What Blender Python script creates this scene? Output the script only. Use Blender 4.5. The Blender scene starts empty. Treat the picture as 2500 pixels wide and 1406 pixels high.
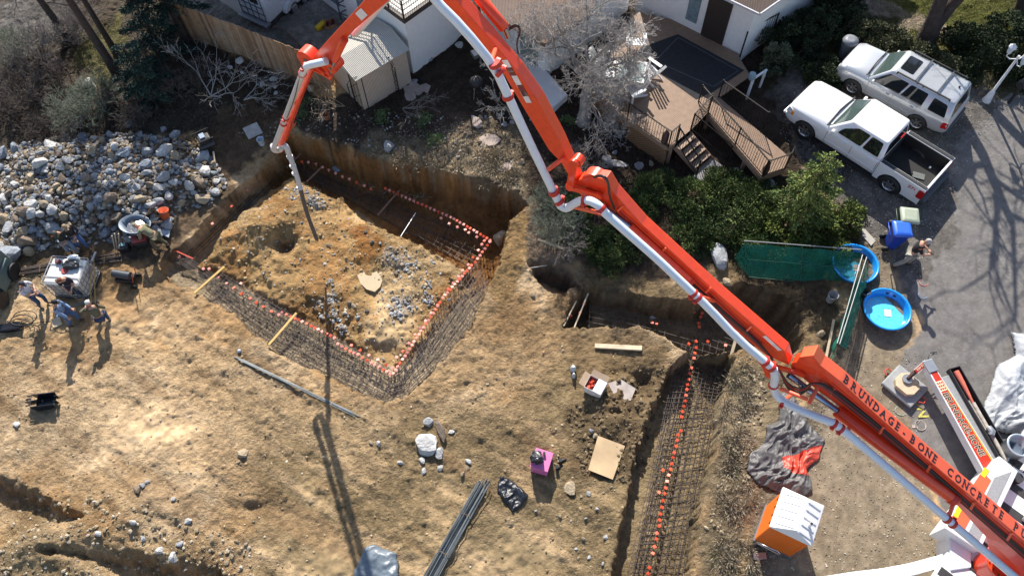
import bpy, bmesh, math, random
import numpy as np
from mathutils import Vector, Matrix, Euler, noise
random.seed(7); RNG = np.random.default_rng(7)
SC = bpy.context.scene; COL = SC.collection
# ---------------- camera, sky, sun, exposure ----------------
CF, CTH, CROLL, CH = 1950.0, math.radians(28.5), math.radians(-2.0), 26.0
CAMP = np.array([0.0, 0.0, CH])
CR = np.array((Matrix.Rotation(CTH, 3, 'X') @ Matrix.Rotation(CROLL, 3, 'Z')))
cam = bpy.data.cameras.new('camera'); camo = bpy.data.objects.new('camera', cam); COL.objects.link(camo)
camo.location = CAMP; camo.rotation_euler = Matrix(CR).to_euler()
cam.sensor_width = 36; cam.lens = 36 * CF / 2500; cam.clip_end = 3000
SC.camera = camo
SUN_EL, SUN_AZ = math.radians(36.5), math.radians(-5.5)       # azimuth measured from +Y towards +X
world = bpy.data.worlds.new('World'); SC.world = world; world.use_nodes = True
wn = world.node_tree; bgn = wn.nodes['Background']
sky = wn.nodes.new('ShaderNodeTexSky'); sky.sky_type = 'NISHITA'; sky.sun_disc = False
sky.sun_elevation = SUN_EL; sky.sun_rotation = SUN_AZ
wn.links.new(sky.outputs[0], bgn.inputs[0]); bgn.inputs[1].default_value = 0.11
sl = bpy.data.lights.new('sun', 'SUN'); so = bpy.data.objects.new('sun', sl); COL.objects.link(so)
sl.energy = 4.9; sl.angle = math.radians(0.5); sl.color = (1.0, 0.94, 0.85)
SUND = Vector((math.sin(SUN_AZ) * math.cos(SUN_EL), math.cos(SUN_AZ) * math.cos(SUN_EL), math.sin(SUN_EL)))
so.rotation_euler = SUND.to_track_quat('Z', 'Y').to_euler(); so.location = (0, 0, 40)
SC.view_settings.view_transform = 'Standard'; SC.view_settings.look = 'None'
SC.view_settings.exposure = 0.8; SC.view_settings.gamma = 1.0
SC.cycles.max_bounces = 5; SC.cycles.diffuse_bounces = 3; SC.cycles.transparent_max_bounces = 8
# ---------------- from photograph to place ----------------
def ray(u, v):
    return CR @ np.array([(u - 1250) / CF, -(v - 703) / CF, -1.0])
def P(u, v, z=0.0):
    d = ray(u, v); return Vector(CAMP + d * ((z - CH) / d[2]))
def proj(x, y, z):
    q = np.stack([x, y, z - CH], 0); q = np.tensordot(CR.T, q, 1)
    return 1250 + CF * q[0] / -q[2], 703 - CF * q[1] / -q[2]
def rayplane(u, v, a, n):
    d = ray(u, v); return Vector(CAMP + d * (((np.array(a) - CAMP) @ np.array(n)) / (d @ np.array(n))))
# ---------------- numpy noise ----------------
def vnoise(x, y, seed=0):
    r = np.random.default_rng(seed).random((256, 256)).astype(np.float32)
    xi = np.floor(x).astype(int); yi = np.floor(y).astype(int); fx = x - xi; fy = y - yi
    fx = fx * fx * (3 - 2 * fx); fy = fy * fy * (3 - 2 * fy)
    a = r[xi & 255, yi & 255]; b = r[(xi + 1) & 255, yi & 255]; c = r[xi & 255, (yi + 1) & 255]; d = r[(xi + 1) & 255, (yi + 1) & 255]
    return (a * (1 - fx) + b * fx) * (1 - fy) + (c * (1 - fx) + d * fx) * fy - 0.5
def fbm(x, y, s, o=4, seed=0, g=0.5):
    t = 0; a = 1.0; n = 0
    for k in range(o):
        t = t + a * vnoise(x * s * 2 ** k + 17.3 * k, y * s * 2 ** k - 9.1 * k, seed + k); n += a; a *= g
    return 2 * t / n
def ridge(x, y, s, o=3, seed=0):
    return 1 - np.abs(fbm(x, y, s, o, seed)) * 2.2
def sdp(x, y, poly):
    """signed distance to a polygon, positive inside"""
    pl = np.array(poly, float); d = np.full(x.shape, 1e9); ins = np.zeros(x.shape, bool)
    n = len(pl); j = n - 1
    for i in range(n):
        ax, ay = pl[i]; bx, by = pl[j]; ex, ey = bx - ax, by - ay
        wx, wy = x - ax, y - ay; t = np.clip((wx * ex + wy * ey) / (ex * ex + ey * ey + 1e-9), 0, 1)
        d = np.minimum(d, (wx - ex * t) ** 2 + (wy - ey * t) ** 2)
        c = ((ay > y) != (by > y)) & (x < (bx - ax) * (y - ay) / (by - ay + 1e-12) + ax)
        ins ^= c; j = i
    return np.where(ins, 1, -1) * np.sqrt(d)
def sst(a, b, x):
    t = np.clip((x - a) / (b - a), 0, 1); return t * t * (3 - 2 * t)
# ---------------- lay of the land ----------------
CTRL = [(0,1400,.5),(300,1380,.3),(600,1200,.05),(900,1350,0),(1300,1200,0),(1450,1350,0),(0,900,.05),(400,900,0),(100,750,0),(700,1000,0),
 (300,650,0),(350,560,.05),(100,500,.35),(20,330,.5),(300,420,.3),(500,400,.2),(600,330,.5),(690,280,.95),(850,300,1.0),(1000,370,.95),(1250,430,.85),(1200,200,1.0),(1000,200,1.1),
 (750,80,1.3),(560,100,1.2),(450,180,.9),(300,100,.5),(0,50,.1),(100,250,.3),(1350,560,.7),(1400,640,.55),(1300,760,.15),(1320,900,0),(1250,640,.45),(1650,520,1.0),(1500,650,.6),
 (1550,360,.85),(1450,250,.95),(1750,440,1.05),(1800,100,1.7),(1600,100,1.5),(2100,250,1.9),(2300,450,1.8),(2060,500,1.65),(2400,700,1.6),(2200,820,1.4),(2150,1150,1.0),
 (2400,1300,1.1),(1850,1200,.8),(1790,1390,.75),(1830,1000,.75),(1900,720,1.0),(2050,900,1.15),(2400,50,2.2),(2000,60,2.0),(2480,1000,1.4),(1740,680,.9),(1600,700,.55),(1440,700,.3),
 (1500,900,0),(1500,1100,-.05),(800,600,0),(1900,1400,.8),(2480,250,2.0),(1500,1600,0),(0,1700,.6),(2500,1700,1.0),(900,-500,1.6),(2500,-400,2.4),(-300,-300,0),(-500,600,.3),(3000,600,1.6)]
_c = np.array([[*P(u, v, z)[:2], z] for u, v, z in CTRL])
def _tps(r): return np.where(r > 1e-6, r * r * np.log(r + 1e-9), 0)
_n = len(_c); _K = np.zeros((_n + 3, _n + 3)); _K[:_n, :_n] = _tps(np.hypot(_c[:, None, 0] - _c[None, :, 0], _c[:, None, 1] - _c[None, :, 1])) + 1.5 * np.eye(_n)
_K[:_n, _n] = 1; _K[:_n, _n + 1:] = _c[:, :2]; _K[_n:, :_n] = _K[:_n, _n:].T
_w = np.linalg.solve(_K, np.concatenate([_c[:, 2], [0, 0, 0]]))
_gx = np.linspace(-40, 48, 120); _gy = np.linspace(-15, 75, 120); _GX, _GY = np.meshgrid(_gx, _gy, indexing='ij')
_G = _w[_n] + _w[_n + 1] * _GX + _w[_n + 2] * _GY
for i in range(_n): _G = _G + _w[i] * _tps(np.hypot(_GX - _c[i, 0], _GY - _c[i, 1]))
_G = np.clip(_G, -.3, 2.6)
def base(x, y):
    x = np.asarray(x, float); y = np.asarray(y, float)
    fx = np.clip((x + 40) / 88 * 119, 0, 118.999); fy = np.clip((y + 15) / 90 * 119, 0, 118.999); i = fx.astype(int); j = fy.astype(int); fx = fx - i; fy = fy - j
    return (_G[i, j] * (1 - fx) + _G[i + 1, j] * fx) * (1 - fy) + (_G[i, j + 1] * (1 - fx) + _G[i + 1, j + 1] * fx) * fy
def B0(u, v):
    z = 0.5
    for _ in range(8): p = P(u, v, z); z = float(base(p.x, p.y))
    return (p.x, p.y)
PIT = [(418,612),(470,565),(560,478),(640,405),(672,372),(694,318),(760,335),(850,362),(950,396),(1050,405),(1120,425),(1200,446),(1262,470),(1285,500),(1240,540),(1228,600),(1212,650),(1185,730),(1150,800),(1060,905),(985,972),(935,990),(870,960),(800,922),(720,885),(655,850),(600,800),(560,762),(500,730),(450,700),(405,690),(392,650)]
ISL = [(478,640),(560,545),(640,452),(700,418),(745,432),(860,490),(930,545),(985,560),(1050,600),(1100,625),(1145,655),(1120,705),(1085,760),(1035,815),(1000,860),(962,880),(905,862),(860,830),(800,795),(740,765),(680,735),(620,700),(560,670)]
TR2 = [(1635,905),(1690,850),(1790,855),(1800,880),(1765,985),(1750,1100),(1726,1200),(1704,1300),(1684,1450),(1482,1450),(1498,1380),(1515,1300),(1528,1230),(1543,1150),(1562,1060),(1592,980)]
TR3 = [(1375,800),(1395,735),(1430,700),(1500,712),(1600,728),(1700,735),(1760,700),(1850,690),(1960,755),(1965,830),(1930,870),(1850,845),(1790,860),(1690,870),(1640,830),(1560,795),(1440,800)]
SLOT = [(1372,800),(1400,725),(1445,700),(1450,745),(1425,800)]
HOLE = [(1290,640),(1340,635),(1400,650),(1410,690),(1380,725),(1330,705),(1300,680)]
PITW = [B0(*p) for p in PIT]
ISLW = [tuple(P(u, v, -.1)[:2]) for u, v in ISL]
TR2W = [B0(*p) for p in TR2]; TR3W = [B0(*p) for p in TR3]; SLW = [B0(*p) for p in SLOT]; HOW = [B0(*p) for p in HOLE]
HB1 = [B0(*p) for p in [(-60,1140),(40,1165),(120,1215),(235,1262),(150,1290),(60,1330),(-60,1370)]]
HB2 = [B0(*p) for p in [(120,1348),(200,1332),(330,1345),(450,1372),(570,1400),(570,1470),(330,1470),(240,1400)]]
def hump(x, y, u, v, r, a, z=0.0, e=1.0, ang=0.0):
    p = P(u, v, z); dx = x - p.x; dy = y - p.y; c, s = math.cos(ang), math.sin(ang)
    q = ((dx * c + dy * s) / r) ** 2 + ((-dx * s + dy * c) / (r * e)) ** 2
    return a * np.exp(-q)
PILE = [(0,380),(60,350),(180,330),(330,325),(450,345),(520,390),(555,450),(520,500),(440,520),(420,560),(350,600),(250,590),(120,610),(0,640)]
PILEW = [B0(*p) for p in PILE]
def height(x, y, fine=True):
    x = np.asarray(x, float); y = np.asarray(y, float)
    u, v = proj(x, y, base(x, y)); h = base(x, y)
    n1 = fbm(x, y, .9, 4, 3); n2 = fbm(x, y, 3.3, 3, 11)
    road = sst(0, 60, sdp(u, v, SMOOTH))
    h = h + (1 - road) * (.11 * n1 + .075 * n2 + .05 * np.clip(fbm(x, y, 1.9, 3, 55), 0, 1))
    # spoil humps and ruts of the dug-over ground, bottom left
    h = h + hump(x, y, 100, 1330, 1.5, .55, 0, .7) + hump(x, y, 330, 1240, 1.3, .28, 0, .6) - hump(x, y, 620, 1240, .35, .25, 0, .5) + hump(x, y, 250, 1310, 1.3, .2, 0, .4, .1) + hump(x, y, 520, 1150, 1.6, .2) - hump(x, y, 690, 1250, .5, .15)
    h = h - hump(x, y, 170, 905, 1.6, .14, 0, .5) + hump(x, y, 350, 1080, 2.0, .15) + hump(x, y, 1480, 990, .8, .3, 0, 1.3) - hump(x, y, 1570, 930, .5, .45) + hump(x, y, 1490, 1040, .5, .2) + .22 * sst(0, 60, sdp(u, v, [(1420,890),(1560,860),(1620,900),(1590,1060),(1450,1050),(1400,1010)])) * fbm(x, y, 3.1, 4, 66, .7) + hump(x, y, 1440, 1240, .5, .12) + hump(x, y, 1480, 1240, .5, .1)
    tr = sst(-30, 60, sdp(u, v, [(300,760),(520,800),(900,1010),(1240,1130),(1200,1260),(900,1200),(420,1000)]))      # wheel tracks running down to the right
    st = fbm((x * .83 - y * .56) * .35, (x * .56 + y * .83) * 2.2, 1.0, 4, 88)
    h = h + .07 * st * sst(-60, 60, sdp(u, v, [(0,700),(420,700),(960,1000),(1250,1000),(1500,1180),(1400,1500),(-100,1500)])) + tr * .05 * np.sin((v - .55 * u) * .075 + 3 * n1) * (.6 + n2)
    pile = sdp(x, y, PILEW); h = h + .75 * sst(0, 1.6, pile) * (1 + .25 * n1)
    # trench pit with the island left standing
    e = .14 * n1 + .13 * n2 + .09 * fbm(x, y, 7, 3, 41)
    d = sdp(x, y, PITW) + e
    fl = -1.05 + .05 * n1 + .5 * sst(590, 680, v - .05 * (u - 480) + 25 * n1)
    for HP_, dp_ in ((HB1, .75), (HB2, .65)): h = h - dp_ * sst(-.05, .45, sdp(x, y, HP_) + .25 * n1 + .16 * n2 + .06 * fbm(x, y, 9, 2, 41))
    m = sst(-.02, .16, d) * .9 + sst(.12, .6, d) * .1
    h = h * (1 - m) + fl * m
    di = sdp(x, y, ISLW) + e * 1.1
    hi = -.2 + .16 * n1 + .09 * n2 - .18 * (1 - sst(0, .9, di))  + hump(x, y, 640, 560, 1.15, .62, 0, .8) + hump(x, y, 720, 500, .9, .35) + hump(x, y, 560, 590, .8, .25) - hump(x, y, 690, 590, .42, .55, 0, .8) - hump(x, y, 585, 590, .35, .28) + hump(x, y, 930, 590, 1.0, .22) - hump(x, y, 905, 680, .6, .12) - hump(x, y, 930, 860, .42, .45) - .22 * sst(900, 1150, u)
    mi = sst(-.12, .14, di)
    h = np.maximum(h, hi * mi + fl * (1 - mi)) * (m > .3) + h * (m <= .3)
    for W_, fz, wd in ((TR3W, -.66, .16), (TR2W, -.66, .14), (SLW, -1.3, .12), (HOW, -.5, .3)):
        d = sdp(x, y, W_) + e * .8; m = sst(-.02, wd, d); h = np.minimum(h, h * (1 - m) + (fz + .04 * n1) * m)
    if fine:
        k = 1 - road * .93
        h = h + k * ((.038 * fbm(x, y, 6, 4, 21, .62)) * (.6 + sst(-.1, .4, n1)) + .06 * np.clip(fbm(x, y, 4.2, 2, 31) - .25, 0, 1) + .025 * np.clip(fbm(x, y, 11, 2, 61) - .1, 0, 1)) + k * .02 * fbm(x, y, 16, 2, 77)
        h = h - k * .05 * np.clip(ridge(x, y, 1.7, 3, 91) - .86, 0, 1) * 3
    return h
SMOOTH = [(2060,380),(1870,240),(1900,100),(2100,200),(2330,180),(2440,180),(2600,200),(3200,400),(3000,1700),(1880,1500),(1820,1250),(1960,1080),(2010,940),(2130,620),(2020,500)]
GROUND = [(480,0),(780,0),(840,150),(700,140),(450,40)]
def hz(x, y): return float(height(np.array([x]), np.array([y]))[0])
def G(u, v, dz=0.0):
    """point of the ground seen at a pixel of the photograph"""
    z = 1.0
    for _ in range(12): p = P(u, v, z); z = .5 * z + .5 * hz(p.x, p.y)
    return Vector((p.x, p.y, hz(p.x, p.y) + dz))
# ---------------- materials ----------------
MATS = {}
def mat(name, col=(.5,.5,.5), rough=.6, metal=0., var=.12, sc=6., bump=.0, bsc=30., spec=.5, alpha=1., coat=0., detail=4):
    if name in MATS: return MATS[name]
    m = bpy.data.materials.new(name); m.use_nodes = True; nt = m.node_tree; b = nt.nodes['Principled BSDF']
    b.inputs['Roughness'].default_value = rough; b.inputs['Metallic'].default_value = metal; b.inputs['Specular IOR Level'].default_value = spec
    b.inputs['Coat Weight'].default_value = coat; b.inputs['Alpha'].default_value = alpha
    tc = nt.nodes.new('ShaderNodeTexCoord'); n = nt.nodes.new('ShaderNodeTexNoise'); n.inputs['Scale'].default_value = sc; n.inputs['Detail'].default_value = detail
    nt.links.new(tc.outputs['Object'], n.inputs['Vector'])
    mr = nt.nodes.new('ShaderNodeMapRange'); mr.inputs[1].default_value = .25; mr.inputs[2].default_value = .75; mr.inputs[3].default_value = 1 - var; mr.inputs[4].default_value = 1 + var
    nt.links.new(n.outputs[0], mr.inputs[0])
    mx = nt.nodes.new('ShaderNodeMix'); mx.data_type = 'RGBA'; mx.blend_type = 'MULTIPLY'; mx.inputs[0].default_value = 1
    mx.inputs[6].default_value = (*col, 1); nt.links.new(mr.outputs[0], mx.inputs[7]); nt.links.new(mx.outputs[2], b.inputs['Base Color'])
    if bump:
        n2 = nt.nodes.new('ShaderNodeTexNoise'); n2.inputs['Scale'].default_value = bsc; n2.inputs['Detail'].default_value = 4; nt.links.new(tc.outputs['Object'], n2.inputs['Vector'])
        bp = nt.nodes.new('ShaderNodeBump'); bp.inputs['Strength'].default_value = 1; bp.inputs['Distance'].default_value = bump
        nt.links.new(n2.outputs[0], bp.inputs['Height']); nt.links.new(bp.outputs[0], b.inputs['Normal'])
    MATS[name] = m; return m
def mat_attr(name, rough=.95, bump=.02, bsc=14., var=.22, spec=.15):
    """colour from the mesh's own 'tint' attribute, broken up by noise"""
    if name in MATS: return MATS[name]
    m = mat(name, (1, 1, 1), rough, 0, var, 3, bump, bsc, spec, detail=8); nt = m.node_tree
    a = nt.nodes.new('ShaderNodeAttribute'); a.attribute_name = 'tint'
    mx = [n for n in nt.nodes if n.type == 'MIX'][0]; nt.links.new(a.outputs[0], mx.inputs[6]); return m
# ---------------- mesh helpers ----------------
class MB:
    """collects primitives, then links them as ONE mesh object"""
    def __init__(s): s.v = []; s.f = []; s.mi = []; s.ms = []; s.sm = []
    def _m(s, m):
        if m is None: return 0
        if m not in s.ms: s.ms.append(m)
        return s.ms.index(m)
    def add(s, vs, fs, m=None, smooth=False):
        o = len(s.v); s.v += [tuple(p) for p in vs]; k = s._m(m)
        for f in fs: s.f.append(tuple(i + o for i in f)); s.mi.append(k); s.sm.append(smooth)
        return s
    def box(s, c, size, rot=None, m=None, taper=1.0):
        x, y, z = [q / 2 for q in size]; t = taper
        vs = [(-x,-y,-z),(x,-y,-z),(x,y,-z),(-x,y,-z),(-x*t,-y*t,z),(x*t,-y*t,z),(x*t,y*t,z),(-x*t,y*t,z)]
        R = _rot(rot); c = Vector(c)
        return s.add([R @ Vector(p) + c for p in vs], [(0,3,2,1),(4,5,6,7),(0,1,5,4),(1,2,6,5),(2,3,7,6),(3,0,4,7)], m)
    def bar(s, a, b, w, h=None, m=None, up=(0, 0, 1)):
        a = Vector(a); b = Vector(b); d = b - a; L = d.length; h = h or w
        if L < 1e-6: return s
        x = d.normalized(); upv = Vector(up)
        if abs(x.dot(upv)) > .98: upv = Vector((0, 1, 0))
        y = upv.cross(x).normalized(); z = x.cross(y)
        vs = [a + y * p + z * q + x * r for r in (0, L) for p, q in ((-w/2,-h/2),(w/2,-h/2),(w/2,h/2),(-w/2,h/2))]
        return s.add(vs, [(0,3,2,1),(4,5,6,7),(0,1,5,4),(1,2,6,5),(2,3,7,6),(3,0,4,7)], m)
    def tube(s, pts, r, n=8, m=None, cap=True, smooth=True):
        pts = [Vector(p) for p in pts]; k = len(pts); rs = r if isinstance(r, (list, tuple)) else [r] * k
        T = [(pts[min(i + 1, k - 1)] - pts[max(i - 1, 0)]).normalized() for i in range(k)]
        a = T[0].orthogonal().normalized(); vs = []
        for i in range(k):
            a = (a - T[i] * a.dot(T[i])).normalized(); b = T[i].cross(a)
            for j in range(n):
                t = 2 * math.pi * j / n; vs.append(pts[i] + (a * math.cos(t) + b * math.sin(t)) * rs[i])
        fs = [(i*n+j, i*n+(j+1)%n, (i+1)*n+(j+1)%n, (i+1)*n+j) for i in range(k-1) for j in range(n)]
        s.add(vs, fs, m, smooth)
        if cap:
            s.add(vs[:n], [tuple(range(n))[::-1]], m); s.add(vs[-n:], [tuple(range(n))], m)
        return s
    def cyl(s, a, b, r, n=16, m=None, r2=None, cap=True): return s.tube([a, b], [r, r if r2 is None else r2], n, m, cap)
    def prism(s, poly, z0, z1, m=None, M=None):
        n = len(poly); vs = [Vector((p[0], p[1], z0)) for p in poly] + [Vector((p[0], p[1], z1)) for p in poly]
        if M is not None: vs = [M @ p for p in vs]
        return s.add(vs, [tuple(range(n))[::-1], tuple(range(n, 2*n))] + [(i,(i+1)%n,n+(i+1)%n,n+i) for i in range(n)], m)
    def loft(s, rings, m=None, smooth=True, cap=True, closed=True):
        n = len(rings[0]); vs = [p for r in rings for p in r]; e = n if closed else n - 1
        s.add(vs, [(i*n+j, i*n+(j+1)%n, (i+1)*n+(j+1)%n, (i+1)*n+j) for i in range(len(rings)-1) for j in range(e)], m, smooth)
        if cap and closed: s.add(rings[0], [tuple(range(n))[::-1]], m); s.add(rings[-1], [tuple(range(n))], m)
        return s
    def ball(s, c, r, m=None, n=8, sc=(1,1,1), rot=None):
        R = _rot(rot); c = Vector(c); rings = []
        for i in range(n // 2 + 1):
            t = math.pi * i / (n // 2) ; q = max(math.sin(t), .02)
            rings.append([R @ Vector((r*sc[0]*q*math.cos(2*math.pi*j/n), r*sc[1]*q*math.sin(2*math.pi*j/n), -r*sc[2]*math.cos(t))) + c for j in range(n)])
        return s.loft(rings, m)
    def mesh(s, name, mats=None):
        me = bpy.data.meshes.new(name); me.from_pydata(s.v, [], s.f)
        for m in (s.ms or mats or []): me.materials.append(m)
        me.polygons.foreach_set('material_index', s.mi); me.polygons.foreach_set('use_smooth', s.sm); me.update(); return me
    def build(s, name, m=None, parent=None, M=None, **kw):
        me = s.mesh(name, [m] if m else None)
        if m and s.ms: me.materials.clear(); me.materials.append(m)
        return link(name, me, parent, M, **kw)
def _rot(r):
    if r is None: return Matrix.Identity(3)
    if isinstance(r, Matrix): return r.to_3x3()
    if isinstance(r, (int, float)): return Matrix.Rotation(r, 3, 'Z')
    return Euler(r).to_matrix()
def link(name, me, parent=None, M=None, label=None, cat=None, group=None, kind=None):
    o = bpy.data.objects.new(name, me); COL.objects.link(o)
    if parent is not None: o.parent = parent
    if M is not None:
        if isinstance(M, Matrix): o.matrix_local = M
        else: o.location = M
    return tag(o, label, cat, group, kind)
def tag(o, label=None, cat=None, group=None, kind=None):
    if label: o['label'] = label
    if cat: o['category'] = cat
    if group: o['group'] = group
    if kind: o['kind'] = kind
    return o
def thing(name, label, cat, loc=(0,0,0), rz=0., group=None):
    o = bpy.data.objects.new(name, None); COL.objects.link(o); o.location = loc
    o.rotation_euler = (0, 0, rz) if isinstance(rz, (int, float)) else rz; o.empty_display_size = .2
    return tag(o, label, cat, group)
def bevel(o, w=.02, seg=2):
    b = o.modifiers.new('bevel', 'BEVEL'); b.width = w; b.segments = seg; b.limit_method = 'ANGLE'; b.angle_limit = math.radians(35); return o
def dup(o, parent=None):
    c = o.copy(); COL.objects.link(c)
    if parent is not None: c.parent = parent
    for ch in list(o.children): dup(ch, c)
    return c
def frame(a, b):
    """flat rotation matrix with x from a to b on the ground"""
    d = (Vector(b) - Vector(a)); return math.atan2(d.y, d.x)
def npmesh(name, V, F, mats, tint=None, smooth=False, mi=None):
    """fast mesh from arrays; F has one row per face (3 or 4 wide)"""
    me = bpy.data.meshes.new(name); k = F.shape[1]
    me.vertices.add(len(V)); me.vertices.foreach_set('co', np.ascontiguousarray(V, np.float32).ravel())
    me.loops.add(F.size); me.loops.foreach_set('vertex_index', F.astype(np.int32).ravel())
    me.polygons.add(len(F)); me.polygons.foreach_set('loop_start', np.arange(0, F.size, k, dtype=np.int32)); me.polygons.foreach_set('loop_total', np.full(len(F), k, np.int32))
    me.polygons.foreach_set('use_smooth', np.full(len(F), smooth))
    for m in mats: me.materials.append(m)
    if mi is not None: me.polygons.foreach_set('material_index', mi.astype(np.int32))
    me.update(calc_edges=True)
    if tint is not None:
        a = me.color_attributes.new('tint', 'FLOAT_COLOR', 'POINT'); a.data.foreach_set('color', np.concatenate([tint, np.ones((len(tint), 1))], 1).astype(np.float32).ravel())
    return me
# ---------------- the ground ----------------
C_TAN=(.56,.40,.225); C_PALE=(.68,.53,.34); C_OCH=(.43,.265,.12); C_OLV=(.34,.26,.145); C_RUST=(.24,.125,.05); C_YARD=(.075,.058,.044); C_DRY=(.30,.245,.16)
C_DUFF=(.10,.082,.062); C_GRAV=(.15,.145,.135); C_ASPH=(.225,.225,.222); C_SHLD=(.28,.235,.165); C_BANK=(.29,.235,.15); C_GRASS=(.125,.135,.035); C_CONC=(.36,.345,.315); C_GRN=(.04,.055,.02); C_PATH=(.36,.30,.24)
def ground_tint(x, y, z):
    u, v = proj(x, y, base(x, y))
    w1 = fbm(x, y, .45, 4, 101); w2 = fbm(x, y, 1.6, 4, 131); w3 = fbm(x, y, 5., 3, 151)
    wu = u + 26 * w2 + 9 * w3; wv = v + 26 * fbm(x, y, 1.6, 4, 171) + 9 * w3
    c = np.empty(x.shape + (3,)); c[:] = C_TAN
    def mx(col, m):
        nonlocal c; m = m[..., None]; c = c * (1 - m) + np.array(col) * m
    def zone(poly, col, soft=14, amt=1.0): mx(col, sst(-soft, soft, sdp(wu, wv, poly)) * amt)
    mx(C_PALE, sst(.02, .3, w1 + .3 * w2) * .75); mx(C_OCH, sst(.12, .42, -w1 + .5 * w2) * .6)
    zone([(0,860),(420,920),(560,1040),(420,1150),(250,1110),(0,1100)], C_PALE, 40, .75)
    zone([(560,980),(900,1000),(1250,1000),(1420,830),(1600,860),(1620,1100),(1540,1406),(1500,1600),(500,1600),(650,1250)], C_OLV, 45, .95)
    zone([(1100,1120),(1350,1000),(1500,1150),(1450,1406),(1150,1406)], (.33,.26,.15), 50, .5)
    zone([(0,1190),(130,1230),(260,1330),(520,1330),(560,1500),(0,1500)], C_OLV, 30, .8)
    zone([(930,1000),(1180,800),(1240,690),(1400,800),(1300,900),(1150,960)], (.46,.32,.17), 20, .8)
    zone([(1130,820),(1250,700),(1330,740),(1260,840)], C_OCH, 20, .5)
    zone([(1380,760),(1560,790),(1640,850),(1640,960),(1500,1010),(1390,930)], (.23,.165,.09), 22, .8)
    zone([(1380,1000),(1600,900),(1560,1180),(1400,1160)], (.13,.095,.055), 28, .75)
    st = fbm((x * .83 - y * .56) * .3, (x * .56 + y * .83) * 1.8, 1.0, 4, 188); site = sst(-40, 40, sdp(wu, wv, [(0,700),(420,700),(960,1000),(1250,1000),(1500,1180),(1400,1500),(-100,1500)]))
    mx((.66,.49,.29), site * sst(.05, .35, st) * .65); mx((.34,.23,.125), site * sst(.08, .4, -st) * .6)
    # yard north of the pit
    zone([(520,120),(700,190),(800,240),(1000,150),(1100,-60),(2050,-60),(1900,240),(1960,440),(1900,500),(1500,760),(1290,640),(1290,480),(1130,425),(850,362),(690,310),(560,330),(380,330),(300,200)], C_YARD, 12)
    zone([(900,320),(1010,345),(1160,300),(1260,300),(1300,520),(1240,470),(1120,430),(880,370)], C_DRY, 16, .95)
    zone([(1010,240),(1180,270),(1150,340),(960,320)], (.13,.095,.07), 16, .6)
    zone([(1290,480),(1420,540),(1440,690),(1290,640),(1240,560)], (.24,.185,.135), 14, .95)
    zone([(1230,500),(1300,500),(1290,660),(1220,760),(1180,680)], (.40,.27,.125), 10, .9)
    zone([(1380,640),(1650,690),(1800,600),(1850,690),(1800,760),(1440,710)], (.30,.225,.125), 14, .9)
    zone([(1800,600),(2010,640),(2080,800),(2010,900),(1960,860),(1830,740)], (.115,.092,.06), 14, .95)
    zone([(1930,790),(2000,770),(2010,880),(1950,850)], (.30,.225,.13), 10, .9)
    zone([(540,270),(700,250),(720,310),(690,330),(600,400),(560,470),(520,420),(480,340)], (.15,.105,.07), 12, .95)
    # left of the yard: shrubby slope, mossy grass and track
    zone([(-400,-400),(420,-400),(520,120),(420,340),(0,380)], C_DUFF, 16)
    zone([(0,0),(190,0),(150,90),(80,130),(0,230)], (.17,.165,.155), 14)
    zone([(190,90),(300,40),(300,190),(260,215),(190,160)], (.17,.165,.07), 12, .95)
    zone([(0,370),(200,330),(520,360),(560,470),(420,640),(200,650),(0,650)], (.155,.115,.078), 12, .85)
    # green slope and upper lawn
    zone([(1850,100),(1900,-300),(3000,-300),(2600,330),(2330,230),(2030,170)], (.085,.08,.04), 14)
    zone([(1850,100),(2030,0),(2500,0),(2500,260),(2340,210),(2080,110),(1880,260)], (.085,.08,.04), 14)
    zone([(2120,0),(2600,-60),(2600,230),(2400,150),(2200,60)], C_GRASS, 6)
    zone([(2120,80),(2200,60),(2370,140),(2330,170),(2200,130)], C_GRASS, 8, .8)
    zone([(2030,-20),(2140,-10),(2340,85),(2340,118),(2150,40),(2060,20)], C_PATH, 4)
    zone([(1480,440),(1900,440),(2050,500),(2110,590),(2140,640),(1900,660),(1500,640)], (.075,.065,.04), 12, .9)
    # driveway gravel, shoulder, asphalt, concrete
    zone([(1860,240),(1960,130),(2330,200),(2460,250),(2600,300),(2350,450),(2230,700),(2110,590),(2040,480),(1960,430),(1930,330)], C_GRAV, 6); zone([(2300,380),(2400,400),(2400,760),(2230,760),(2160,600)], (.15,.145,.135), 8)
    zone([(2050,470),(2110,560),(2160,590),(2200,700),(2240,800),(2200,900),(2250,1140),(2330,1406),(2340,1700),(1850,1700),(1820,1406),(1840,1190),(1900,1080),(2010,930),(2030,840),(2120,640)], C_SHLD, 8)
    zone([(1770,890),(1850,880),(1960,930),(1900,1060),(1830,1180),(1800,1406),(1780,1600),(1690,1500),(1715,1250),(1745,1080),(1762,985)], C_BANK, 14)
    zone([(1810,1050),(1860,1090),(1850,1300),(1800,1280)], (.26,.17,.115), 14, .6)
    zone([(2460,240),(2340,340),(2330,440),(2345,560),(2240,700),(2255,800),(2200,880),(2205,960),(2260,1140),(2330,1320),(2360,1700),(3200,1700),(3200,100)], C_ASPH, 3)
    mx((.36,.33,.29), np.clip(fbm(x, y, 30, 2, 201) * 1.6, 0, 1) * sst(0, 20, sdp(u, v, SMOOTH)) * .35)
    g = sdp(u + 3 * w3, v + 3 * w3, [(470,-60),(800,-60),(880,100),(830,170),(760,150),(560,70),(420,10)]); mx(C_CONC, sst(-2, 2, g))
    # inside the excavation: the cut faces and the floor
    dp = sdp(x, y, PITW); di = sdp(x, y, ISLW); inp = sst(-.05, .1, dp)
    mx((.30,.15,.055), inp * sst(.0, .25, -di) * sst(.15, .4, base(x, y)) )
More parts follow.
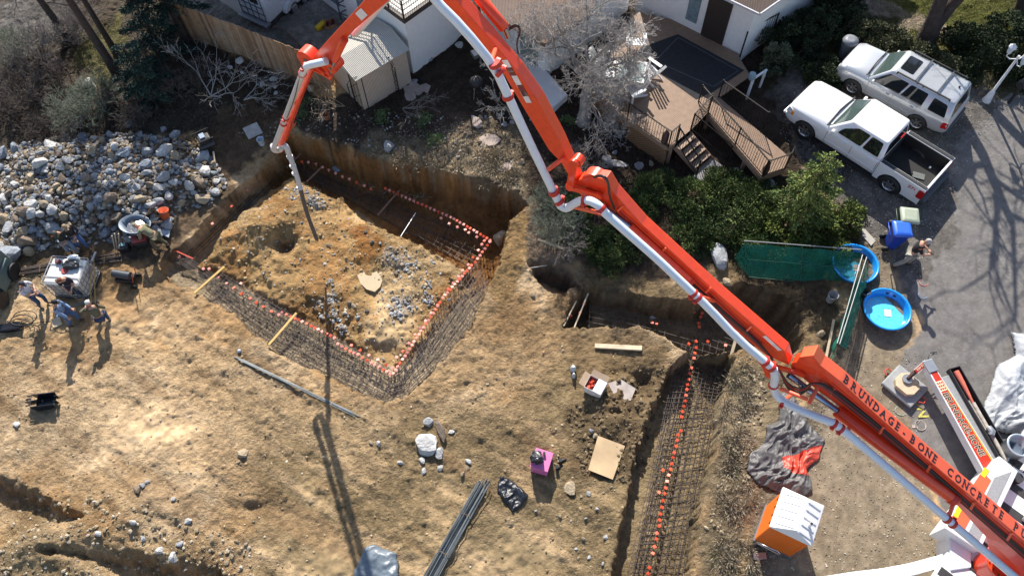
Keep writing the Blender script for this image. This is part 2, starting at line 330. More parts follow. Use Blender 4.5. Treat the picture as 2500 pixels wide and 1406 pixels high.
    mx((.46,.38,.26), inp * sst(-.2, -.5, z - 0) * sst(.0, .2, -di) * (1 - sst(.15, .4, base(x, y))))
    isl = sst(-.15, .1, di) * inp
    mx((.50,.335,.155), isl); mx((.58,.43,.24), isl * sst(-.05, .3, w1 + w2 * .5) * .9); mx((.40,.215,.08), isl * sst(.2, .5, -w1 + w2) * .7)
    for (a, b, r, cc) in ((760,475,26,(.33,.31,.27)),(960,620,36,(.40,.34,.27)),(975,745,40,(.36,.32,.26)),(700,590,34,(.24,.175,.10)),(870,560,40,(.34,.15,.045)),(900,600,40,(.36,.17,.05)),(980,850,40,(.22,.155,.08))):
        mx(cc, isl * sst(r, r * .5, np.hypot(wu - a, (wv - b) * 1.2)) * .85)
    for W_, cc in ((TR3W, (.26,.21,.13)), (TR2W, (.34,.27,.16))): mx(cc, sst(0, .1, sdp(x, y, W_)) * .9)
    pt = 1 + .24 * w2 + .26 * w3 + .26 * fbm(x, y, 13, 3, 221)
    asp = sst(0, 8, sdp(u, v, [(2460,240),(2340,340),(2330,440),(2345,560),(2240,700),(2255,800),(2200,880),(2205,960),(2260,1140),(2330,1320),(2360,1700),(3200,1700),(3200,100)]))
    pt = pt * (1 - asp) + asp * (1 + .10 * w1 + .08 * w2 + .05 * fbm(x, y, 18, 2, 231))
    c = c * pt[..., None]
    return np.clip(c * np.array([.73, .69, .665]), .01, .9)
def soil_mat():
    m = mat_attr('soil', .97, .05, 16., .22); nt = m.node_tree; b = nt.nodes['Principled BSDF']; tc = [n for n in nt.nodes if n.type == 'TEX_COORD'][0]; mx = [n for n in nt.nodes if n.type == 'MIX'][0]
    n = nt.nodes.new('ShaderNodeTexNoise'); n.inputs['Scale'].default_value = 7; n.inputs['Detail'].default_value = 9; n.inputs['Roughness'].default_value = .78; nt.links.new(tc.outputs['Object'], n.inputs['Vector'])
    r = nt.nodes.new('ShaderNodeMapRange'); r.inputs[1].default_value = .36; r.inputs[2].default_value = .64; r.inputs[3].default_value = .74; r.inputs[4].default_value = 1.22; nt.links.new(n.outputs[0], r.inputs[0])
    m2 = nt.nodes.new('ShaderNodeMix'); m2.data_type = 'RGBA'; m2.blend_type = 'MULTIPLY'; m2.inputs[0].default_value = 1; nt.links.new(mx.outputs[2], m2.inputs[6]); nt.links.new(r.outputs[0], m2.inputs[7]); nt.links.new(m2.outputs[2], b.inputs['Base Color'])
    a = nt.nodes.new('ShaderNodeAttribute'); a.attribute_name = 'rough'; nt.links.new(a.outputs['Fac'], m2.inputs[0]); bp = [q for q in nt.nodes if q.type == 'BUMP'][0]; n3 = nt.nodes.new('ShaderNodeTexNoise'); n3.inputs['Scale'].default_value = 9; n3.inputs['Detail'].default_value = 8; n3.inputs['Roughness'].default_value = .68; nt.links.new(tc.outputs['Object'], n3.inputs['Vector'])
    nt.links.new(n3.outputs[0], bp.inputs['Height']); ml = nt.nodes.new('ShaderNodeMath'); ml.operation = 'MULTIPLY'; ml.inputs[1].default_value = .16; nt.links.new(a.outputs['Fac'], ml.inputs[0]); nt.links.new(ml.outputs[0], bp.inputs['Distance']); return m
def build_ground():
    def axis(a, b, st, far):
        mid = np.arange(a, b, st); k = [st * 2]
        while sum(k) < far: k.append(k[-1] * 1.35)
        k = np.cumsum(k); return np.concatenate([(a - k)[::-1], mid, b + k])
    xs = axis(-24.5, 24.5, .055, 900); ys = axis(2.6, 31.5, .055, 900)
    X, Y = np.meshgrid(xs, ys, indexing='ij'); Z = height(X, Y)
    nx, ny = X.shape; V = np.stack([X, Y, Z], -1).reshape(-1, 3)
    # small sideways jitter so cut faces crumble instead of stretching into stripes
    V[:, 0] += .03 * (fbm(V[:, 0] + V[:, 2], V[:, 1], 6, 2, 301)); V[:, 1] += .03 * fbm(V[:, 0], V[:, 1] + V[:, 2], 6, 2, 311)
    i = np.arange(nx * ny).reshape(nx, ny); F = np.stack([i[:-1, :-1], i[1:, :-1], i[1:, 1:], i[:-1, 1:]], -1).reshape(-1, 4)
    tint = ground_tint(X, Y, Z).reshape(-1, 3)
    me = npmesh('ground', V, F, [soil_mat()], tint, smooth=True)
    u, v = proj(X, Y, base(X, Y)); rg_ = (1 - .88 * sst(0, 60, sdp(u, v, SMOOTH))) * (1 + 1.5 * fbm(X, Y, .45, 3, 401)); at = me.attributes.new('rough', 'FLOAT', 'POINT'); at.data.foreach_set('value', np.clip(rg_, .05, 1.6).astype(np.float32).ravel())
    link('ground', me, kind='structure')
    global _HX, _HY, _HZ
    _HX, _HY, _HZ = xs, ys, Z
build_ground()
def hz(x, y):
    i = int(np.searchsorted(_HX, x)) - 1; j = int(np.searchsorted(_HY, y)) - 1; i = min(max(i, 0), len(_HX) - 2); j = min(max(j, 0), len(_HY) - 2)
    a = (x - _HX[i]) / (_HX[i+1] - _HX[i]); b = (y - _HY[j]) / (_HY[j+1] - _HY[j])
    return float((_HZ[i, j] * (1-a) + _HZ[i+1, j] * a) * (1-b) + (_HZ[i, j+1] * (1-a) + _HZ[i+1, j+1] * a) * b)
# ---------------- materials shared by the built things ----------------
WHITEW = mat('white_stucco', (.74,.74,.73), .85, var=.05, bump=.01, bsc=40)
DARKM = mat('dark_iron', (.025,.022,.02), .5, .6, var=.2)
WOODD = mat('deck_board', (.30,.20,.135), .65, var=.18, sc=4)
CEDAR = mat('cedar', (.30,.185,.11), .8, var=.25, sc=3)
TAN_ST = mat('tan_steel', (.56,.50,.42), .5, var=.05)
BLACK = mat('black_rubber', (.018,.018,.02), .6, var=.2)
GLASSD = mat('dark_glass', (.012,.015,.018), .05, var=.0, spec=.8)
GLASSG = mat('tinted_glass', (.05,.075,.07), .04, var=.0, spec=.9)
CHROME = mat('bright_metal', (.55,.55,.56), .25, .9, var=.05)
GALV = mat('galvanised', (.42,.43,.44), .4, .8, var=.1)
WPLAST = mat('white_plastic', (.78,.79,.80), .4, var=.03)
def stripes(name, c1, c2, sc, rough=.6, axis='X', metal=0., duty=.5, bump=.01, var=.12):
    if name in MATS: return MATS[name]
    m = mat(name, c1, rough, metal, var, 5); nt = m.node_tree; mx = [n for n in nt.nodes if n.type == 'MIX'][0]
    tc = [n for n in nt.nodes if n.type == 'TEX_COORD'][0]; w = nt.nodes.new('ShaderNodeTexWave'); w.wave_type = 'BANDS'; w.bands_direction = axis; w.inputs['Scale'].default_value = sc; w.inputs['Distortion'].default_value = .15
    nt.links.new(tc.outputs['Object'], w.inputs['Vector']); r = nt.nodes.new('ShaderNodeValToRGB'); r.color_ramp.elements[0].position = duty - .08; r.color_ramp.elements[1].position = duty + .08
    r.color_ramp.elements[0].color = (*c2, 1); r.color_ramp.elements[1].color = (*c1, 1); nt.links.new(w.outputs[0], r.inputs[0]); nt.links.new(r.outputs[0], mx.inputs[6])
    if bump:
        bp = nt.nodes.new('ShaderNodeBump'); bp.inputs['Distance'].default_value = bump; nt.links.new(w.outputs[0], bp.inputs['Height']); nt.links.new(bp.outputs[0], nt.nodes['Principled BSDF'].inputs['Normal'])
    return m
def slab(poly, z0, z1, m=None, mb=None):
    """prism from pixel corners that lie at height z1"""
    mb = mb or MB(); pts = [P(u, v, z1) for u, v in poly]
    a = sum(pts[i].x * pts[(i+1) % len(pts)].y - pts[(i+1) % len(pts)].x * pts[i].y for i in range(len(pts)))
    if a < 0: pts = pts[::-1]
    return mb.prism([(p.x, p.y) for p in pts], z0, z1, m)
def vface(a, b, z0, z1, t=.02, off=0.): # upright box along a-b
    a = Vector(a); b = Vector(b); d = (b - a); d.z = 0; n = Vector((d.y, -d.x, 0)).normalized() * off; c = (a + b) / 2 + n
    return Vector((c.x, c.y, (z0 + z1) / 2)), (d.length, t, z1 - z0), math.atan2(d.y, d.x)
def railing(pts, h, label, step=.115, scroll=False, posts=True, group=None, name='deck_railing', zb=.08):
    pts = [Vector(p) for p in pts]; t = thing(name, label, 'railing', pts[0], 0, group); o = pts[0]
    hr = MB(); bp = MB(); up = Vector((0, 0, 1))
    for a, b in zip(pts, pts[1:]):
        hr.bar(a - o + up * h, b - o + up * h, .045, .03); bp.bar(a - o + up * zb, b - o + up * zb, .025)
        L = (b - a).length; n = max(2, int(L / step))
        for i in range(1, n):
            p = a.lerp(b, i / n) - o; bp.bar(p + up * zb, p + up * h, .014)
            if scroll and i % 6 == 3:
                for k in range(3): bp.tube([p + up * (h * (.3 + .2 * k)) + (b - a).normalized() * .05 * math.cos(q) + up * .05 * math.sin(q) for q in [j * math.pi / 3 for j in range(7)]], .006, 4, cap=False)
    hr.build('handrail', DARKM, t); bp.build('bar_panel', DARKM, t)
    if posts:
        allp = []
        for a, b in zip(pts, pts[1:]):
            n = max(1, round((b - a).length / 1.8)); allp += [a.lerp(b, i / n) for i in range(n)]
        for p in allp + [pts[-1]]: MB().bar(p - o, p - o + up * (h + .05), .045).build('post', DARKM, t)
    return t
# ---------------- white house with the roof terrace ----------------
ZH = 1.05
hA, hL, hR = P(1010,182,ZH), P(856,57,ZH), P(1129,94,ZH)
ex = (hR - hA); ex.normalize(); ey = Vector((-ex.y, ex.x, 0))
if (hL - hA).dot(ey) < 0: ey = -ey
HZ = 3.85
def hp(a, b, z=ZH): q = hA + ex * a + ey * b; return Vector((q.x, q.y, z))
house = thing('terrace_house', 'white stuccoed house with a roof terrace behind dark railings, right of the metal shed', 'house', hA)
Mh = Matrix.Translation(-hA)
mb = MB(); W0 = 3.6; D0 = 7.5
mb.prism([tuple((q - hA)[:2]) for q in (hp(0,0), hp(W0,0), hp(W0,D0), hp(0,D0))], -.4, HZ - ZH); mb.build('wall', WHITEW, house)
mb = MB(); mb.prism([tuple((q - hA)[:2]) for q in (hp(-.06,-.06), hp(W0+.06,-.06), hp(W0+.06,D0), hp(-.06,D0))], HZ - ZH + .002, HZ - ZH + .24); mb.build('parapet', mat('dark_trim', (.05,.035,.03), .6), house)
mb = MB(); mb.prism([tuple((q - hA)[:2]) for q in (hp(.1,.1), hp(W0-.1,.1), hp(W0-.1,D0-.1), hp(.1,D0-.1))], HZ - ZH + .2, HZ - ZH + .245)
for k in range(9): mb.bar(hp(.1, .5+k*.8, HZ+.25) - hA, hp(W0-.1, .5+k*.8, HZ+.25) - hA, .03, .015)
mb.build('roof_deck', mat('white_roof', (.72,.70,.66), .7, var=.06), house)
rl = MB(); cs = [hp(0,D0,HZ+.24), hp(0,0,HZ+.24), hp(W0,0,HZ+.24), hp(W0,D0,HZ+.24)]
for a, b in zip(cs, cs[1:]):
    n = int((b - a).length / .11)
    for z in (.1, .35, .6, .82): rl.bar(a - hA + Vector((0,0,z)), b - hA + Vector((0,0,z)), .03 if z != .82 else .09, .03)
    for i in range(n + 1): p = a.lerp(b, i / n) - hA; rl.bar(p, p + Vector((0,0,.85)), .016 if i % 12 else .07)
rl.build('terrace_railing', DARKM, house)
for b0, b1 in ((2.05, 3.0), (4.6, 5.4)):
    c, s, r = vface(hp(0,b0), hp(0,b1), 1.9, 3.3, .04, 0); w = MB().box(c - hA, (s[0]+.14, .07, s[2]+.14), r).build('window', mat('window_frame', (.12,.15,.18), .5), house)
    MB().box(c - hA, (s[0], .10, s[2]), r).build('pane', mat('blue_pane', (.16,.22,.25), .08, var=.3), w)
# upper storey behind the terrace, beyond the frame, added to shade the yard
mb = MB(); mb.prism([tuple((q - hA)[:2]) for q in (hp(-3.0,D0+.01), hp(W0+4,D0+.01), hp(W0+4,D0+6), hp(-3.0,D0+6))], -.4, 5.4); mb.build('upper_storey', WHITEW, house)
# the yard side rooms of the same street front, partly behind the bare tree
h3 = thing('low_house', 'low white house with a brown tiled roof and green door behind the bare tree', 'house', P(1290,170,1.1)); o3 = h3.location.copy()
def q3(u, v, z): p = P(u, v, z); return (p.x - o3.x, p.y - o3.y)
def blk(poly, zp, z0, z1, m, nm, par=h3, o=o3):
    pts = [P(u, v, zp) - o for u, v in poly]; a = sum(pts[i].x * pts[(i+1) % len(pts)].y - pts[(i+1) % len(pts)].x * pts[i].y for i in range(len(pts)))
    if a < 0: pts = pts[::-1]
    return MB().prism([(p.x, p.y) for p in pts], z0 - o.z, z1 - o.z).build(nm, m, par)
blk([(1185,118),(1262,100),(1385,238),(1350,268),(1265,212)], 1.2, .6, 1.35, WHITEW, 'terrace_slab')
blk([(1180,60),(1258,130),(1330,180),(1475,85),(1530,40),(1500,-90),(1150,-90)], 1.2, .6, 3.4, WHITEW, 'wall')
TILE = stripes('brown_tiles', (.24,.165,.12), (.12,.085,.07), 5.5, .8, 'X', bump=.02)
blk([(1175,20),(1240,60),(1330,110),(1450,30),(1470,-150),(1100,-150)], 3.55, 3.41, 3.6, TILE, 'roof')
c = (P(1268,128,1.35) + P(1320,165,1.35)) / 2; r = frame(P(1258,130,1.2), P(1330,180,1.2)); MB().box(c - o3 + Vector((0,0,.95)), (1.0,.12,1.9), r).build('door', mat('green_door', (.16,.22,.21), .5), h3)
for u in (1335,1462): 
    p = P(u, 170 if u < 1400 else 90, 1.2) - o3; MB().box((p.x, p.y, 1.1), (.3,.3,2.4), r).build('pillar', WHITEW, h3)
# ---------------- white house right, tiled roof ----------------
ZD = 2.05
gA, gL, gR = P(1808,142,ZD-.2), P(1700,88,ZD-.2), P(1990,12,ZD-.2)
h2 = thing('tiled_house', 'white house with a brown tiled roof at the top, behind the deck and rug', 'house', gA)
fx = (gL - gA).normalized(); fy = (gR - gA).normalized(); 
def gp(a, b, z=0.): q = fx * a + fy * b; return Vector((q.x, q.y, z))
HH = 2.75
MB().prism([tuple(gp(*k)[:2]) for k in ((0,0),(0,9),(5,9),(5,0))][::1], -.6, HH).build('wall', WHITEW, h2)
rb = MB(); e = .35; z0 = HH + .003; c0 = [gp(-e,-e,z0), gp(-e,9,z0), gp(5,9,z0), gp(5,-e,z0)]; r1 = gp(2.5,2.2,z0+1.1); r2 = gp(2.5,9,z0+1.1)
rb.add([*c0, r1, r2, *[q - Vector((0,0,.12)) for q in c0]], [(0,1,5,4),(1,2,5),(2,3,4,5),(3,0,4),(6,7,1,0),(9,6,0,3),(9,8,7,6)]); rb.build('roof', TILE, h2)
g = MB(); g.bar(c0[0] + Vector((0,0,-.06)), c0[3] + Vector((0,0,-.06)), .12, .10); g.bar(c0[0] + Vector((0,0,-.06)), c0[1] + Vector((0,0,-.06)), .12, .10); g.build('gutter', mat('grey_gutter', (.5,.5,.52), .5), h2)
c, s, r = vface(gp(.9,0), gp(1.9,0), .15, 2.25, .1, 0); MB().box(c, s, r).build('door', mat('dark_door', (.03,.022,.02), .5), h2)
c, s, r = vface(gp(2.2,0), gp(2.7,0), .6, 2.2, .1, 0); MB().box(c, s, r).build('window', mat('blue_pane', (.16,.22,.25), .08), h2)
# ---------------- deck, ramp, stairs, rug ----------------
deck = thing('wooden_deck', 'raised brown wooden deck with lattice skirt, stairs and a ramp down to the gravel drive', 'deck', P(1631,358,ZD)); od = deck.location.copy()
DK = [(1440,213),(1531,289),(1631,358),(1648,349),(1687,317),(1728,275),(1754,240),(1832,186),(1800,132),(1650,50),(1560,30),(1500,80)]
BOARDS = stripes('deck_boards', (.26,.165,.105), (.15,.095,.06), 4.6, .6, 'X', duty=.16, bump=.006, var=.16)
def onto(poly, z0, z1, m, nm, par, o):
    pts = [P(u, v, z1) - o for u, v in poly]; a = sum(pts[i].x * pts[(i+1) % len(pts)].y - pts[(i+1) % len(pts)].x * pts[i].y for i in range(len(pts)))
    if a < 0: pts = pts[::-1]
    return MB().prism([(p.x, p.y) for p in pts], z0 - o.z, z1 - o.z).build(nm, m, par)
th = frame(P(1440,213,ZD), P(1631,358,ZD))
def rotgeo(o, ang):   # let the object's own axes follow the boards
    o.data.transform(Matrix.Rotation(-ang, 4, 'Z')); o.rotation_euler.z = ang
fl = onto(DK, ZD - .05, ZD, BOARDS, 'floor_boards', deck, od); rotgeo(fl, th + math.pi / 2)
bd = MB()
for a, b in ((0,1),(1,2),(2,3)): 
    pa = P(*DK[a], ZD) - od; pb = P(*DK[b], ZD) - od; bd.bar(pa + Vector((0,0,-.13)), pb + Vector((0,0,-.13)), .06, .22)
sp = P(1728,275,ZD); ep = P(1560,168,ZD); bd.bar(sp - od + Vector((0,0,.006)), P(1580,385,ZD) * 0 + (P(1600,335,ZD) - od) * 0 + (P(1617,323,ZD) - od) + Vector((0,0,.006)), .03, .01) if False else None
bd.build('fascia', mat('fascia_wood', (.27,.18,.12), .7), deck)
lt = MB()
for a, b in ((DK[0], DK[1]), (DK[1], DK[2])):
    pa = P(*a, ZD) - od; pb = P(*b, ZD) - od; L = (pb - pa).length; H_ = 1.05; n = int((L + H_) / .13); d = (pb - pa).normalized()
    nrm = Vector((d.y, -d.x, 0)) * .01
    for sgn in (1, -1):
        for i in range(n):
            s0 = -H_ + i * .13; x0, x1 = max(0, s0), min(L, s0 + H_)
            if x1 <= x0: continue
            t0, t1 = (x0 - s0), (x1 - s0)
            if sgn < 0: t0, t1 = H_ - t0, H_ - t1
            lt.bar(pa + d * x0 + Vector((0,0,-.26 - t0)) + nrm * sgn, pa + d * x1 + Vector((0,0,-.26 - t1)) + nrm * sgn, .012, .038, up=d)
lt.build('lattice', mat('lattice_wood', (.30,.17,.085), .75), deck)
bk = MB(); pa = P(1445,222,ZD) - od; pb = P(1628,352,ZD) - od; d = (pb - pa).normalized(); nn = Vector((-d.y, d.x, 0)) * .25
bk.bar(pa + nn + Vector((0,0,-.7)), pb + nn + Vector((0,0,-.7)), .03, 1.2, up=(0,0,1)); bk.build('skirt_shade_sheet', mat('painted_deck_shade', (.03,.02,.015), .9), deck)  # near-black sheet added behind the lattice as the shade under the deck
# ramp
RL = [(1728,275),(1861,430)]; RRt = [(1752,238),(1905,412)]
rz = 1.9
rp = MB(); v4 = [P(1728,275,ZD-.004) - od, P(1861,430,rz) - od, P(1915,412,rz) - od, P(1925,382,rz) - od, P(1756,238,ZD-.004) - od]
rp.add(v4 + [q - Vector((0,0,.06)) for q in v4], [(0,1,2,3,4),(9,8,7,6,5)] + [(i,5+i,5+(i+1)%5,(i+1)%5) for i in range(5)]); ro = rp.build('ramp', BOARDS, deck); rotgeo(ro, th + math.pi / 2 + .15)
rb = MB(); rb.bar(v4[0] - Vector((0,0,.17)), v4[1] - Vector((0,0,.17)), .06, .24); rb.bar(v4[1] - Vector((0,0,.17)), v4[2] - Vector((0,0,.17)), .06, .24); rb.build('ramp_beam', mat('fascia_wood'), deck)
for u, v in ((1822,384),(1862,431),(1730,280)):
    p = P(u, v, rz); MB().bar(Vector((p.x, p.y, rz - .2)) - od, Vector((p.x, p.y, hz(p.x, p.y) - .1)) - od, .12).build('support_post', mat('fascia_wood'), deck)
for u, v in ((1640,352),(1531,289),(1690,316)):
    p = P(u, v, ZD); MB().bar(Vector((p.x, p.y, ZD - .2)) - od, Vector((p.x, p.y, hz(p.x, p.y) - .1)) - od, .12).build('support_post', mat('fascia_wood'), deck)
# stairs run from the deck corner down to the right
sa, sb = P(1650,352,ZD), P(1688,320,ZD); dn = P(1712,425,1.15) - sa; dn.z = 0; ns = 5; 
st = MB()
for i in range(ns):
    z = ZD - .18 * (i + 1); q = dn * ((i + .5) / ns); a_ = sa + q - od; b_ = sb + q - od; a_.z = b_.z = z - od.z; tr = MB(); tr.bar(a_, b_, dn.length / ns * .92, .05); so_ = tr.build('stair_tread', WOODD, deck)
for q in (sa, sb):
    e_ = q + dn; st.bar(Vector((q.x, q.y, ZD - .2)) - od, Vector((e_.x, e_.y, 1.0)) - od, .05, .22)
st.build('stringer', mat('fascia_wood'), deck)
lz = P(1728,420,1.1); MB().box(Vector((lz.x, lz.y, 1.12)) - od, (1.15,.5,.12), frame(sa, sb)).build('bottom_step', mat('grey_step', (.22,.21,.2), .8), deck)
rug = slab([(1590,165),(1562,118),(1655,84),(1817,172),(1745,222),(1700,243)], ZD + .004, ZD + .012).build('patio_rug', mat('rug_black', (.018,.019,.022), .95, var=.3, sc=8)); tag(rug, 'large dark patio rug with a striped border on the wooden deck', 'rug')
rgb_ = MB(); rp_ = [P(u, v, ZD + .014) for u, v in [(1655,92),(1803,173),(1742,212),(1600,150)]]
for a, b in zip(rp_, rp_[1:] + rp_[:1]): rgb_.bar(a, b, .05, .003)
o_ = rgb_.build('border_stripe', mat('rug_grey', (.06,.06,.065), .95), rug)
def PD(u, v, z=ZD): return P(u, v, z)
railing([PD(1447,222), PD(1531,293), PD(1631,361), PD(1650,345)], .92, 'iron railing along the lattice front of the deck', name='deck_railing')
railing([PD(1651,352), P(1700,428,1.2)], .9, 'iron handrail on the left side of the deck stairs', name='stair_railing', scroll=False)
railing([PD(1686,318), P(1775,392,1.25)], .9, 'iron handrail on the right side of the deck stairs', name='stair_railing')
railing([PD(1686,318), PD(1729,272), ], .92, 'short scrolled iron railing between the stairs and the ramp', scroll=True)
railing([PD(1705,250), P(1728,277,ZD), P(1795,352,1.97), P(1861,430,1.9)], .92, 'scrolled iron railing on the left edge of the ramp', scroll=True, name='ramp_railing')
railing([P(1862,431,1.9), P(1914,414,1.9), P(1922,400,1.9)], .92, 'iron railing across the low end of the ramp', name='ramp_railing')
railing([P(1754,238,ZD), P(1862,315,1.95)], .92, 'iron railing on the right edge of the ramp beside the gravel', name='ramp_railing')
# ---------------- cedar fence, shed, iron trellises ----------------
FP = [(400,30,1.15),(470,92,1.2),(540,118,1.2),(620,148,1.2),(700,180,1.15),(760,205,1.1),(812,222,1.05)]
fpts = [P(u, v, z) for u, v, z in FP]
fence = thing('board_fence', 'tall weathered cedar board fence between the yard slope and the concrete pad', 'fence', fpts[0]); fo = fpts[0]
FM = [mat('cedar%d' % i, c_, .85, var=.22, sc=5) for i, c_ in enumerate([(.30,.195,.12),(.24,.14,.08),(.36,.25,.165),(.20,.115,.065),(.33,.20,.11)])]
fb = MB(); rr = random.Random(3)
for a, b in zip(fpts, fpts[1:]):
    n = int((b - a).length / .145)
    for i in range(n):
        p = a.lerp(b, (i + .5) / n) - fo; d = (b - a).normalized(); hh = 1.85 + rr.uniform(-.03, .03); nn = Vector((d.y, -d.x, 0)) * rr.uniform(-.008, .008)
        fb.bar(p + nn + Vector((0,0,-.1)), p + nn + Vector((rr.uniform(-.01,.01), 0, hh)), .137, .02, m=rr.choice(FM), up=(-d.y, d.x, 0))
fb.build('boards', None, fence)
rl = MB()
for a, b in zip(fpts, fpts[1:]):
    d = (b - a).normalized(); nn = Vector((-d.y, d.x, 0)) * .05
    for z in (.35, 1.55): rl.bar(a - fo + nn + Vector((0,0,z)), b - fo + nn + Vector((0,0,z)), .04, .09)
rl.build('rails', CEDAR, fence)
# shed
ZS = 1.0
s0, s1, s2 = P(892,275,ZS), P(833,238,ZS), P(974,225,ZS)
sx = (s2 - s0); W_ = 2.35; sx.normalize(); sy = Vector((-sx.y, sx.x, 0)); D_ = 2.15; SH = 1.95
shed = thing('metal_shed', 'cream ribbed metal garden shed with a low gable roof beside the board fence', 'shed', s0)
def sp_(a, b, z=0.): q = sx * a + sy * b; return Vector((q.x, q.y, z))
RIB = stripes('ribbed_cream', (.60,.50,.41), (.46,.37,.29), 5.2, .45, 'X', bump=.02, var=.05)
SROOF = stripes('ribbed_roof', (.66,.62,.53), (.34,.31,.27), 5.2, .4, 'X', bump=.02, var=.06)
mb = MB(); mb.prism([(0,0),(W_,0),(W_,D_),(0,D_)], -.2, SH); w_ = mb.build('wall', RIB, shed); w_.rotation_euler.z = math.atan2(sx.y, sx.x)
mb = MB(); e = .1; mb.add([(-e,-e,SH+.003),(W_+e,-e,SH+.003),(W_+e,D_/2,SH+.3),(-e,D_/2,SH+.3),(W_+e,D_+e,SH+.003),(-e,D_+e,SH+.003),(-e,-e,SH-.03),(W_+e,-e,SH-.03),(W_+e,D_+e,SH-.03),(-e,D_+e,SH-.03)], [(0,1,2,3),(3,2,4,5),(6,7,1,0),(8,9,5,4),(7,8,4,2,1),(9,6,0,3,5)]); w_ = mb.build('roof', SROOF, shed); w_.rotation_euler.z = math.atan2(sx.y, sx.x)
def trellis(base_pt, ang, w, h, label):
    t = thing('iron_trellis', label, 'trellis', base_pt, ang, 'iron trellises leaning round the shed'); mb = MB()
    for x in (-w/2, w/2): mb.bar((x,0,0), (x,0,h), .03)
    fr = mb; fr.tube([(w/2*math.cos(q), 0, h - .12 + .22*math.sin(q)) for q in [math.pi*j/8 for j in range(9)]], .012, 5); fr.build('frame', DARKM, t)
    mb = MB()
    for i in range(1, 5): x = -w/2 + w*i/5; mb.bar((x,0,.1), (x,0,h-.1), .011)
    for z in (.15, h*.5, h*.85): mb.bar((-w/2,0,z), (w/2,0,z), .012)
    for z in (h*.3, h*.68):
        for sx_ in (-1, 1): mb.tube([(sx_*(w*.22 + .08*math.cos(q)), 0, z + .09*math.sin(q)) for q in [math.pi*2*j/8 for j in range(9)]], .007, 4, cap=False)
    mb.build('scrollwork', DARKM, t); return t
an = math.atan2(sx.y, sx.x)
trellis(G(872,262) , an + 1.2, .55, 1.7, 'black iron trellis leaning at the left corner of the shed')
trellis(G(884,272), an - .1, .6, 1.8, 'black iron trellis in front of the shed wall, second from the left')
trellis(G(972,232), an + 1.35, .6, 1.85, 'black iron trellis at the right corner of the metal shed')
railing([P(958,178,1.05), P(968,140,1.05)] , .95, 'black iron gate panel between the shed and the terrace house', name='iron_fence', step=.14)
railing([P(968,140,1.05), P(935,105,1.05)] , 1.1, 'tall black iron fence panel against the terrace house wall', name='iron_fence', step=.14)
railing([P(1806,140,ZD-.15), P(1830,120,ZD-.15), P(1880,95,1.9)], 1.3, 'black iron fence at the corner of the tiled house', name='iron_fence', step=.13)
# ---------------- the garden gate arc, frame stand on the concrete ----------------
t = thing('arched_railing', 'arched brown metal railing standing on the concrete pad behind the fence', 'railing', P(742,142,1.22)); o_ = t.location.copy()
mb = MB(); a = P(680,100,1.22) - o_; b = P(742,142,1.22) - o_; ar = []
for i in range(15):
    k = i / 14; p = a.lerp(b, k); h_ = .75 + .3 * math.sin(math.pi * k); ar.append(p + Vector((0,0,h_))); mb.bar(p + Vector((0,0,.05)), p + Vector((0,0,h_)), .014)
mb.build('bars', DARKM, t); MB().tube(ar, .025, 6).build('top_rail', mat('rust_brown', (.10,.05,.035), .7), t); MB().bar(a + Vector((0,0,.05)), b + Vector((0,0,.05)), .04).build('bottom_rail', mat('rust_brown'), t)
t = thing('metal_rack', 'tall dark criss-cross metal rack against the terrace house', 'rack', P(835,55,1.25)); mb = MB(); a = Vector((-.3,.9,0)); 
for i in range(2):
    for j in range(2): mb.bar((i*.9, j*.5, 0), (i*.9, j*.5, 2.0), .05)
mb.build('uprights', mat('blue_steel', (.07,.10,.14), .5, .4), t); mb = MB()
for k in range(4):
    for j in range(2): mb.bar((0,j*.5,k*.5), (.9,j*.5,k*.5+.5), .035); mb.bar((.9,j*.5,k*.5), (0,j*.5,k*.5+.5), .035)
mb.bar((0,.25,1.0),(.9,.25,1.0),.03); mb.build('brace_panel', mat('blue_steel'), t)
t = thing('yellow_case', 'yellow plastic case on the concrete pad', 'case', P(785,68,1.27), .9); bevel(MB().box((0,0,.1), (.55,.24,.2)).build('case_body', mat('yellow', (.65,.42,.01), .4), t), .03); MB().box((0,-.13,.12),(.16,.03,.03)).build('handle', BLACK, t)
t = thing('wooden_crate', 'open wooden crate with red bottles beside the yellow case', 'crate', P(808,66,1.27), .35); mb = MB()
for x, y, w, d in ((0,.2,.5,.02),(0,-.2,.5,.02),(.24,0,.02,.4),(-.24,0,.02,.4)): mb.box((x,y,.12),(w,d,.22))
mb.box((0,0,.02),(.46,.38,.02)); mb.build('box', CEDAR, t)
for x, y in ((-.12,.05),(.05,-.06),(.13,.1)): MB().cyl((x,y,.03),(x,y,.3),.045,10).build('bottle', mat('dark_red', (.2,.02,.02), .3), t)
# ---------------- horse trailer ----------------
tz = 1.22; ta, tb = P(672,78,tz), P(735,15,tz)
trl = thing('horse_trailer', 'white horse trailer with slatted rear doors and twin wheels on the concrete pad', 'trailer', P(672,80,tz), frame(P(672,80,tz), P(742,10,tz))); trl.scale = (.82, .78, .86)
TW = mat('trailer_white', (.62,.64,.66), .35, var=.08)
bevel(MB().box((3.0,1.15,1.45), (6,2.0,1.95)).build('body', TW, trl), .12, 3)
mb = MB(); mb.box((-.03,1.15,1.4),(.05,1.8,1.7)); dr = mb.build('rear_door', TW, trl); mb = MB()
for y in (.3,.75,1.15,1.55,2.0): mb.box((-.065,y,1.4),(.03,.05,1.7))
for z in (.62,1.0,1.4,2.2): mb.box((-.068,1.15,z),(.03,1.8,.05))
mb.build('bars', mat('blue_grey', (.12,.15,.2), .4, .5), dr)
for y in (.75,1.55): MB().box((-.06,y,1.8),(.04,.55,.4)).build('window', GLASSD, dr)
